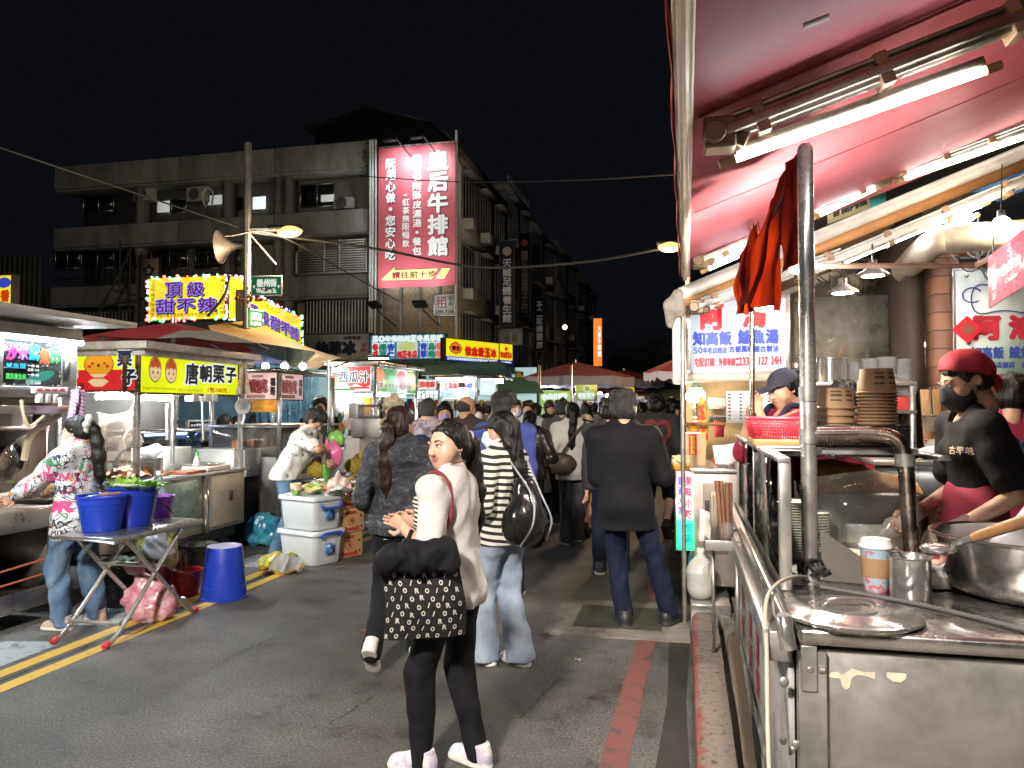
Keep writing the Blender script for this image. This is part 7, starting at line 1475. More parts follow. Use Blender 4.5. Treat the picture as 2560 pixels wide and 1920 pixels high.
rb=yel(f3,'yellow signboard with purple characters right of the street lamp pole',lambda mb,f:(f.htext(mb,'民國消費者協會食品評鑑金牌獎',.02,.1,.9,.14,2,0),f.disc(mb,.4,.9,.2,.08,3,1),f.disc(mb,.4,.9,.19,.07,4,2),f.text(mb,'老店',.33,.86,.14,.08,3,0,3)),[('頂',.04,.42,.16,.32),('級',.23,.41,.16,.30),('甜',.42,.38,.17,.30),('不',.61,.37,.17,.28),('辣',.79,.35,.17,.30)])
rb.children[0].data.materials.append(YG)if False else None
for ch in rb.children:
 if ch.name.startswith('lettering'):ch.data.materials.append(YG)
fairy(rb,f3 .o+f3 .u*f3 .h+f3 .nn*.05,f3 .o+f3 .r*f3 .w+f3 .u*f3 .h+f3 .nn*.05,26,FLB,21);fairy(rb,f3 .o+f3 .nn*.05,f3 .o+f3 .r*f3 .w+f3 .nn*.05,24,FLB,22);fairy(rb,f3 .o+f3 .r*f3 .w+f3 .nn*.05,f3 .o+f3 .r*f3 .w+f3 .u*f3 .h+f3 .nn*.05,12,FL,23)
f4=fY(-60,26,690,790,14.0);rt=tg('edge_signboard',f4 .o,'yellow signboard cut by the left edge with red characters and a blue oval','sign')
lb(rt,f4,.2,YG,IRON,lambda mb,f:(f.vtext(mb,'香菇',.72,.05,.24,.62,0,.02),f.disc(mb,.8,.82,.2,.13,1,1)),[gw('ink_orange_red',(220,70,20),.7),gw('ink_blue_lit',(60,70,200),.8)])
BX('corrugated_wall',mat('corrugated_green',(.06,.075,.04),.7,var=.3),None,*[(PY(-80,700,26).x+i*.25,PY(-80,700,26).x+i*.25+.12,26,26.1,0,PY(20,640,26).z)for i in range(15)],(PY(-80,700,26).x,PY(58,700,26).x,26.1,26.3,0,PY(20,640,26).z),label='dim greenish corrugated wall at the far left edge',cat='wall')
q=[PD(a_,b_,d_)for a_,b_,d_ in((520,815,16),(640,800,18.5),(880,908,14.5),(612,925,11.5))]
mb=MB();mb.grid(lambda u,v:(q[0]*(1-u)+q[1]*u)*(1-v)+(q[3]*(1-u)+q[2]*u)*v+Ve((0,0,.10*math.sin(u*9)*v-.12*math.sin(v*3.1))),24,16,th=.01);tp=mb.build('tarpaulin_roof',mat('tarp_yellow',(.20,.12,.025),.7,var=.2,vs=3),label='sloping yellow tarpaulin roof behind the peanut stall',cat='tarpaulin')
q=[PD(a_,b_,d_)for a_,b_,d_ in((612,860,11.4),(612,912,11.3),(712,905,11.6),(640,880,11.5))]
mb=MB();mb.slab([q[1],q[2],q[3],q[0]],.02);mb.build('navy_tarpaulin',mat('tarp_navy',(.035,.045,.09),.7,var=.2),label='dark navy tarpaulin flap below the street name signs',cat='tarpaulin',smooth=0)
sh=tg('street_shop',(-8.5,14,0),'dim open ground floor shops behind the left stalls','building')
BX('back_wall',mat('shop_wall',(.20,.19,.18),.8,var=.4,vs=1),sh,(-10.3,-10.1,-2,19,.11,2.6));BX('partition',mat('shop_wall',(.2,.19,.18),.8),sh,(-10.1,-8,6.8,6.9,.11,2.5));BX('ceiling',mat('shop_ceiling',(.10,.10,.10),.9),sh,(-10.3,-8.9,-2,17,2.5,2.6))
tube(sh,Ve((-9.2,8,2.45)),Ve((-9.2,9.2,2.45)));tube(sh,Ve((-9.2,12,2.45)),Ve((-9.2,13.2,2.45)));tube(sh,Ve((-9.2,3,2.45)),Ve((-9.2,4.2,2.45)),TUBE_W)
BX('glass_front',clear('tinted_glass',(.55,.68,.75),.3,.05,(.2,.3,.36),.3),sh,(-7.05,-7.02,9.5,13.5,.2,2.7))
dc=tg('cold_display',PX(450,1120,-6.2),'glass cold display with a blue lit edge behind the chestnut cart','display case');a=PX(362,1130,-5.9);b=PX(540,1130,-5.9)
BX('cabinet',WHT,dc,(-6.4,-5.9,a.y,b.y,.3,a.z),bevel=.01);BX('glass_top',GLASS,dc,(-6.4,-5.9,a.y,b.y,a.z+.001,PX(450,1085,-5.9).z));BX('light_strip',lp_('strip_blue',(.2,.3,1),4),dc,(-5.91,-5.89,a.y,b.y-.6,PX(450,1086,-5.9).z,PX(450,1081,-5.9).z));BX('rim',ALU,dc,(-6.42,-5.88,a.y-.02,b.y+.02,PX(450,1081,-5.9).z+.001,PX(450,1081,-5.9).z+.03))
f=fX(472,534,1056,1080,-6.4);rt=tg('price_board',f.o,'small black price board above the cold display','sign');lb(rt,f,.03,mat('screen_black',(.01,.011,.012),.12),ALU,lambda mb,f:[f.rect(mb,.06+.11*i,.15+.4*j,.08,.25,0,1)for i in range(8)for j in range(2)],[mat('chalk',(.6,.6,.6),.7)])
XP=-4.7;fb=fX(698,757,933,998,XP);yp2=fb.o.y
ps=tg('peanut_stall',(XP-.4,yp2+.5,0),'small peanut stall with pink signboards and a steel boiling cabinet','stall')
zt=fb.o.z+fb.h
BX('canopy_roof',CART,ps,(XP-1.0,XP+.05,yp2-.05,yp2+1.5,zt+.02,zt+.06));BX('post',STEEL,ps,*[(x-.02,x+.02,y-.02,y+.02,.9,zt)for x,y in((XP,yp2),(XP,yp2+1.4),(XP-.9,yp2),(XP-.9,yp2+1.4))])
BX('cabinet',mat('cabinet_dark',(.14,.135,.13),.4,.7,var=.3),ps,(XP-.95,XP+.02,yp2,yp2+1.4,.35,1.02),bevel=.01);BX('glass_hood',PLEX,ps,(XP-.9,XP,yp2+.03,yp2+1.35,1.021,1.36));BX('worktop',STEEL,ps,(XP-1.0,XP+.05,yp2-.04,yp2+1.45,1.365,1.39))
PK=wg_('sign_pinkish',(.62,.40,.38),.85)
def _pn(mb,f,s_=1):f.htext(mb,'角菱生花',.04,.28,.68,.44,0,.02);f.vtext(mb,'福哥',.80,.15,.15,.7,1,.006);f.rect(mb,.22,.82,.36,.1,2,1);f.rect(mb,.05,.04,.6,.14,2,1)
fa=fY(612,692,932,998,yp2-.03)
for f,lab in((fa,'pink peanut signboard with dark red characters, end of the stall'),(fb,'pink peanut signboard facing the street beside the dangling papers')):rt=tg('peanut_sign',f.o,lab,'sign','signboards of the peanut stall');lb(rt,f,.06,PK,IRON,_pn,[gw('ink_dark_red',(140,15,25),.5),INKN,mat('ink_tan',(.35,.22,.14),.6)],frame=.012)
f=fY(616,691,1000,1030,yp2-.04);rt=tg('orange_notice',f.o,'orange paper notice with brown handwriting below the peanut sign','notice');lb(rt,f,.01,mat('paper_orange',(.75,.34,.03),.7,var=.08),None,lambda mb,f:(f.htext(mb,'菱角生花 每包一百',.06,.55,.86,.3,0,0),f.htext(mb,'三包兩百五',.06,.12,.6,.3,0,0)),[mat('ink_tan2',(.45,.20,.03),.6)],frame=0)
for i,px in enumerate((664,712,757)):bulb(PD(px,916,10.6+.3*i),.05,BULB_C,('leftmost','middle','rightmost')[i]+' cold bulb in the row above the peanut stall',.25,'bulbs above the peanut stall')
mb=MB();q=[PD(a_,b_,12.2)for a_,b_ in((620,905),(800,925),(790,1060),(640,1060))];mb.grid(lambda u,v:(q[0]*(1-u)+q[1]*u)*(1-v)+(q[3]*(1-u)+q[2]*u)*v+FH*(.06*math.sin(u*40)+.04*math.sin(u*17+v)),60,8,th=.003);mb.build('rain_curtain',clear('blue_film',(.7,.88,.97),.3,.12,(.30,.50,.60),.45),label='pleated bluish plastic rain curtain behind the peanut stall',cat='curtain')
fx=tg('foam_box',PX(570,1180,-4.9),'large white foam box at the end of the chestnut cart carrying orange drinks','box');a=PX(485,1185,-4.95);b=PX(662,1185,-4.95);zt=PX(570,1128,-4.95).z
BX('box_body',mat('foam_white',(.70,.70,.68),.7),fx,(-5.6,-4.95,PX(600,1185,-4.95).y+.12,PX(600,1185,-4.95).y+.9,.8,zt),bevel=.015);BX('stand',IRON,fx,(-5.5,-5.0,PX(600,1185,-4.95).y+.2,PX(600,1185,-4.95).y+.85,0,.8))
yb=PX(600,1185,-4.95).y
for i in range(7):
 px,py=(-5.05-.12*(i%3),yb+.18+.11*i);rt=tg('juice_cup',(px,py,zt),('first','second','third','fourth','fifth','sixth','last')[i]+' clear cup of orange juice from the left on the foam box','cup','cups of orange juice')
 LT('cup',clear('cup_clear',(.95,.95,.95),.3,.05,(.7,.7,.7),.2),rt,(px,py,zt),[(.032,.0),(.045,.14),(.047,.142)],16);LT('juice',mat('juice_orange',(.80,.25,.05),.3,var=.2),rt,(px,py,zt),[(.030,.004),(.040,.095),(0,.095)],16)
XW=-4.6;fs2=fX(936,1041,918,978,XW);yw=fs2 .o.y;fs1=fY(824,926,917,978,yw-.03)
fr=tg('fruit_stall',(XW-.5,yw+.8,0),'bright fruit juice cart with lit watermelon signboards and white counter','stall');zt=fs2 .o.z+fs2 .h;xw0=fs1 .o.x
BX('canopy_roof',CART,fr,(xw0-.08,XW+.1,yw-.1,fs2 .o.y+fs2 .w+.2,zt+.03,zt+.09),bevel=.006);BX('post',STEEL,fr,*[(x-.025,x+.025,y-.025,y+.025,.2,zt+.03)for x,y in((XW,yw),(xw0,yw-.02),(XW,yw+fs2 .w),(xw0,yw+fs2 .w))])
BX('counter',mat('counter_white',(.60,.57,.52),.5,var=.1),fr,(xw0,XW-.03,yw+.03,yw+fs2 .w,.25,.98),(PD(843,1120,10.6).x,XW+.1,yw-.75,yw+.02,.8,PD(843,1093,10.6).z),bevel=.01)
tube(fr,Ve((xw0+.1,yw+.1,fs1 .o.z-.05)),Ve((xw0+.1,yw+1.4,fs1 .o.z-.05)),TUBE_L);tube(fr,Ve((XW-.2,yw+.2,fs1 .o.z-.05)),Ve((XW-.2,yw+1.8,fs1 .o.z-.05)),TUBE_W)
BX('back_board',mat('board_warm',(.62,.48,.34),.7),fr,(xw0-.04,xw0-.03,yw+.1,yw+fs2 .w,1.25,fs1 .o.z));
for i,(y_,z_,m_)in enumerate(((.2,1.4,'paper_white'),(.75,1.3,'paper_white'),(1.3,1.5,'paper_orange'))):BX('price_paper',MATS[m_],fr,(xw0-.02,xw0-.01,yw+y_,yw+y_+.42,z_,z_+.42))
rs=gw('melon_red',(226,50,50),.85);gr=gw('melon_green',(40,150,60),.8)
def _wm(mb,f):
 f.rect(mb,0,0,1,.3,3,0);f.poly(mb,[(.3,1),(1,1),(1,.25),(.85,.15),(.65,.3),(.5,.2),(.34,.4)],0,1);f.disc(mb,.25,.88,.25,.12,1,2);f.poly(mb,[(-.0,.2),(.16,.2),(.2,.5),(.16,.85),(0,.85)],2,3)
 f.vtext(mb,'現打',.03,.22,.12,.6,0,.004,5);f.htext(mb,'西瓜汁',.24,.36,.76,.44,3,.02,4);f.htext(mb,'西瓜汁',.24,.36,.76,.44,4,.004,6);f.rect(mb,.02,.03,.6,.08,1,2);f.rect(mb,.5,.1,.48,.08,0,3)
sg=tg('juice_sign',fs1 .o,'lit watermelon juice signboard with large dark characters on red slices','sign');lb(sg,fs1,.1,gw('melon_white',(235,235,230),.9),STEEL,_wm,[rs,gr,gw('burst_yellow',(240,220,40),.9),gw('melon_white',(235,235,230),.9),INKN])
def _jc(mb,f):
 cs=((2,5),(6,6),(0,0),(2,5))
 for i in range(4):
  f.rect(mb,.0+.25*i,0,.25,1,(1,6,3,1)[i],1);f.disc(mb,.10+.25*i,.72,.11,.26,(5,1,0,2)[i],2);f.disc(mb,.18+.25*i,.35,.06,.2,(2,3,5,2)[i],2)
  f.poly(mb,[(.08+.25*i,.12),(.16+.25*i,.12),(.19+.25*i,.72),(.05+.25*i,.72)],(5,6,0,2)[i],3);f.htext(mb,('芒果汁','苦瓜汁','木瓜汁','柳丁汁')[i],.02+.25*i,.16,.22,.2,3,.008,4);f.htext(mb,('芒果汁','苦瓜汁','木瓜汁','柳丁汁')[i],.02+.25*i,.16,.22,.2,4,.002,6)
sg=tg('juice_sign',fs2 .o,'lit fruit juice signboard with four coloured fruit panels facing the street','sign');lb(sg,fs2,.1,gw('melon_white',(235,235,230),.9),STEEL,_jc,[rs,gr,gw('fruit_yellow',(235,200,50),.9),gw('melon_white',(235,235,230),.9),INKN,gw('fruit_orange',(235,120,40),.9),gw('leaf_lime',(110,190,110),.85)])
lm=tg('clip_floodlight',PD(945,895,11.8),'flat floodlight on a rod shining above the watermelon signboard','lamp');q=PD(945,895,11.7);TB('rod',RUST,lm,([PD(835,918,11),PD(925,885,11.6),q],.014));BX('housing',IRON,lm,(q.x-.14,q.x+.16,q.y-.06,q.y+.06,q.z,q.z+.04));BX('lamp_glass',lp_('flood_clip',(1,.88,.74),14),lm,(q.x-.13,q.x+.15,q.y-.055,q.y+.055,q.z-.012,q.z-.001))
jm=tg('juicer',PD(905,1085,11),'grey steel juice machine with clear rollers on the fruit stall counter','juicer');q=PD(905,1092,10.8);BX('casing',mat('juicer_steel',(.45,.44,.42),.4,.5,var=.2),jm,(q.x-.12,q.x+.35,q.y-.12,q.y+.15,q.z,q.z+.26),(q.x-.16,q.x-.02,q.y-.1,q.y+.14,q.z+.261,q.z+.48),bevel=.01)
mb=MB();mb.cyl(q+Ve((.0,-.02,.36)),q+Ve((.24,-.02,.36)),.1,n=18);mb.build('clear_drum',PLEX,jm);mb=MB();mb.lathe(q+Ve((.3,-.05,.36)),[(.1,0),(.1,.04),(.05,.05),(.05,.03),(0,.03)],16,axis=RT);mb.build('roller',BLK,jm)
pp=tg('pineapple',PD(852,1080,10.7),'whole pineapple standing on the fruit stall counter','fruit');q=PD(851,1092,10.6);f_=Fd((-.1,-.1,-.02),(.1,.1,.24),.008);f_.ell((0,0,.1),(.065,.065,.10));f_.wob(.006,150,3,1);fo(f_,'fruit_body',mat('pineapple_skin',(.30,.15,.04),.6,var=.5,vs=60,bump=.6),pp,[[1,0,0,q.x],[0,1,0,q.y],[0,0,1,q.z],[0,0,0,1]])
mb=MB();r2=random.Random(3)
for i in range(16):a=i*2.4;mb.tube([q+Ve((0,0,.19)),q+Ve((.03*math.cos(a),.03*math.sin(a),.25)),q+Ve((.05*math.cos(a),.05*math.sin(a),.3+.02*(i%4)))],[.012,.009,.002],4)
mb.build('leaves',mat('leaf_dark_green',(.05,.12,.04),.5,var=.3),pp)
P0=PD(614,1020,17.0);lp=tg('street_lamp',(P0 .x,P0 .y,0),'tall grey street lamp pole with an amber lamp on a side arm','street lamp')
TB('pole',mat('pole_grey',(.15,.145,.135),.55,.3,var=.3),lp,([(P0 .x,P0 .y,0),(P0 .x,P0 .y,4),PD(620,358,17)],.085));q=PD(622,572,17);e=PD(712,572,17)
TB('arm',MATS['pole_grey'],lp,([q,e],.05),([PD(620,580,17),PD(690,660,17.5)],.02));q=PD(724,575,16.95)
mb=MB();mb.obox(q+Ve((-.1,0,.05)),(.75,.28,.09),M=Mx.Rotation(YAW,3,'Z'));mb.build('lamp_head',BLK,lp,smooth=0,bevel=.02)
AMB=mat('street_lamp_amber',(.8,.6,.3),.4,var=0,rv=0,emit=.85,ecol=(1,.52,.13))
def lampl(par,p,e,c):
 l=bpy.data.lights.new('lamp_light','POINT');l.energy=e;l.color=c;l.shadow_soft_size=.3;o=bpy.data.objects.new('lamp_light',l);COL.objects.link(o);o.parent=par;o.location=p-Ve(par['_w'])-Ve((0,0,.75))
lampl(lp,q,340,(1,.74,.46))
mb=MB();mb.ball(q+Ve((0,0,-.03)),(.30,.18,.13),16,8);mb.build('lamp_glass',AMB,lp)
q=PD(1675,613,17);l2=tg('street_lamp',GD(1690,17),'second amber street lamp glowing beside the edge of the red awning','street lamp');TB('pole',MATS['pole_grey'],l2,([GD(1720,17.5),PD(1720,610,17.5),q],.06));mb=MB();mb.obox(q+Ve((0,0,.05)),(.6,.26,.08));mb.build('lamp_head',BLK,l2,smooth=0,bevel=.02);mb=MB();mb.ball(q-Ve((0,0,.03)),(.27,.17,.13),16,8);mb.build('lamp_glass',AMB,l2);lampl(l2,q,190,(1,.66,.36))
fill_lamp=dup(lp,(P0 .x*-1-2.4,-3.2-P0 .y,0),'added unseen fill lamp behind the viewer, shaped as a street lamp',rotz=R(40))  # lamp copy added out of view, only to light the foreground
for ch in fill_lamp .children:
 if ch.type=='LIGHT':ch.data=ch.data.copy();ch.data.energy=1750;ch.data.color=(1,.91,.82)
def ssign(px0,px1,yt,yb,d0,d1,zh,en,lab,arrows):
 a=PD(px0,yb,d0);b=PD(px1,yb+zh,d1);f=Face(a,(b.x-a.x,b.y-a.y,b.z-a.z),(0,0,PD(px0,yt,d0).z-a.z));f.u=Ve((0,0,1));f.h=PD(px0,yt,d0).z-a.z
 rt=tg('street_name_sign',a,lab,'sign','street name signs');mb=MB();mb.slab([f.at(0,0,-3),f.at(1,0,-3),f.at(1,1,-3),f.at(0,1,-3)],.03);mb.build('plate',mat('sign_edge_white',(.62,.64,.60),.4),rt,smooth=0,bevel=.01)
 mb=MB();f.rect(mb,.025,.05,.95,.9,0,0);f.htext(mb,en[0],.20,.46,.66,.36,1,.012);f.text(mb,en[1],.18,.14,.66,.24,1,.006)
 for x,s_ in arrows:f.poly(mb,[(x,.36),(x+.07*s_,.46),(x,.56)][::s_],1,1)
 mb.build('lettering',[mat('sign_green',(.012,.12,.055),.4,emit=.12,ecol=(.01,.2,.09)),mat('sign_letters',(.66,.68,.66),.4,emit=.25,ecol=(.7,.75,.7),var=0)],rt,smooth=0);return rt
ssign(627,704,690,740,16.85,16.7,-1,('梧州街','WuZhou St.'),'upper green street name sign reading WuZhou St. on the lamp pole',((.13,-1),(.88,1)));ssign(618,659,770,820,16.85,17.8,4,('廣州街','GuangZhou St.'),'lower green street name sign reading GuangZhou St. turned away on the lamp pole',((.93,1),))
hn=tg('horn_speaker',PD(575,615,17),'grey horn loudspeaker fixed to the lamp pole facing left','loudspeaker');q=PD(600,615,17);mb=MB();mb.lathe(q,[(.06,-.1),(.07,.05),(.10,.16),(.2,.32),(.36,.44),(.38,.46),(.36,.46),(.18,.32),(.05,.1)],26,axis=-RT+Ve((0,0,-.05)));mb.build('horn',mat('horn_grey',(.16,.14,.12),.5,.2,var=.2),hn);TB('bracket',IRON,hn,([q,q+RT*.2],.05))
for i,(pp_,lab)in enumerate(((((-10,366,14),(300,470,16),(612,573,17)),'overhead wire from the upper left to the lamp pole'),(((630,580,17),(940,622,20),(1200,668,22),(1460,655,20),(1672,618,17)),'thick overhead cable sagging from the lamp pole to the second lamp'),(((560,590,14),(700,590,17),(900,700,24),(1000,755,29)),'thin wire falling from the pole area to the banner wall'),(((900,440,28),(1150,455,24),(1450,450,20),(1700,435,14)),'thin overhead wire crossing the sky above the row buildings'),(((575,690,16),(560,740,15.8),(520,790,15.5)),'short dark cable crossing the large yellow signboard'))):
 TB('overhead_wire',mat('wire_black',(.03,.03,.03),.6),None,(cv([PD(*p)for p in pp_],8),(.02,.035,.018,.018,.03)[i]),label=lab,cat='wire',group='overhead wires')
mb=MB();q=PD(622,745,16.8);r2=random.Random(5)
for i in range(26):p=q+Ve((r2 .gauss(0,.16),r2 .gauss(0,.1),r2 .gauss(0,.08)));mb.ball(p,(r2 .uniform(.03,.07),.03,r2 .uniform(.02,.05)),6,4)
mb.build('dry_leaves',mat('leaf_rust',(.25,.09,.04),.8,var=.5),label='bunch of rusty dry leaves tied to the lamp pole between the street signs',cat='leaves')
f=fY(756,923,836,900,28.2);rt=tg('grass_jelly_sign',f.o,'unlit grey signboard with big black brush characters for herbal ice','sign')
lb(rt,f,.3,mat('sign_grey_pale',(.30,.31,.31),.6,var=.1),IRON,lambda mb,f:(f.htext(mb,'仙草冰',.20,.22,.62,.48,0,.06),f.text(mb,'50年老店',.62,.78,.25,.15,0,.01),f.vtext(mb,'傳統',.88,.3,.07,.35,1,.01),[f.disc(mb,.05+.03*i,.9-.05*(i%3),.015,.03,2,1,8)for i in range(9)]),[INKN,mat('ink_dull_red',(.3,.06,.05),.6),mat('ink_dull_green',(.05,.15,.06),.6)],frame=.05)
f=fY(926,1112,837,898,28.0);rt=tg('winter_melon_sign',f.o,'lit teal and white winter melon tea signboard with coloured drink names','sign')
WG=gw('white_lit',(225,238,240),.95);cG=[gw('lit_'+n,c,.85)for n,c in(('red',(205,40,50)),('teal',(30,125,135)),('blue',(40,70,190)),('green',(20,130,100)),('melon',(190,205,130)),('peach',(225,110,90)))]
def _wmt(mb,f):
 f.htext(mb,'50年傳統純正冬瓜茶舖',.03,.74,.95,.22,6,.03,2);f.rect(mb,.36,.05,.28,.66,7,1);f.disc(mb,.5,.5,.12,.2,4,2);f.htext(mb,'純正冬瓜',.37,.06,.27,.26,0,.03,4)
 for x,s_,m_ in((.03,'冬瓜',0),(.135,'綠豆',3),(.24,'杏仁',2),(.68,'青草',2),(.785,'烏梅',3),(.89,'楊桃',5)):f.rect(mb,x-.008,.04,.095,.66,6,1);f.vtext(mb,s_,x,.06,.08,.62,m_,.035,3)
lb(rt,f,.3,cG[1],IRON,_wmt,cG+[WG,gw('pale_lit',(205,215,200),.85)],frame=.04)
def aiyu(a,b,ytl,ybl,lab,big):
 A=PD(a[0],a[1],a[2]);C=PD(b[0],b[1],b[2]);f=Face(A,C-A,(0,0,ytl));f.u=Ve((0,0,1));f.h=ytl;rt=tg('aiyu_sign',A,lab,'sign','yellow and blue aiyu ice signboards')
 def LL(mb,f):
  f.rect(mb,0,0,1,.19,1,0)
  if big:f.poly(mb,[(.05,.6),(.08,.4),(.17,.3),(.26,.4),(.29,.6),(.25,.76),(.17,.9),(.09,.76)],2,1);f.poly(mb,[(.06,.6),(.09,.42),(.17,.33),(.25,.42),(.28,.6),(.24,.74),(.17,.86),(.10,.74)],3,2);f.text(mb,'懷念',.10,.48,.14,.2,2,.01,3);f.htext(mb,'懷念愛玉冰',.34,.30,.62,.38,4,.045,2);f.htext(mb,'三代老店・純糖熬製・古早製法・口味獨特',.02,.04,.95,.11,5,.008,2)
  else:f.disc(mb,.5,.75,.12,.1,4,1);f.htext(mb,'懷念愛玉冰',.05,.32,.9,.26,4,.03,2);f.rect(mb,.1,.06,.8,.06,5,1)
 lb(rt,f,.25,gw('aiyu_yellow',(245,225,30),.95),IRON,LL,[INKN,gw('aiyu_blue',(30,50,190),.9),INKN,gw('aiyu_orange',(240,110,40),.9),gw('aiyu_red',(205,30,20),.85),WG],frame=.03)
aiyu((1115,900,27.8),(1247,909,30.5),(900-845)/1900*27.8,0,'wide lit yellow and blue aiyu ice signboard with a red fruit emblem',True);aiyu((1249,909,30.5),(1281,911,31.5),(909-858)/1900*30.5,0,'narrow lit yellow and blue aiyu ice signboard at the right end',False)
BX('shop_canopy',mat('canopy_green',(.04,.09,.075),.7,var=.2),None,(PD(925,905,27).x,PD(1330,905,27).x-1,25.8,28.2,PD(1000,912,27).z-.25,PD(1000,905,27).z),label='dark green flat canopy along the corner shops below the lit signboards',cat='canopy')
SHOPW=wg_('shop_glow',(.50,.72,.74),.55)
gs=tg('corner_shop',(PD(1050,1000,29).x,29,0),'bright open corner shop interior behind the middle stalls','shop')
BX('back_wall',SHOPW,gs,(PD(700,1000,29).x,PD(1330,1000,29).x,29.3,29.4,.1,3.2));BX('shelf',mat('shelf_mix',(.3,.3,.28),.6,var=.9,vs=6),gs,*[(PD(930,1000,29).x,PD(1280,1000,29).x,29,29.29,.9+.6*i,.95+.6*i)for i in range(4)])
r2=random.Random(31)
GC=[mat('goods_'+n,c,.5,var=.2)for n,c in(('red',(.55,.05,.06)),('yellow',(.65,.45,.05)),('blue',(.06,.14,.45)),('green',(.06,.30,.10)),('white',(.62,.62,.6)),('pink',(.6,.2,.32)),('orange',(.62,.24,.05)),('dark',(.06,.05,.05)))]
for i,m_ in enumerate(GC):
 mb=MB()
 for q in range(26):x=PD(r2 .uniform(930,1290),1000,28.9).x;z=.96+.6*r2 .randrange(4);w_=r2 .uniform(.08,.22);h_=r2 .uniform(.12,.42);mb.box(x,x+w_,28.75+.02*i,28.95,z,z+h_)
 o=mb.build('packets',m_,gs,smooth=0);o['kind']='stuff'
def lsign(px0,px1,yt,yb,d,lab,panel,LL,mats_,nm='stall_sign',dep=.1,frame=.02):
 a=PD(px0,yb,d);b=PD(px1,yb,d);f=Face(a,b-a,(0,0,PD(px0,yt,d).z-a.z));rt=tg(nm,a,lab,'sign');lb(rt,f,dep,panel,ALU,LL,mats_,frame=frame);return rt
lsign(1035,1090,950,972,21,'small white lit sign with red characters between the fruit stall and the oden cart',WG,lambda mb,f:f.htext(mb,'正宗老店',.06,.2,.9,.6,0,.02),[cG[0]])
lsign(1040,1098,975,998,20,'teal drink price board with pale blocks below the small white sign',cG[1],lambda mb,f:(f.htext(mb,'杏仁楊桃梅',.06,.52,.9,.42,0,.012),f.htext(mb,'冬瓜豆汁青',.06,.06,.9,.4,0,.012)),[WG])
oc_=tg('oden_cart',GD(1165,14),'bright food cart with a pale fish cake signboard and tube lamps','cart')
a=PD(1100,1000,14);b=PD(1240,1000,14)
def ob(px0,px1,yt,yb,d0,d1):p=PD(px0,yb,d0);q=PD(px1,yt,d0);return(p.x,q.x,p.y,p.y+(d1-d0),p.z,q.z)
BX('canopy_roof',ALU,oc_,ob(1072,1245,938,945,13.9,15.4));tube(oc_,PD(1090,947,13.9),PD(1190,944,13.9),TUBE_L,r=.03);tube(oc_,PD(1205,950,14.5),PD(1258,953,14.5),TUBE_L,r=.04)
BX('counter',STEEL,oc_,ob(1090,1250,1100,1300,14,15));BX('post',STEEL,oc_,*[(p.x-.025,p.x+.025,p.y,p.y+.05,.5,2.15)for p in(PD(1102,1000,14),PD(1190,1000,14),PD(1240,1000,14.9))]);BX('side_panel',WG,oc_,ob(1199,1240,950,988,14.3,14.35))
lsign(1106,1186,952,996,13.95,'pale blue lit fish cake signboard with red characters and a swordfish',wg_('oden_blue',(.50,.66,.78),.75),lambda mb,f:(f.htext(mb,'旗魚黑輪',.2,.58,.55,.32,0,.008),f.vtext(mb,'現炸',.05,.5,.1,.45,0,.003),f.poly(mb,[(.72,.7),(.82,.86),(.93,.9),(.97,.98),(.9,.6),(.8,.6)],1,1),f.htext(mb,'甜不辣 20',.12,.42,.4,.1,1,0),f.htext(mb,'每串 25',.15,.18,.36,.12,2,0)),[cG[0],cG[2],mat('ink_olive',(.25,.25,.02),.5)])
bulb(PD(1155,984,12.6),.105,lp_('globe_lamp',(.95,.98,1),14),'big glowing white globe lamp in front of the fish cake signboard',.5)
def flap(px0,px1,yt,yb,d,dd,m,lab,val=None):
 a,b,c,e=PD(px0,yt,d+dd),PD(px1,yt,d+dd),PD(px1+30,yb,d),PD(px0-10,yb,d);mb=MB();mb.grid(lambda u,v:(a*(1-u)+b*u)*(1-v)+(e*(1-u)+c*u)*v,3,2,th=.02);rt=mb.build('stall_awning',m,label=lab,cat='awning')
 return rt
GRN=mat('awning_green',(.018,.07,.05),.7,var=.2);flap(1060,1120,912,936,19,3,GRN,'dark green stall awning above the small white sign');flap(1250,1330,945,984,16,3,GRN,'green stall awning beside the dark red parasol with a lit edge')
for lab,px,d,ye,yt,wp,dark in(('large dark red parasol with a pale valance over the middle of the street',1440,19,944,905,290,0),('second dark red parasol behind on the right with a navy section',1560,24,950,925,200,1)):
 u=tg('parasol',GD(px,d),lab,'parasol','dark red parasols');parasol(u,px,d,ye,yt,wp,mat('parasol_dark_red',(.07,.006,.010),.8,var=.15),mat('valance_grey',(.20,.20,.24),.7)if not dark else mat('valance_navy',(.06,.06,.10),.7),val=.22)
cs=tg('drink_stall',GD(1390,17.5),'market stall with a lit pale green drink panel under the dark red parasol','stall')
BX('counter',mat('counter_green',(.20,.34,.20),.5),cs,ob(1350,1425,1075,1195,17.6,18.4));BX('post',ALU,cs,*[(p.x-.03,p.x+.03,p.y,p.y+.05,0,2.6)for p in(PD(1349,1000,17.6),PD(1428,1000,17.6))])
lsign(1350,1424,978,1016,17.5,'lit pale green sign with white characters and disc on the drink stall',gw('sign_pale_green',(150,200,95),.85),lambda mb,f:(f.htext(mb,'白甘蔗汁',.28,.48,.68,.36,0,.012),f.disc(mb,.15,.6,.11,.22,0,1),f.rect(mb,.3,.25,.3,.08,0,1)),[WG])
BX('lit_panel',gw('panel_mint',(165,205,150),.7),cs,ob(1352,1422,1020,1080,17.7,17.75))
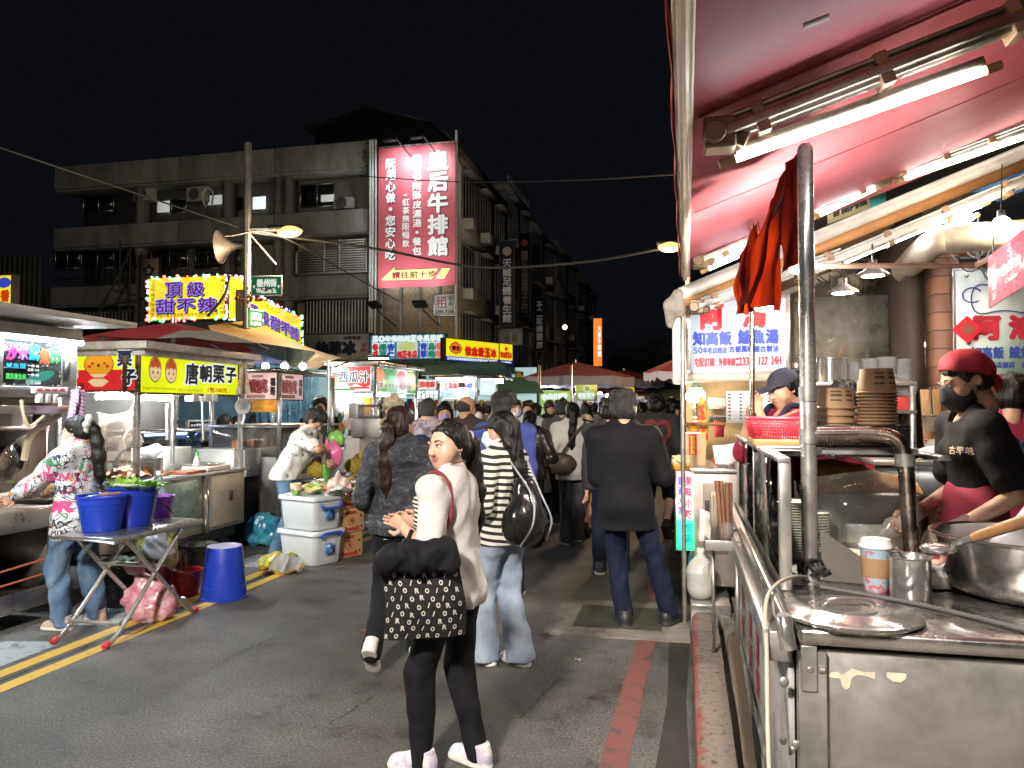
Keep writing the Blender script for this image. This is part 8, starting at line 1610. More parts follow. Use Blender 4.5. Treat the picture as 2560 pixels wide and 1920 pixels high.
lsign(1440,1493,962,1002,17.2,'bright green hanging banner with white characters and a round emblem',gw('banner_green',(40,165,70),.7),lambda mb,f:(f.htext(mb,'白甘蔗汁',.12,.2,.8,.3,0,.01),f.disc(mb,.52,.75,.16,.2,0,1),f.disc(mb,.52,.75,.13,.16,1,2),f.rect(mb,.15,.1,.7,.05,0,1)),[WG,gw('banner_green',(40,165,70),.7)],dep=.02,frame=0)
lt=tg('parasol_lamp',PD(1460,958,18),'bright cold lamp hanging under the large dark red parasol','lamp');mb=MB();mb.ball(PD(1460,958,18),(.2,.1,.06),14,8);mb.build('bulb',lp_('parasol_bulb',(.9,.97,1),8),lt);TB('cord',BLK,lt,([PD(1460,956,18),PD(1460,925,18.2)],.012))
for i,(px,py,d)in enumerate(((1290,975,20),(1520,990,24),(1365,960,20),(1500,985,26),(1322,978,22))):bulb(PD(px,py,d),.07,BULB_C,('cold bulb by the green awning on the left of the parasol','cold bulb among hanging goods on the far right','cold bulb under the left rim of the large parasol','small far cold bulb left of the yellow notice','cold bulb behind the drink stall panel')[i],.5,'cold bulbs in the middle of the market')
gd=tg('goods_stall',GD(1500,25),'far brightly lit stall crammed with colourful hanging goods','stall')
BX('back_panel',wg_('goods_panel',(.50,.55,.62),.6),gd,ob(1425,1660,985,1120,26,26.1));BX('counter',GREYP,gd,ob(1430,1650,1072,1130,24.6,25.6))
for i,m_ in enumerate(GC):
 mb=MB()
 for q in range(26):p=PD(r2 .uniform(1430,1650),r2 .uniform(995,1065),25.8-.05*i);w_,h_=r2 .uniform(.04,.12),r2 .uniform(.08,.35);mb.box(p.x,p.x+w_,p.y,p.y+.03,p.z-h_,p.z)
 o=mb.build('hanging_goods',m_,gd,smooth=0);o['kind']='stuff'
flap(1415,1580,965,978,23,2.5,mat('awning_maroon',(.2,.02,.04),.7),'maroon awning strip above the colourful goods stall');flap(1585,1700,975,1000,22,3,mat('awning_olive',(.10,.12,.05),.7),'dim olive awning at the right end of the goods stall')
lsign(1556,1586,968,984,20,'small tilted yellow notice above the man in the black jacket',gw('notice_yellow',(225,205,40),.7),lambda mb,f:f.htext(mb,'特價',.2,.2,.6,.6,0,.01),[cG[0]],dep=.02,frame=0);lsign(1590,1612,990,1018,21,'small white notice behind the head of the man in black',mat('paper_white',(.66,.68,.7),.7),lambda mb,f:f.htext(mb,'飲料',.15,.3,.7,.4,0,.01),[cG[2]],dep=.02,frame=0)
mb=MB();mb.ball(PD(1694,985,30),(.17,.05,.1),12,8);mb.build('signal_lamp',lp_('red_signal',(1,.03,.08),3.5),label='small glowing red lamp far away left of the kerb post',cat='lamp')
tb=tg('folding_table',G(330,1560),'steel folding table with crossed legs and red rubber feet on the yellow lines','table')
zt=.73;q0,q1,q2=G(282,1346,zt),G(503,1296,zt),G(135,1339,zt);q3=q1+(q2-q0);ctr=(q1+q2)/2
mb=MB();mb.slab([q0,q1,q3,q2],.02);mb.build('table_top',mat('table_top_steel',(.40,.39,.40),.28,.9,var=.25,rv=.12),tb,smooth=0,bevel=.004)
mb=MB();mb.tube([p-Ve((0,0,.022))for p in(q0,q1,q3,q2)],.020,10,closed=True);mb.build('rim',STEEL,tb)
ex=(q1-q0).normalized();ey=(q2-q0).normalized();Lx=(q1-q0).length;Ly=(q2-q0).length
def leg(a,b):
 s_=(b-a);mb=MB();pts=[a,a+s_*.78,a+s_*.86+Ve((0,0,-.02)),b];pts=[a,a.lerp(Ve((b.x,b.y,0)),.80)+Ve((0,0,-.03)),b];mb.tube(cv(pts,5),.016,10);o=mb.build('leg',STEEL,tb);mb=MB();d=(b-pts[1]).normalized();mb.cyl(b-d*.03,b+d*.012,.022,n=12);mb.build('rubber_foot',mat('rubber_red',(.45,.03,.04),.5),o)
for sy,off in((.06,.0),(.94,.0)):
 base=q0+ey*Ly*sy;A_=base+ex*Lx*.16-Ve((0,0,.03));B_=base+ex*Lx*.80-Ve((0,0,.03));F0=base+ex*(Lx*.98);F1=base+ex*(-Lx*.02)
 leg(A_,Ve((F0 .x,F0 .y,.02)));leg(B_,Ve((F1 .x,F1 .y,.02)))
def cross(t,z):a=q0+ey*Ly*.06+ex*Lx*t;b=q0+ey*Ly*.94+ex*Lx*t;return([Ve((a.x,a.y,z)),Ve((b.x,b.y,z))],.012)
TB('cross_bar',STEELD,tb,cross(.40,.47),cross(.58,.44),cross(.12,.13),cross(.86,.13))
BLU=mat('bucket_blue',(.012,.045,.42),.35,var=.08,vs=9);BLUD=mat('bucket_blue_deep',(.008,.03,.33),.32,var=.1)
def bucket(c,rt_,rb,h,m,root,up=True,n=36):
 pr=[(rb*.98,0),(rb,.01),(rb+(rt_-rb)*.75,h*.75),(rb+(rt_-rb)*.76+.004,h*.76),(rt_-.002,h-.02),(rt_+.008,h-.014),(rt_+.008,h),(rt_-.004,h),(rb-.003,.02),(0,.015)]
 if not up:pr=[(r_,h-z)for r_,z in pr[:8]]+[(rt_*.9,.01)];pr=[(rb*.0,h)]+[(rb*.8,h),(rb*.98,h)]+pr[1:]
 mb=MB();mb.lathe(c,pr,n);return mb.build('bucket_body',m,root)
def handle(c,r_,h,root,ang,gm):
 u=Ve((math.cos(ang),math.sin(ang),0));v=Ve((-u.y,u.x,0));pts=cv([c+u*r_+Ve((0,0,h-.03)),c+u*r_*.75-v*r_*.75+Ve((0,0,h+.01)),c-v*r_*1.05+Ve((0,0,h+.02)),c-u*r_*.75-v*r_*.75+Ve((0,0,h+.01)),c-u*r_+Ve((0,0,h-.03))],6);TB('handle',STEEL,root,(pts,.0035));k=len(pts)//2;TB('grip',gm,root,(pts[k-3:k+4],.010))
def tobj(nm,px,py,lab,cat):c=G(px,py,zt+.002);return c,tg(nm,c,lab,cat)
c,rt=tobj('blue_bucket',254,1325,'nearer blue plastic bucket with a wire handle on the folding table','bucket');bucket(c,.165,.125,.25,BLU,rt);handle(c,.165,.25,rt,R(60),WOOD)
c,rt=tobj('blue_bucket',332,1312,'blue plastic bucket heaped with leafy greens on the folding table','bucket');bucket(c,.175,.135,.29,BLUD,rt);cg=c+Ve((0,0,.27));mb=MB();r2=random.Random(6);handle(c,.175,.29,rt,R(20),GREYP)
for i in range(90):
 a=r2 .random()*6.3;rr=.15*math.sqrt(r2 .random());p=cg+Ve((rr*math.cos(a),rr*math.sin(a),-.02));d=Ve((math.cos(a)*.6+r2 .gauss(0,.3)+.3,math.sin(a)*.6+r2 .gauss(0,.3),.7)).normalized();L_=r2 .uniform(.07,.15);s_=d.cross(Ve((0,0,1))).normalized()*r2 .uniform(.015,.035);m_=p+d*L_*.6+Ve((0,0,.01));e=p+d*L_-Ve((0,0,.02));mb.add([p,m_-s_,e,m_+s_],[(0,1,2,3)],0);mb.tube([p-d*.03,p+d*L_*.5],.005,4,1)
mb.build('leafy_greens',[mat('lettuce_green',(.26,.48,.06),.5,var=.4,vs=20),mat('lettuce_stem',(.50,.62,.28),.5)],label='bunch of bright leafy greens sticking out of the blue bucket',cat='vegetables',smooth=0)
c,rt=tobj('purple_bucket',402,1292,'small purple plastic bucket with a black handle at the far end of the table','bucket');bucket(c,.095,.075,.17,mat('bucket_purple',(.25,.06,.42),.35,var=.1),rt);TB('handle',BLK,rt,(cv([c+Ve((.05,-.07,.12)),c+Ve((.12,-.08,.09)),c+Ve((.17,-.05,.02))],5),.006))
c,rt=tobj('water_bottle',395,1275,'large clear ribbed water bottle behind the purple bucket','bottle');LT('bottle_body',clear('pet_bottle',(.85,.93,.95),.4,.05,(.5,.6,.62),.25),rt,c,[(.055,0)]+[(.06-.004*(i%2),.02+.025*i)for i in range(9)]+[(.03,.28),(.02,.30)],22);LT('cap',WHT,rt,c,[(.022,.298),(.022,.33),(0,.33)],14)
c=G(560,1493);rt=tg('upturned_bucket',c,'large glossy blue bucket standing upside down on the yellow lines','bucket');bucket(c+Ve((0,0,.0)),.185,.145,.43,BLU,rt,False,44)
mb=MB();mb.lathe(c,[(0,.434),(.12,.434),(.138,.436),(.14,.43)],40);mb.build('dusty_base',mat('bucket_dusty',(.34,.32,.46),.6,var=.35,vs=12),rt)
c=G(300,1513);rt=tg('wire_basket',c,'black slatted plastic basin of dark green leaves under the table','basket');mb=MB()
for i in range(44):a=i*2*math.pi/44;mb.bar(c+Ve((.11*math.cos(a),.11*math.sin(a),0)),c+Ve((.15*math.cos(a),.15*math.sin(a),.36)),.009,.006)
for z in(0,.09,.18,.27,.36):rr=.11+.04*z/.36;mb.tube([c+Ve((rr*math.cos(a),rr*math.sin(a),z))for a in np.linspace(0,6.1,30)],.008,5,closed=True)
mb.build('basin',BLK,rt,smooth=30);mb=MB()
for i in range(40):a=r2 .random()*6.3;p=c+Ve((.1*r2 .gauss(0,.6),.1*r2 .gauss(0,.6),.34+.04*r2 .random()));d=Ve((math.cos(a),math.sin(a),.15)).normalized()*.11;s_=Ve((-d.y,d.x,0))*.35;mb.add([p-d,p-s_,p+d,p+s_],[(0,1,2,3)])
mb.build('leaves',mat('leaf_deep_green',(.02,.07,.02),.5,var=.4),rt,smooth=0)
c=G(392,1485);rt=tg('waste_bin',c,'magenta plastic bin lined with a yellow green bag under the table','bin');LT('bin',mat('bin_magenta',(.33,.05,.11),.4,var=.1),rt,c,[(.12,0),(.165,.38),(.16,.38),(.12,.02)]);f_=Fd((-.26,-.26,.2),(.26,.26,.5),.014);f_.cap((0,0,.33),(0,0,.42),.165,.17,.02);f_.cap((0,0,.40),(0,0,.6),.14,.15,.01,None,None,'s');f_.wob(.012,50,3);fo(f_,'bag_liner',mat('liner_yellow_green',(.45,.50,.16),.5,var=.2),rt,[[1,0,0,c.x],[0,1,0,c.y],[0,0,1,c.z],[0,0,0,1]])
c=G(466,1488);rt=tg('red_bucket',c,'red plastic bucket with wooden sticks beside the magenta bin','bucket');bucket(c,.125,.10,.22,mat('bucket_red',(.42,.02,.025),.35,var=.12),rt);handle(c,.125,.22,rt,R(-30),WHT);TB('stick',WOOD,rt,([c+Ve((-.05,.02,.05)),c+Ve((-.09,.03,.36))],.012),([c+Ve((-.03,.05,.05)),c+Ve((-.06,.06,.33))],.012))
c=G(495,1440);LT('steel_basin',STEELP,None,(c.x-.1,c.y+.15,.2),[(.10,0),(.17,.07),(.18,.075),(.165,.07),(0,.01)],label='shallow steel basin on the ground behind the red bucket',cat='basin');LT('basin_stand',IRON,None,(c.x-.1,c.y+.15,0),[(.09,0),(.09,.199),(0,.199)],label='dark upturned tub under the shallow steel basin',cat='tub')
def bag(name,px,py,H_,W_,D_,m,lab,amp=.014,tie=True,sd=1,z=0,top=.6,lean=0):
 c=G(px,py,z);f_=Fd((-W_-.1,-D_-.1,-.02),(W_+.1,D_+.1,H_+.08),max(.009,H_*.028));f_.ell((0,0,H_*.32),(W_,D_,H_*.36),k=.04);f_.ell((W_*.2,0,H_*.2),(W_*.85,D_*.9,H_*.24),k=.05)
 if tie:f_.cap((0,0,H_*.55),(lean,0,H_*.78),W_*.42,W_*.14,.06);f_.ell((lean,0,H_*.86),(W_*.35,D_*.2,H_*.08),None,.04);f_.ell((lean+W_*.2,0,H_*.9),(W_*.16,D_*.15,H_*.1),None,.03)
 f_.clip((0,0,1),0);f_.wob(amp,30,sd,1);f_.wob(amp*.5,75,sd+5,1);return fo(f_,name,m,None,[[_cy,-_sy,0,c.x],[_sy,_cy,0,c.y],[0,0,1,c.z],[0,0,0,1]],label=lab,cat='bag')
PKB=nm_('bag_pink',lambda N,L,oc,b:rp(N,L,ns(N,L,oc,11,5,.7),[(.35,(.42,.10,.16)),(.5,(.60,.26,.32)),(.62,(.66,.48,.48))]),.28)
bag('pink_bag',375,1548,.45,.19,.13,PKB,'full pink plastic bag slumped under the folding table',lean=-.12);bag('white_bag',395,1395,.26,.13,.09,mat('bag_white',(.64,.66,.7),.45),'white plastic bag behind the table legs by the chestnut cart',sd=4,z=.35)
BLB=nm_('bag_blue',lambda N,L,oc,b:rp(N,L,ns(N,L,oc,7,5,.7),[(.38,(.02,.14,.28)),(.55,(.06,.34,.52)),(.66,(.05,.30,.12))]),.25);bag('blue_bag',655,1362,.55,.22,.16,BLB,'large blue plastic rubbish bag behind the cart post',tie=False,sd=8)
bag('trash_bag',700,1432,.30,.20,.12,nm_('bag_trash',lambda N,L,oc,b:rp(N,L,ns(N,L,oc,9,5,.75),[(.38,(.06,.09,.02)),(.46,(.24,.24,.03)),(.53,(.50,.40,.04)),(.58,(.55,.28,.06)),(.66,(.62,.58,.5))]),.3),'clear bag of yellow rubbish with a white open top on the road',tie=False,sd=3)
mb=MB();c=G(700,1432,.22);mb.grid(lambda u,v:c+RT*((u-.5)*.24+.05*v)+FH*(.07+.05*math.sin(u*9))+Ve((0,0,.15*v*(1-.6*abs(u-.4))+.01*math.sin(u*30))),14,8,th=.004);mb.build('bag_mouth',clear('milky_film2',(.95,.95,.95),.3,.15,(.72,.72,.72),.6),label='open white plastic mouth of the yellow rubbish bag',cat='bag')
BXW=mat('box_milky',(.56,.60,.61),.4,var=.06,vs=3);BXB=mat('box_blue',(.03,.09,.40),.4)
cA=G(786,1420);rot=R(-20)
def storage(z0,lab,hm,sc_,blue_top):
 M3=Mx.Rotation(rot,3,'Z');o=cA+Ve((0,0,z0));W_,D_,H_=.56*sc_,.42*sc_,.34;rt=tg('storage_box',o,lab,'storage box','milky storage boxes')
 def P(x,y,z):return o+M3@Ve((x,y,z))
 def ring(ins,z,cr=.05,n=4):
  out=[]
  for cx,cy,a0 in((-cr-ins,cr+ins,-90),(-cr-ins,D_-cr-ins,0),(-W_+cr+ins,D_-cr-ins,90),(-W_+cr+ins,cr+ins,180)):
   for k in range(n+1):a=R(a0+90*k/n);out.append(P(cx+cr*math.cos(a),cy+cr*math.sin(a),z))
  return out
 mb=MB();rs=[ring(.04,0),ring(.03,.015),ring(.008,H_-.03)];k=len(rs[0])
 mb.add([p for r_ in rs for p in r_],[(q*k+i,q*k+(i+1)%k,(q+1)*k+(i+1)%k,(q+1)*k+i)for q in range(2)for i in range(k)]+[tuple(range(k-1,-1,-1))]);mb.build('tub',BXW,rt,smooth=50)
 mb=MB();rs=[ring(-.014,H_-.035),ring(-.016,H_-.005),ring(-.006,H_+.008),ring(.03,H_+.008),ring(.04,H_+.001)];mb.add([p for r_ in rs for p in r_],[(q*k+i,q*k+(i+1)%k,(q+1)*k+(i+1)%k,(q+1)*k+i)for q in range(4)for i in range(k)]+[tuple(range(4*k,5*k)),tuple(range(k-1,-1,-1))]);mb.build('lid',BXW,rt,smooth=50)
 mb=MB();y_=D_*.5;pts=[P(.02,y_-.13,H_-.06),P(.03,y_-.11,H_-.02 if blue_top else H_-.11),P(.03,y_+.11,H_-.02 if blue_top else H_-.11),P(.02,y_+.13,H_-.06)];mb.tube(cv(pts,4),.016,8);mb.build('handle',BXB,rt)
 mb=MB();mb.slab([P(.002,y_-.06,.10),P(.002,y_+.06,.10),P(.008,y_+.06,.22),P(.008,y_-.06,.22)],.002);mb.build('sticker',nm_('sticker_blue',lambda N,L,oc,b:rp(N,L,ns(N,L,oc,22,2),[(.5,(.05,.15,.42)),(.55,(.45,.6,.68))],'CONSTANT'),.5),rt,smooth=0);return P
storage(0,'lower milky plastic storage box with a blue handle on the road',0,1.0,True);Pb=storage(.352,'upper milky plastic storage box carrying wrappings',0,.98,False)
CT0=G(838,1400)
for i in range(3):
 M3=Mx.Rotation(rot-R(4),3,'Z');o=CT0+Ve((.012*(i%2),.05*i*.3,.262*i));rt=tg('durian_carton',o,('bottom','middle','top')[i]+' brown fruit carton with red print in the stack of three','carton','stacked fruit cartons')
 def P(x,y,z):return o+M3@Ve((x,y,z))
 W_,D_,H_=.30,.38,.255;mb=MB();mb.add([P(x,y,z)for z in(0,H_)for y in(0,D_)for x in(-W_,0)],[(0,2,3,1),(4,5,7,6),(0,1,5,4),(2,6,7,3),(0,4,6,2),(1,3,7,5)]);mb.build('box',CARD,rt,smooth=0,bevel=.004)
 f=Face(P(.0,0,0),M3@Ve((0,D_,0)),(0,0,H_));mb=MB();f.text(mb,'DURIAN',.32,.78,.36,.12,0,.003);f.disc(mb,.5,.5,.13,.2,0,1);f.disc(mb,.5,.5,.105,.165,2,2);f.text(mb,'榴',.44,.42,.12,.17,0,.002,3);f.rect(mb,.2,.08,.6,.13,0,1);f.poly(mb,[(.2,.21),(.28,.30),(.34,.21)],0,1);f.poly(mb,[(.66,.21),(.72,.30),(.8,.21)],0,1)
 for x,y_ in((.15,.66),(.85,.66),(.12,.22),(.88,.22)):f.disc(mb,x,y_,.032,.06,1,2,14)
 mb.build('print',[mat('print_red',(.36,.04,.03),.7),mat('hole_dark',(.02,.015,.01),.8),CARD],rt,smooth=0)
q=Pb(-.25,.3,.36);r2=random.Random(17);mb=MB()
for i in range(46):
 p=q+Ve((r2 .uniform(-.24,.36),r2 .uniform(-.2,.5),r2 .uniform(0,.06)));a=r2 .random()*3;u=Ve((math.cos(a),math.sin(a),r2 .uniform(-.2,.3)))*r2 .uniform(.04,.10);v=Ve((-math.sin(a),math.cos(a),r2 .uniform(-.2,.4)))*r2 .uniform(.03,.07);mb.grid(lambda s_,t:p+u*(2*s_-1)+v*(2*t-1)+Ve((0,0,.02*math.sin(s_*5+i)+.015*math.sin(t*6+i))),3,3,r2 .choice((0,0,1,2,3)))
mb.build('wrapping_heap',[mat('wrap_white',(.62,.60,.56),.4,var=.1),mat('wrap_green',(.22,.48,.08),.4,var=.2),mat('wrap_pink',(.60,.28,.30),.4,var=.2),mat('wrap_yellow',(.62,.52,.2),.4,var=.2)],label='heap of crumpled plastic wrappings and green bags on the upper storage box',cat='wrappings',smooth=60)
f_=Fd((-.16,-.16,-.02),(.16,.16,.3),.01);f_.ell((0,0,.07),(.12,.1,.08));f_.cap((0,0,.1),(-.01,0,.22),.06,.012,.05);f_.wob(.01,50,3);p=Pb(-.12,.45,.37);fo(f_,'paper_bag',mat('bag_cream',(.60,.48,.38),.6,var=.12),None,[[1,0,0,p.x],[0,1,0,p.y],[0,0,1,p.z],[0,0,0,1]],label='cream twisted plastic bag standing on the wrapping heap',cat='bag')
LT('paper_cup',mat('cup_cream',(.62,.55,.42),.6),None,tuple(Pb(-.42,.12,.352)),[(.045,0),(.06,.11),(.055,.11),(.042,.01)],label='cream paper bowl at the left end of the storage box top',cat='bowl')
dt=tg('durian_table',GD(850,8.9),'low folding table of durians with steel legs behind the cartons','table');a=PD(795,1205,8.6);b=PD(905,1205,8.6);zd=.80
BX('table_top',STEEL,dt,(a.x-.5,b.x+.12,a.y-.1,a.y+1.3,zd-.03,zd),bevel=.004)
for x0,x1 in((b.x,b.x-.35),(b.x-.35,b.x+.05)):TB('leg',STEEL,dt,([(x0,a.y+.0,zd-.03),(x1,a.y+.02,0)],.016));TB('leg',STEEL,dt,([(x0,a.y+1.2,zd-.03),(x1,a.y+1.2,0)],.016))
def durian(c,r_,lab,sd):
 q=random.Random(sd);rt=tg('durian',c,lab,'fruit','durians');mb=MB();R3=(r_*1.15,r_*.95,r_*.9);mb.ball(c,tuple(x*.9 for x in R3),18,12);n=240
 for i in range(n):
  z=1-2*(i+.5)/n;a=i*2.39996;d=Ve((math.sqrt(1-z*z)*math.cos(a),math.sqrt(1-z*z)*math.sin(a),z));p=Ve((d.x*R3[0],d.y*R3[1],d.z*R3[2]))*.88;mb.cyl(c+p,c+p*1.24,r_*.11,.001,5,False)
 mb.build('husk',mat('durian_skin',(.36,.27,.035),.55,var=.45,vs=30),rt,smooth=0);TB('stem',WOOD,rt,([c+Ve((0,0,r_*.8)),c+Ve((.02,0,r_*1.2))],.015));return rt
durian(PD(795,1172,8.5),.115,'durian being cut by the man in the white shirt',1);c=PD(887,1165,9.0);durian(c,.105,'durian lying on the durian table beside the camouflage jacket',2);durian(PD(922,1138,9.3),.10,'durian partly hidden behind the arm in camouflage',3);durian(PD(905,1150,9.6),.10,'durian at the back of the pile',4)
pile('peeled_durian',None,tuple(PD(880,1203,8.8)),.34,46,.05,'trays of pale yellow peeled durian wrapped in film','food',7,None,.12,[mat('durian_flesh',(.66,.46,.16),.4,var=.2,vs=20),mat('film_white',(.60,.56,.5),.25)])
BX('foam_tray',WHT,None,(PD(845,1180,8.9).x,PD(872,1180,8.9).x,PD(850,1180,8.9).y,PD(850,1180,8.9).y+.2,zd+.005,zd+.05),label='white foam tray under the pink bag on the durian table',cat='tray',bevel=.01)
TB('stall_post',STEEL,None,([PD(823,1200,8.7),PD(822,900,8.7)],.02),label='steel post at the durian table with bags tied to it',cat='post')
def hang(name,px0,px1,yt,yb,d,m,lab,sd):a=PD((px0+px1)/2,yb,d);w_=(px1-px0)/1900*d/2;h=(yb-yt)/1900*d;f_=Fd((-w_-.06,-.14,-.02),(w_+.06,.14,h+.05),.012);f_.ell((0,0,h*.42),(w_*.95,.06,h*.40),k=.03);f_.cap((-w_*.55,0,h*.6),(-w_*.35,0,h*.95),w_*.28,w_*.12,.03);f_.cap((w_*.5,0,h*.6),(w_*.2,0,h*.9),w_*.28,w_*.12,.03);f_.wob(.014,40,sd,.4);fo(f_,name,m,None,[[_cy,-_sy,0,a.x],[_sy,_cy,0,a.y],[0,0,1,a.z],[0,0,0,1]],label=lab,cat='bag',group='bags tied to the post')
hang('pink_bag',800,856,1092,1178,8.55,mat('bag_hot_pink',(.66,.14,.32),.35,var=.15),'bright pink plastic bag bundle hanging from the post',2);hang('green_bag',812,858,1068,1118,8.65,mat('bag_lime',(.24,.56,.12),.35,var=.15),'lime green plastic bag bundle above the pink one',5);hang('green_strips',806,826,1140,1206,8.4,mat('bag_leaf',(.12,.36,.08),.35,var=.3),'narrow green plastic strips hanging in front of the post',7)
def cl_(n,c,var=.14,rough=.8,bump=.75,bs=15,**k):return mat('cloth_'+n,c,rough,var=var,vs=7,bump=bump,bs=bs,**{'spec':.18,**k})
BLACK=cl_('black',(.008,.008,.010),.25);WHITE=cl_('white',(.50,.49,.47),.05);NAVY=cl_('navy',(.02,.025,.05));CHAR=cl_('charcoal',(.035,.035,.037));MAROON=cl_('maroon',(.24,.02,.05));GREY=cl_('grey',(.12,.12,.12))
DENL=nm_('denim_light',lambda N,L,oc,b:(bp_(N,L,ns(N,L,oc,300,2),b,.3,.003),rp(N,L,ns(N,L,mp_(N,L,oc,(1,1,.5)),5,5,.65),[(.3,(.17,.22,.30)),(.5,(.27,.33,.42)),(.7,(.40,.46,.54))]))[1],.8)
DENB=nm_('denim_blue',lambda N,L,oc,b:(bp_(N,L,ns(N,L,oc,300,2),b,.3,.003),rp(N,L,ns(N,L,mp_(N,L,oc,(1,1,.5)),5,5,.65),[(.3,(.035,.075,.14)),(.5,(.07,.13,.22)),(.7,(.17,.25,.34))]))[1],.8)
DEND=cl_('denim_dark',(.010,.014,.032),.35)
from mathutils.bvhtree import BVHTree
Ve=Vector;Mx=Matrix
def stick(J,ob,st,c,w_,h_,yaw,m,name='print',bold=0.):
 me=ob.data;bt_=BVHTree.FromPolygons([v.co for v in me.vertices],[tuple(p.vertices)for p in me.polygons]);r_=Ve((math.cos(R(yaw)),math.sin(R(yaw)),0));n_=Ve((r_.y,-r_.x,0));mb=MB();F_=Face(Ve(tuple(c))+n_*.4-r_*w_/2,r_*w_,(0,0,h_),0)
 if st:F_.text(mb,st,0,0,1,1,0,bold)
 for q in range(len(mb.v)):
  out=[]
  for p in mb.v[q]:h=bt_.ray_cast(Ve(p),-n_);out.append(tuple(h[0]+n_*(.0025+.0001*q))if h[0]is not None else tuple(Ve(p)-n_*.4))
  mb.v[q]=np.array(out)
 return lpart(J,mb,name,m,smooth=0)
CAMO=nm_('camouflage',lambda N,L,oc,b:(bp_(N,L,ns(N,L,oc,26,5,.7),b,.8,.03),rp(N,L,ns(N,L,mp_(N,L,oc,(1,1,1.7)),17,7,.7,.6),[(.34,(.008,.009,.012)),(.5,(.022,.024,.030)),(.58,(.05,.055,.066)),(.66,(.12,.13,.15))]))[1],.75)
def _str(freq,z=True,a=(.62,.60,.54),c=(.012,.012,.014),w=.42):
 def fn(N,L,oc,b):
  wv=N.new('ShaderNodeTexWave');wv.bands_direction='Z';wv.inputs['Scale'].default_value=freq;wv.inputs['Distortion'].default_value=.6;wv.inputs['Detail'].default_value=1;L.new(mp_(N,L,oc,(1,1,1),(R(9),0,0)),wv.inputs['Vector']);return rp(N,L,wv.outputs['Fac'],[(w,c),(w+.05,a)])
 return fn
STRP=nm_('striped_knit',_str(7.5),.85);STRF=nm_('fine_stripes',_str(17,w=.5),.85)
def _graf(N,L,oc,b):
 last=None
 for i,(sc_,col,th,wd)in enumerate(((6,(.02,.02,.03),.52,.014),(9,(.03,.03,.04),.40,.012),(5,(.62,.10,.28),.62,.040),(5,(.05,.25,.10),.64,.030),(6,(.55,.22,.05),.65,.030),(12,(.04,.05,.12),.60,.02))):
  n=ns(N,L,mp_(N,L,oc,(1,1,1.3),(0,0,0),(i*3.7,i*1.9,i*5.1)),sc_,1.5,.5,1.2);s_=N.new('ShaderNodeMath');s_.operation='SUBTRACT';s_.inputs[1].default_value=th;L.new(n,s_.inputs[0]);a=N.new('ShaderNodeMath');a.operation='ABSOLUTE';L.new(s_.outputs[0],a.inputs[0])
  lt_=N.new('ShaderNodeMath');lt_.operation='LESS_THAN';lt_.inputs[1].default_value=wd*.7;L.new(a.outputs[0],lt_.inputs[0]);m=N.new('ShaderNodeMixRGB');L.new(lt_.outputs[0],m.inputs[0]);m.inputs[2].default_value=(*col,1)
  if last is None:m.inputs[1].default_value=(.60,.63,.64,1)
  else:L.new(last,m.inputs[1])
  last=m.outputs[0]
 return last
GRAF=nm_('scribble_print',_graf,.8)
LEATH=mat('leather_brown_black',(.022,.016,.014),.32,var=.4,vs=9,bump=.25,bs=14)
SH_W=(SOLE,mat('shoe_white',(.66,.63,.62),.55,var=.1,vs=14,bump=.2,bs=50));SH_L=(SOLE,nm_('shoe_white_lilac',lambda N,L,oc,b:rp(N,L,ns(N,L,oc,16,2),[(.48,(.68,.65,.63)),(.56,(.50,.43,.56))]),.55));SH_K=(SOLEK,mat('shoe_black',(.02,.02,.021),.5,var=.2));SH_B=(SOLE,mat('shoe_beige',(.40,.30,.24),.65,var=.15));SH_D=(SOLE,mat('shoe_dark',(.03,.03,.032),.6))
def part(J,name,m,fld,T=None):return J['put'](fld,name,m if isinstance(m,list)else[m],T)
def lpart(J,mb,name,m,**k):
 o=mb.build(name,m,J['root'],at=(0,0,0),**k);o.location=(0,0,0);o['_w']=(0,0,0);return o
J=pe('woman in white top and black trousers looking back, black patterned tote on her arm',1138,3.43,1.55,-118,vox=.0065,feet=((.106,-.113,0,4,0),(-.075,.085,0,-12,0)),pel=(.012,.0,-.004),lean=(0,-.03),hands=((.165,-.17,1.135),(-.02,-.22,1.13)),elb=((.5,.9,-.5),(-.5,.8,-.5)),head=(72,5,-2),top=dict(mat=WHITE,sleeve='half',hem=.835,tilt=(0,.42),loose=.013,flare=.03,sl=.012,fold=.0065,ff=52,neck=.03,name='shirt'),bottom=dict(mat=BLACK,kind='slim',loose=.012,fold=.004),shoes=SH_L,hair=('pony',HAIRK),face=True,fingers=True,skin=SKIN_PALE,fat=1.12,g=1.07)
s=J['s'];sh0,el0,wr0=J['sh',0],J['el',0],J['wr',0]
mb=MB();mb.tube(cv([sh0+(-.045,-.075,-.10),sh0+(-.035,-.055,.045),sh0+(-.035,.0,.078),sh0+(-.03,.062,.035),sh0+(-.028,.082,-.08),sh0+(-.02,.06,-.16)],6),.0085,6);lpart(J,mb,'shoulder_strap',mat('strap_maroon',(.20,.03,.035),.6))
mb=MB();mb.tube([J['nb']+np.array((.062*math.cos(a),.058*math.sin(a)+.012,.03+.022*math.sin(a)))for a in np.linspace(0,6.1,26)],.0022,5,closed=True);lpart(J,mb,'necklace',mat('silver',(.7,.7,.7),.2,1.))
f=Fd((-.2,-.4,.85),(.12,-.05,1.2),.008);f.chain([J['wr',1]*.55+J['el',1]*.45+(0,-.0,.02),J['wr',1]+(0,.03,.01)],[.055,.05],.02);f.cap(J['wr',1]*.7+J['el',1]*.3+(.02,-.03,.0),J['wr',1]*.7+J['el',1]*.3+(.03,-.06,.13),.035,.03,.03);part(J,'striped_cuff',STRF,f)
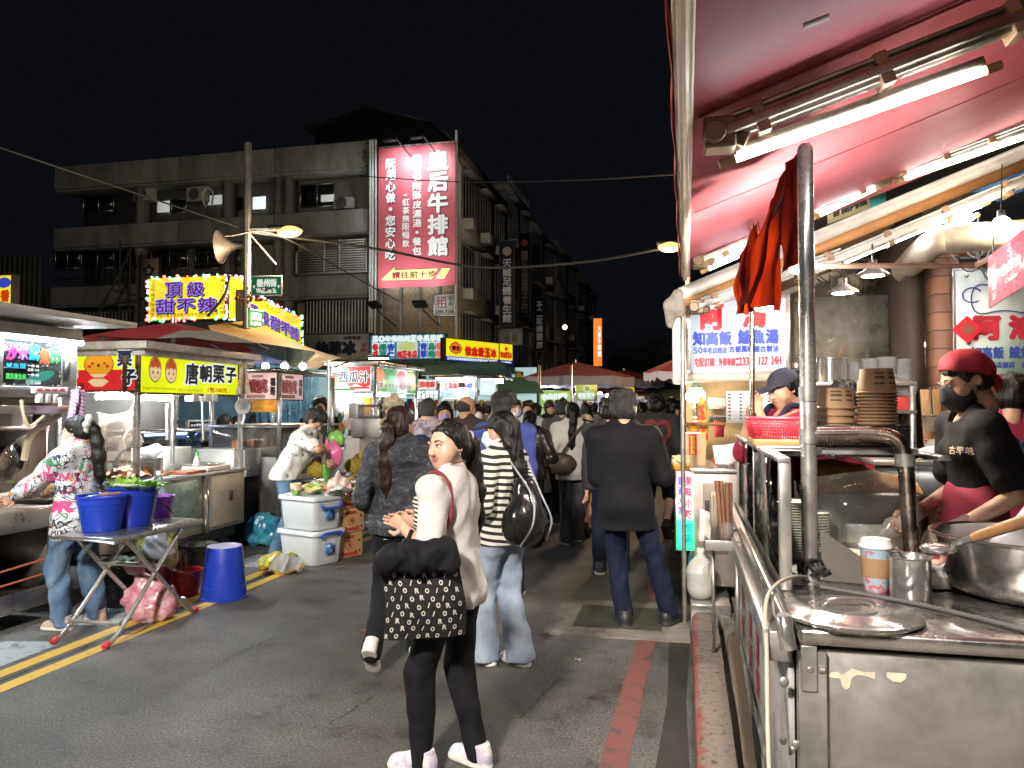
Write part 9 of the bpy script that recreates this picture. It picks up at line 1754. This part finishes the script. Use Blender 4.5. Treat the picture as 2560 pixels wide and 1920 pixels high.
mb=MB();mb.ball(J['HC']+J['HT'][:3,:3]@np.array((.084,-.002,-.045)),.006,8,6);lpart(J,mb,'earring',mat('silver',(.7,.7,.7),.2,1.))
mb=MB();c_=J['HC']+J['HT'][:3,:3]@np.array((0,.128,.015));ax_=Ve(J['HT'][:3,:3]@np.array((0,1,-.35)));mb.lathe(c_,[(.028,-.008),(.035,0),(.028,.008)],16,axis=ax_);lpart(J,mb,'hair_tie',mat('hair_tie',(.35,.32,.36),.6))
arm_mid=wpt(J,el0*.45+wr0*.55)
tw_,th_,td_=.335,.335,.055;yaw_t=YAW+R(2);ex_=Ve((math.cos(yaw_t),math.sin(yaw_t),0));ey_=Ve((-ex_.y,ex_.x,0));tc0=PD(1060,1592,3.22);tb_=tg('tote_bag',tc0,'black tote bag printed with white letters and slashes hanging from the woman forearm','bag')
tilt=R(3)
def tote(u,v,sg):
 x=(u-.5)*tw_*(1.0-.06*(v-.5))+.010*math.sin(v*5);bul=(1-(2*u-1)**4)*(1-.75*(2*v-.85)**2)*td_+.006*math.sin(u*11+v*7)*sg;z=v*th_*(1+.03*math.cos(u*3.1));return tc0+ex_*(x*math.cos(tilt)-z*math.sin(tilt)*.4)+Ve((0,0,z+x*math.sin(tilt)))+ey_*(-sg*max(bul,.002))
TOTE=cl_('tote_black',(.014,.014,.015),.2);mb=MB();mb.grid(lambda u,v:tote(u,v,1),26,26);mb.grid(lambda u,v:tote(1-u,v,-1),26,26);mb.build('bag_body',TOTE,tb_,smooth=60)
mb=MB();r2=random.Random(9);k=0
for row in range(10):
 for col in range(8):
  u=.05+.125*col+(.06 if row%2 else 0)+r2 .uniform(-.012,.012);v=.05+.093*row+r2 .uniform(-.012,.012)
  if u>.97:continue
  ch='RO/O'[(col+row*3+(row//2))%4];p=tote(u,v,1);du=(tote(min(u+.03,1),v,1)-tote(max(u-.03,0),v,1)).normalized();dv=(tote(u,min(v+.03,1),1)-tote(u,max(v-.03,0),1)).normalized();sz=.0195
  F_=Face(p-du*sz*.4-dv*sz*.5,du*sz*.8,dv*sz,.0012);F_.text(mb,ch,0 if ch!='/' else.2,0,1 if ch!='/' else.6,1,0,.0011)
mb.build('lettering',mat('print_cream',(.50,.47,.42),.7,var=.15),tb_,smooth=0)
mb=MB()
for t in(.3,.7):mb.tube(cv([tote(t,.98,1),tote(t,1,1)+Ve((0,0,.03)),arm_mid+ex_*(t-.5)*.1+Ve((0,0,.035)),tote(t,1,-1)+Ve((0,0,.03)),tote(t,.98,-1)],6),.010,6)
mb.build('handle',TOTE,tb_)
f=Fd((-.22,-.13,-.07),(.22,.13,.19),.008);f.chain([(-.145,0,-.02),(-.11,-.02,.03),(-.03,-.03,.055),(.06,-.02,.045),(.12,0,.05),(.15,0,-.02)],[.022,.028,.03,.03,.034,.026],.05);f.chain([(-.12,0,-.01),(0,-.01,.005),(.12,0,-.005)],[.04,.045,.04],.05);f.cap((-.08,-.035,.04),(.0,-.045,-.02),.018,.012,.02);f.cap((.03,-.04,.05),(.10,-.045,-.03),.018,.012,.02);f.wob(.004,50,3);f.wob(.003,110,8)
q=tote(.47,.98,1)-ey_*.055;M4=[[ex_.x,ey_.x,0,q.x],[ex_.y,ey_.y,0,q.y],[0,0,1,q.z],[0,0,0,1]];fo(f,'folded_jacket',BLACK,None,M4,label='black jacket bundled over the top of the tote bag',cat='jacket')
f=Fd((-.06,-.06,-.05),(.06,.06,.07),.008);f.ell((0,0,0),(.028,.028,.035));f.wob(.004,70,1);p=tote(.07,1.03,1);fo(f,'purple_pouch',mat('pouch_purple',(.24,.14,.34),.6,var=.2),None,[[1,0,0,p.x],[0,1,0,p.y],[0,0,1,p.z],[0,0,0,1]],label='small purple pouch peeking out of the tote bag top',cat='pouch')
J=pe('woman in dark camouflage hooded jacket seen from behind in mid step',1000,4.85,1.61,176,vox=.009,feet=((.11,.27,.10,0,48),(-.09,-.12,0,0,0)),hands=((.17,-.16,.98),(-.18,-.14,.95)),elb=((.5,.8,-.8),(-.5,.8,-.8)),head=(-22,2,0),top=dict(mat=CAMO,hem=.83,loose=.040,flare=.01,collar=True,hood=True,sl=.022,fold=.008,ff=36,name='jacket'),bottom=dict(mat=BLACK,kind='straight',loose=.012),shoes=SH_W,hair=('pony',HAIRB))
mb=MB();mb.lathe((0,0,.815*J['s']),[(.145,-.012),(.168,-.012),(.168,.02),(.145,.02)],28)
for i in range(len(mb.v)):mb.v[i][:,1]*=.7
lpart(J,mb,'undershirt_hem',WHITE)
J=pe('woman with black cap, white mask and striped knit top carrying a black sack bag',1255,4.8,1.57,-126,vox=.008,feet=((.06,-.09,0,0,0),(-.07,.10,0,-8,0)),hands=((.17,-.20,1.08),(-.18,-.18,1.0)),head=(40,6,0),top=dict(mat=STRP,hem=.80,loose=.030,sl=.026,fold=.006,name='sweater'),bottom=dict(mat=DENL,kind='wide',loose=.022,fold=.006),shoes=SH_W,hair=('long',HAIRK),face=True,mask=MASKW,skin=SKIN)
cap_hat(J,mat('cap_charcoal',(.022,.025,.028),.75,var=.15,bump=.2,bs=200))
f=Fd((-.3,.0,.6),(.3,.42,1.4),.010);c=J['chest'];f.ell(c+(.02,.19,-.27),(.175,.115,.17),k=.05);f.ell(c+(.0,.17,-.12),(.11,.08,.13),k=.06);f.wob(.011,38,5,.5);part(J,'sack_bag',mat('bag_patent_black',(.012,.012,.013),.16,var=.3,vs=9,bump=.12,bs=14),f)
mb=MB();
for sg in(1,-1):mb.tube(cv([c+np.array((sg*.09,.13,.10)),c+np.array((sg*.05,.26,-.10)),c+np.array((sg*.10,.305,-.26)),c+np.array((sg*.14,.24,-.40))],6),.006,6)
lpart(J,mb,'bag_cord',mat('cord_grey',(.30,.32,.36),.5));mb=MB();mb.tube(cv([J['sh',1]+(.02,-.05,-.05),J['sh',1]+(.03,.0,.085),J['sh',1]+(.03,.11,-.04),c+np.array((-.07,.20,-.06))],6),.014,6);lpart(J,mb,'bag_strap',STRF)
J=pe('large man in a long black jacket and dark jeans seen from behind',1588,5.63,1.73,180,sex='m',vox=.009,g=1.07,feet=((.085,.0,0,5,0),(-.235,-.02,0,-42,0)),pel=(.075,0,-.01),lean=(.03,0),hands=((.13,-.25,1.02),(-.14,-.25,1.02)),elb=((.5,.8,-.8),(-.5,.8,-.8)),head=(0,8,0),top=dict(mat=BLACK,hem=.68,loose=.040,flare=.02,collar=True,sl=.026,fold=.006,ff=26,name='jacket'),bottom=dict(mat=DEND,kind='straight',loose=.014,fold=.006,cuff=.0,end=.075),shoes=SH_K,hair=('short',HAIRG))
def bagpart(J,c,r_,m,sd,name='shoulder_bag'):f=Fd(np.array(c)-np.array(r_)-.08,np.array(c)+np.array(r_)+.08,.013);f.ell(c,r_,k=.03);f.wob(.008,40,sd);part(J,name,m,f)
J=pe('woman in loose white shirt with low ponytail and brown crossbody bag',1431,9.1,1.67,178,vox=.013,feet=((.07,.12,0,0,0),(-.06,-.10,0,0,0)),hands=((.22,-.1,.9),(-.24,-.02,.85)),top=dict(mat=WHITE,sleeve='half',hem=.74,loose=.05,flare=.02,sl=.035,fold=.007,name='shirt'),bottom=dict(mat=cl_('jeans_grey',(.07,.07,.085),.4),kind='wide',loose=.012),shoes=SH_D,hair=('pony',HAIRK));h=J['hc'];BRN=mat('bag_brown',(.06,.04,.03),.45,var=.3);bagpart(J,h+(.13,.19,.03),(.16,.07,.13),BRN,2);mb=MB();mb.tube(cv([h+np.array((.16,.18,.1)),J['chest']+np.array((0,.185,.02)),J['sh',1]+(.02,.08,.07),J['sh',1]+(.03,0,.10)],6),.015,6);lpart(J,mb,'bag_strap',BRN)
J=pe('woman in brown black leather jacket with a high ponytail and wide black trousers',1325,9.0,1.57,172,vox=.013,hands=((.24,-.1,.92),(-.24,-.12,.95)),head=(-12,5,0),top=dict(mat=LEATH,hem=.80,loose=.05,sl=.036,fold=.008,name='jacket'),bottom=dict(mat=BLACK,kind='wide',loose=.02),shoes=SH_K,hair=('pony',HAIRK));mb=MB();mb.tube(cv([J['sh',1]+(.03,-.05,0),J['sh',1]+(.04,.02,.11),J['chest']+np.array((.0,.2,.05)),J['hc']+np.array((.18,.16,.1))],6),.02,6);lpart(J,mb,'bag_strap',BLACK);bagpart(J,J['hc']+(.2,.12,.0),(.09,.06,.14),BLACK,3)
J=pe('man in a blue shirt and white mask with dark hair behind the cap woman',1262,6.5,1.73,172,sex='m',vox=.011,head=(-32,0,0),top=dict(mat=cl_('blue',(.055,.07,.27)),hem=.78,loose=.03,collar=True,fold=.006,name='shirt'),bottom=dict(mat=NAVY,kind='straight'),hair=('short',HAIRG),mask=MASKW,skin=SKIN)
J=pe('man with cropped grey hair in a mauve grey patterned hooded jacket',1070,7.5,1.70,168,sex='m',vox=.012,head=(-8,4,0),top=dict(mat=nm_('mauve_print',lambda N,L,oc,b:rp(N,L,ns(N,L,oc,9,4,.6,1.5),[(.42,(.13,.11,.15)),(.5,(.34,.28,.33)),(.6,(.42,.34,.34))]),.8),hem=.75,loose=.04,hood=True,collar=True,name='jacket'),bottom=dict(mat=CHAR),hair=('shaved',HAIRG),skin=SKIN_TAN);bagpart(J,J['chest']+(.0,.22,-.12),(.15,.09,.2),NAVY,4,'backpack')
J=pe('woman with a lilac mask and pale top walking toward the viewer',1111,8.5,1.66,8,vox=.010,head=(0,8,0),top=dict(mat=cl_('pale_grey',(.42,.43,.46)),hem=.8,loose=.03,name='jacket'),bottom=dict(mat=CHAR),hair=('long',HAIRK),face=True,mask=mat('mask_lilac',(.34,.24,.50),.7,var=.05))
J=pe('balding man in a dark brown jacket below the white globe lamp',1165,7.8,1.73,164,sex='m',vox=.011,head=(-22,0,0),top=dict(mat=cl_('dark_brown',(.045,.035,.03)),hem=.76,loose=.035,collar=True,name='jacket'),bottom=dict(mat=CHAR),hair=('bald',HAIRG),skin=SKIN_TAN)
J=pe('man in a grey polo shirt and tan cap seen from behind',1404,10.5,1.71,176,sex='m',vox=.015,top=dict(mat=cl_('polo_grey',(.075,.075,.07)),sleeve='tee',hem=.8,loose=.03,name='shirt'),bottom=dict(mat=CHAR),hair=('short',HAIRG));cap_hat(J,mat('cap_tan',(.36,.22,.12),.8))
J=pe('short person in a cream bucket hat and yellow shorts, half hidden by the black jacket',1466,9.6,1.52,150,vox=.013,feet=((.07,-.1,0,0,0),(-.07,.2,.07,0,40)),top=dict(mat=cl_('teal_dark',(.03,.06,.08)),hem=.62,loose=.045,name='jacket'),bottom=dict(mat=cl_('yellow',(.6,.38,.06)),kind='shorts',end=.42),shoes=SH_K,hair=('pony',HAIRK));cap_hat(J,mat('hat_cream',(.55,.44,.29),.85,bump=.3),True,'bucket_hat');bagpart(J,J['hc']+(.15,.16,-.05),(.13,.08,.2),cl_('olive',(.05,.06,.04)),5)
pe('young man in a dark shirt close behind the man in the black jacket',1524,7.4,1.70,178,sex='m',vox=.012,feet=((.1,0,0,0,0),(-.12,0,0,-10,0)),top=dict(mat=CHAR,hem=.78,loose=.03,name='shirt'),bottom=dict(mat=DEND),shoes=SH_D,hair=('mop',HAIRK))
def _heart(N,L,oc,b):
 sp=N.new('ShaderNodeSeparateXYZ');L.new(oc,sp.inputs[0])
 def M_(op,a,c=None):
  m=N.new('ShaderNodeMath');m.operation=op
  for i,v in enumerate((a,c)):
   if v is None:continue
   if isinstance(v,(int,float)):m.inputs[i].default_value=v
   else:L.new(v,m.inputs[i])
  return m.outputs[0]
 x=M_('DIVIDE',M_('ABSOLUTE',M_('ADD',sp.outputs[0],.01)),.15);z=M_('DIVIDE',M_('SUBTRACT',sp.outputs[2],1.22),.16);q=M_('SUBTRACT',z,M_('MULTIPLY',M_('SQRT',x),.75));r_=M_('SQRT',M_('ADD',M_('MULTIPLY',x,x),M_('MULTIPLY',q,q)));n=ns(N,L,oc,16,4);d=M_('ADD',M_('ABSOLUTE',M_('SUBTRACT',r_,.95)),M_('MULTIPLY',M_('SUBTRACT',n,.5),.35));bk=M_('MULTIPLY',M_('LESS_THAN',d,.17),M_('GREATER_THAN',sp.outputs[1],.02));m=N.new('ShaderNodeMixRGB');L.new(bk,m.inputs[0]);m.inputs[1].default_value=(.025,.024,.024,1);m.inputs[2].default_value=(.20,.025,.03,1);return m.outputs[0]
pe('young man in a loose black shirt with a red heart outline on the back',1640,9.5,1.76,172,sex='m',vox=.013,feet=((.09,-.12,0,0,0),(-.10,.22,.10,-20,45)),hands=((.24,-.1,.9),(-.26,.03,.85)),top=dict(mat=nm_('heart_shirt',_heart,.85),sleeve='half',hem=.68,loose=.06,sl=.045,fold=.007,name='shirt'),bottom=dict(mat=BLACK,kind='shorts',end=.42),shoes=SH_K,hair=('mop',HAIRK),skin=SKIN_PALE)
J=pe('young man with glasses turned right beside the heart shirt man',1678,10.0,1.71,118,sex='m',vox=.012,top=dict(mat=cl_('grey_blue',(.15,.17,.19)),hem=.75,loose=.04,name='jacket'),bottom=dict(mat=CHAR),hair=('mop',HAIRK),face=True,skin=SKIN_PALE)
hood=cl_('child_white',(.55,.54,.50))
pe('small child in a pale jacket and black trousers behind the leather jacket',1360,10.6,1.0,170,vox=.014,feet=((.1,.05,0,0,0),(-.1,-.1,0,0,0)),top=dict(mat=hood,hem=.72,loose=.03,name='jacket'),bottom=dict(mat=BLACK),shoes=SH_W,hair=('short',HAIRK));pe('small child in a pink top and patterned pale trousers',1392,10.8,1.08,175,vox=.014,top=dict(mat=cl_('hot_pink',(.55,.05,.20)),hem=.78,loose=.03,name='shirt'),bottom=dict(mat=nm_('pale_print',lambda N,L,oc,b:rp(N,L,ns(N,L,oc,30,2),[(.5,(.58,.54,.46)),(.6,(.25,.18,.15))]),.8)),shoes=SH_W,hair=('pony',HAIRK))
J=pe('woman in dark grey tee with sunglasses behind the blond man',961,12,1.74,12,sex='m',vox=.016,top=dict(mat=GREY,sleeve='tee',hem=.8,name='shirt'),bottom=dict(mat=CHAR),hair=('short',HAIRK),skin=SKIN)if False else pe('man in dark grey tee and black cap facing the viewer at the fruit stall',961,12,1.74,12,sex='m',vox=.016,top=dict(mat=GREY,sleeve='tee',hem=.8,name='shirt'),bottom=dict(mat=CHAR),hair=('short',HAIRK));cap_hat(J,BLK)
pe('blond man in a yellow shirt bending over the fruit counter',1000,9.3,1.74,-48,sex='m',vox=.012,lean=(0,-.15),head=(0,25,0),top=dict(mat=cl_('mustard',(.42,.33,.10)),hem=.8,loose=.03,name='shirt'),bottom=dict(mat=CHAR),hair=('mop',HAIRY),face=True,skin=SKIN_PALE)
pe('man with glasses in black standing behind the durian seller',800,10.6,1.74,15,sex='m',vox=.014,hands=((.15,-.25,1.05),(-.15,-.25,1.05)),top=dict(mat=BLACK,hem=.75,loose=.03,name='jacket'),bottom=dict(mat=CHAR),hair=('short',HAIRK),face=True)
J=pe('durian seller in a white short sleeved shirt bending over a durian with a knife',722,8.35,1.70,82,sex='m',vox=.0085,feet=((.1,-.05,0,0,0),(-.1,.1,0,0,0)),pel=(0,.02,-.03),lean=(0,-.62),hands=((.10,-.38,.98),(-.06,-.40,1.12)),elb=((.8,.6,.1),(-.9,.5,.4)),head=(-6,42,0),top=dict(mat=nm_('white_print',lambda N,L,oc,b:rp(N,L,ns(N,L,oc,17,1,.3),[(.30,(.10,.10,.11)),(.315,(.64,.62,.58))]),.8),sleeve='tee',hem=.80,loose=.040,sl=.010,fold=.008,collar=True,name='shirt'),bottom=dict(mat=DENB,kind='straight'),shoes=SH_D,hair=('short',HAIRG),face=True,fingers=True,skin=SKIN_TAN)
k0=wpt(J,J['wr',1]+(J['wr',1]-J['el',1])*.4);kn=tg('knife',k0,'broad steel knife in the durian seller right hand','knife');mb=MB();mb.slab([k0+Ve((0,0,.01)),k0+RT*.03+Ve((0,0,-.03)),k0+RT*.05+Ve((0,0,-.17)),k0-RT*.02+Ve((0,0,-.16)),k0-RT*.03+Ve((0,0,-.02))],.003);mb.build('blade',STEEL,kn,smooth=0);TB('handle',WOOD,kn,([k0+Ve((0,0,-.01)),k0+Ve((0,0,.06))],.012))
J=pe('woman in a white scribble printed jacket and jeans working at the squid stall',196,5.62,1.54,-100,vox=.0075,feet=((.10,-.02,0,0,0),(-.14,.10,0,-25,0)),hands=((.13,-.43,1.03),(-.10,-.40,1.04)),elb=((.6,.5,-.7),(-.6,.5,-.7)),head=(8,12,0),top=dict(mat=GRAF,hem=.735,loose=.045,flare=.02,sl=.032,fold=.007,collar=True,name='jacket'),bottom=dict(mat=DENB,kind='straight',loose=.022,fold=.008),shoes=SH_B,hair=('pony',HAIRK),face=True,mask=MASKW,fingers=True,skin=SKIN_PALE,g=1.05)
f=Fd((-.08,.02,-.06),(.08,.2,.12),.007);[f.ell((.045*math.cos(a),.115+.02*math.sin(a*2),.025+.055*math.sin(a)),.028,k=.01)for a in np.linspace(0,6.28,9)];part(J,'scrunchie',mat('scrunchie_mint',(.42,.46,.40),.85),f,J['HT'])
jk=[c for c in J['root'].children if c.name.startswith('jacket')][0];PK_=mat('print_pink',(.50,.05,.20),.7);INK_=mat('print_ink',(.02,.02,.03),.7);s=J['s']
for st,x_,z_,w_,h_,m_,b_ in(('MADE',.12,1.06,.15,.055,INK_,.002),('ICPR',.02,.92,.20,.075,PK_,.006),('BLAX',.05,.80,.2,.05,INK_,.002),('MIR',.14,.745,.09,.035,INK_,.001),('LOVE',.10,1.16,.14,.05,PK_,.003),('$',.10,1.27,.05,.06,mat('print_green',(.04,.25,.10),.7),.003)):stick(J,jk,st,(x_,.05,z_*s),w_,h_,100 if False else 62,m_,'jacket_print',b_)
J=pe('squid stall seller with long hair watching from behind the counter',48,7.2,1.62,20,vox=.013,top=dict(mat=CHAR,hem=.8,name='shirt'),bottom=dict(mat=CHAR),hair=('long',HAIRB),face=True,skin=SKIN);J=pe('person in a dark purple cap bending behind the squid stall',104,7.6,1.54,40,vox=.014,top=dict(mat=CHAR,hem=.8,name='shirt'),bottom=dict(mat=CHAR),hair=('short',HAIRK));cap_hat(J,mat('cap_purple',(.03,.02,.06),.8))
for px,d,H_,th_,m_,lab in((562,11.2,1.50,150,cl_('red_white',(.45,.12,.12)),'seated diner in a red and white top behind the chestnut cart'),(592,11.8,1.46,-160,CHAR,'diner with long dark hair at the end of the foam box'),(636,12.4,1.48,170,cl_('dusty_brown',(.16,.08,.06)),'diner in brown behind the orange notice'),(664,12.8,1.52,175,CHAR,'diner with long hair behind the peanut cabinet'),(705,12.9,1.56,180,BLACK,'person in black behind the glass hood of the peanut stall'),(728,13.3,1.48,180,cl_('magenta',(.35,.05,.20)),'person in magenta behind the rain curtain'),(452,11.5,1.42,0,GREY,'person beside the cold display behind the chestnut cart')):pe(lab,px,d,H_,th_,vox=.018,top=dict(mat=m_,hem=.6,loose=.03,name='shirt'),bottom=dict(mat=CHAR),hair=('long' if px not in(705,452)else 'short',HAIRB),group='diners behind the left stalls')
Z0=.115
J=pe('woman in a red headscarf, black mask, black tee and red apron at the counter',2440,3.42,1.74,-96,Z0,vox=.0065,hands=((.20,-.17,.93),(-.12,-.22,.93)),head=(4,22,0),lean=(0,-.06),top=dict(mat=cl_('tee_black',(.014,.014,.015),.12),sleeve='tee',hem=.93,loose=.014,sl=.014,fold=.006,neck=.02,name='tee_shirt'),bottom=dict(mat=CHAR),elb=((.3,.5,-1),(-.3,.5,-1)),g=.92,hair=('shaved',HAIRK),face=True,mask=MASKK,fingers=True,skin=SKIN)
f=Fd((-.14,-.13,-.1),(.14,.22,.16),.006);f.ell((0,.014,.030),(.087,.106,.096),k=.01);f.ell((0,.06,.0),(.07,.06,.05),k=.03);f.clip((0,.55,1),.022);f.cap((0,.095,-.03),(0,.115,-.055),.024,.02,.02);f.cap((.005,.112,-.05),(.015,.105,-.12),.015,.022,.02);f.cap((0,.115,-.05),(-.02,.125,-.085),.013,.018,.02);f.wob(.003,70,4);part(J,'headscarf',mat('scarf_red',(.30,.015,.025),.8,var=.12,bump=.2,bs=90),f,J['HT'])
h=J['hc'];f=Fd(h+(-.3,-.4,-.5),h+(.3,.3,.2),.010);f.cap(h+(0,-.0,.08),h+(0,-.01,-.45),.168,.19,.03,0,(J['fr'],.8));f.clip((0,-1,0),-.07-h[1]+.0);f.wob(.006,40,2);part(J,'apron',mat('apron_red',(.26,.02,.04),.8,var=.1,bump=.15,bs=90),f)
ch_={c.name.split('.')[0]:c for c in J['root'].children}
stick(J,ch_['tee_shirt'],'古早味',J['chest']+np.array((.075,-.05,-.02)),.11,.035,35,mat('print_cream2',(.62,.50,.36),.7),'shirt_print',.001);stick(J,ch_['apron'],'古號',J['hc']+np.array((.10,-.05,-.05)),.15,.06,40,MATS['print_cream2'],'apron_print',.001)
for i in(0,1):f=Fd(J['wr',i]-.2,J['wr',i]+.2,.007);d_=J['wr',i]-J['el',i];d_/=np.linalg.norm(d_);f.cap(J['wr',i]-d_*.04,J['wr',i]+d_*.1,.040,.050,.02,flat=((1,0,0),.7));f.cap(J['wr',i]+d_*.09,J['wr',i]+d_*.17,.042,.02,.02,flat=((1,0,0),.6));f.wob(.004,80,3);part(J,'plastic_glove',clear('glove_film',(.95,.95,.95),.3,.15,(.72,.68,.62),.45),f)
def straps(J,m):
 mb=MB();c=J['chest']
 for sg in(0,1):sh=J['sh',sg]*.62+J['nb']*.38;mb.tube(cv([c+(J['sh',sg]-c)*.3+np.array((0,-.17,-.12)),sh+(0,-.08,.03),sh+(0,.0,.072),sh+(0,.09,.03),c+(J['sh',1-sg]-c)*.35+np.array((0,.165,-.10))],6),.019,6)
 lpart(J,mb,'apron_strap',m)
PURP=mat('cap_navy',(.025,.03,.05),.8,var=.15)
J=pe('worker in maroon tee with a navy and purple cap looking down at her hands',1962,5.05,1.74,-74,Z0,vox=.008,hands=((.07,-.22,1.36),(-.06,-.22,1.33)),elb=((.6,.2,-1),(-.6,.2,-1)),head=(0,20,0),top=dict(mat=MAROON,sleeve='half',hem=.8,loose=.02,neck=.02,name='tee_shirt'),bottom=dict(mat=CHAR),hair=('bun',HAIRK),face=True,fingers=True,fat=1.1);cap_hat(J,PURP);straps(J,NAVY)
J=pe('worker in maroon tee with navy apron straps and a purple cap at the right edge',2535,4.55,1.67,158,Z0,sex='m',vox=.011,top=dict(mat=MAROON,sleeve='tee',hem=.8,loose=.03,name='tee_shirt'),bottom=dict(mat=CHAR),hair=('short',HAIRK),head=(-20,12,0));cap_hat(J,mat('cap_violet',(.07,.04,.22),.8));straps(J,NAVY)
J=pe('worker with a dark navy cap hidden behind the brown cup stacks',2108,5.5,1.66,180,Z0,vox=.013,head=(0,25,0),top=dict(mat=MAROON,hem=.8,name='tee_shirt'),bottom=dict(mat=CHAR),hair=('short',HAIRK));cap_hat(J,PURP)
r2=random.Random(77);far=((1293,12,1.72,5,(.05,.09,.2),'person in a blue vest and pale mask facing the viewer'),(1320,11.6,1.70,-10,(.5,.5,.5),'woman with glasses in white facing the viewer'),(1268,12.6,1.68,40,(.12,.05,.04),'woman with long dark hair near the green awning'),(1374,14,1.72,20,(.02,.02,.022),'thin dark figure before the lit green panel'),(1465,13.5,1.70,180,(.20,.19,.18),'person in grey beyond the bucket hat'),(1340,13.2,1.66,170,(.4,.38,.4),'person in pale pink beyond the leather jacket'),(1045,13.5,1.70,175,(.02,.02,.03),'person in black left of the lilac mask woman'),(1195,12,1.64,10,(.3,.06,.06),'person in dull red beside the balding man'),(1510,15,1.72,180,(.3,.25,.2),'person in beige beyond the black jacket man'),(1432,17,1.7,180,(.1,.1,.14),'person in dark blue at the goods stall'),(1602,13,1.72,175,(.06,.07,.1),'person in navy between the black jacket and the heart shirt'),(1618,16,1.7,160,(.2,.28,.36),'person in light blue near the far right stalls'),(1560,18,1.68,0,(.25,.1,.1),'far person in brown red below the yellow notice'),(1218,14.5,1.7,175,(.1,.1,.1),'person in charcoal behind the blue shirt man'),(1085,15,1.68,20,(.3,.3,.32),'person in light grey behind the mauve jacket'),(1660,20,1.7,180,(.04,.04,.05),'far dark figure by the red signal lamp'),(1390,20,1.68,10,(.35,.1,.14),'far person in rose by the drink stall'),(1485,20,1.7,180,(.08,.12,.08),'far person in dark green under the banner'),(905,14,1.68,30,(.3,.2,.08),'fruit stall helper in ochre behind the signs'))
for i,(px,d,H_,th_,c_,lab)in enumerate(far):pe(lab,px,d,H_,th_,sex='fm'[i%2],vox=.02,top=dict(mat=cl_('far_%d'%i,c_),sleeve=('long','tee')[i%3==1],hem=.76,loose=.035,name='shirt'),bottom=dict(mat=(CHAR,DEND,BLACK,GREY)[i%4]),shoes=(SH_D,SH_W,SH_K)[i%3],hair=(('long','short','pony','mop')[i%4],(HAIRK,HAIRB)[i%2]),mask=MASKW if i in(0,7)else None,group='people in the far crowd')
for o in bpy.data.objects:
 if '_w' in o:del o['_w']
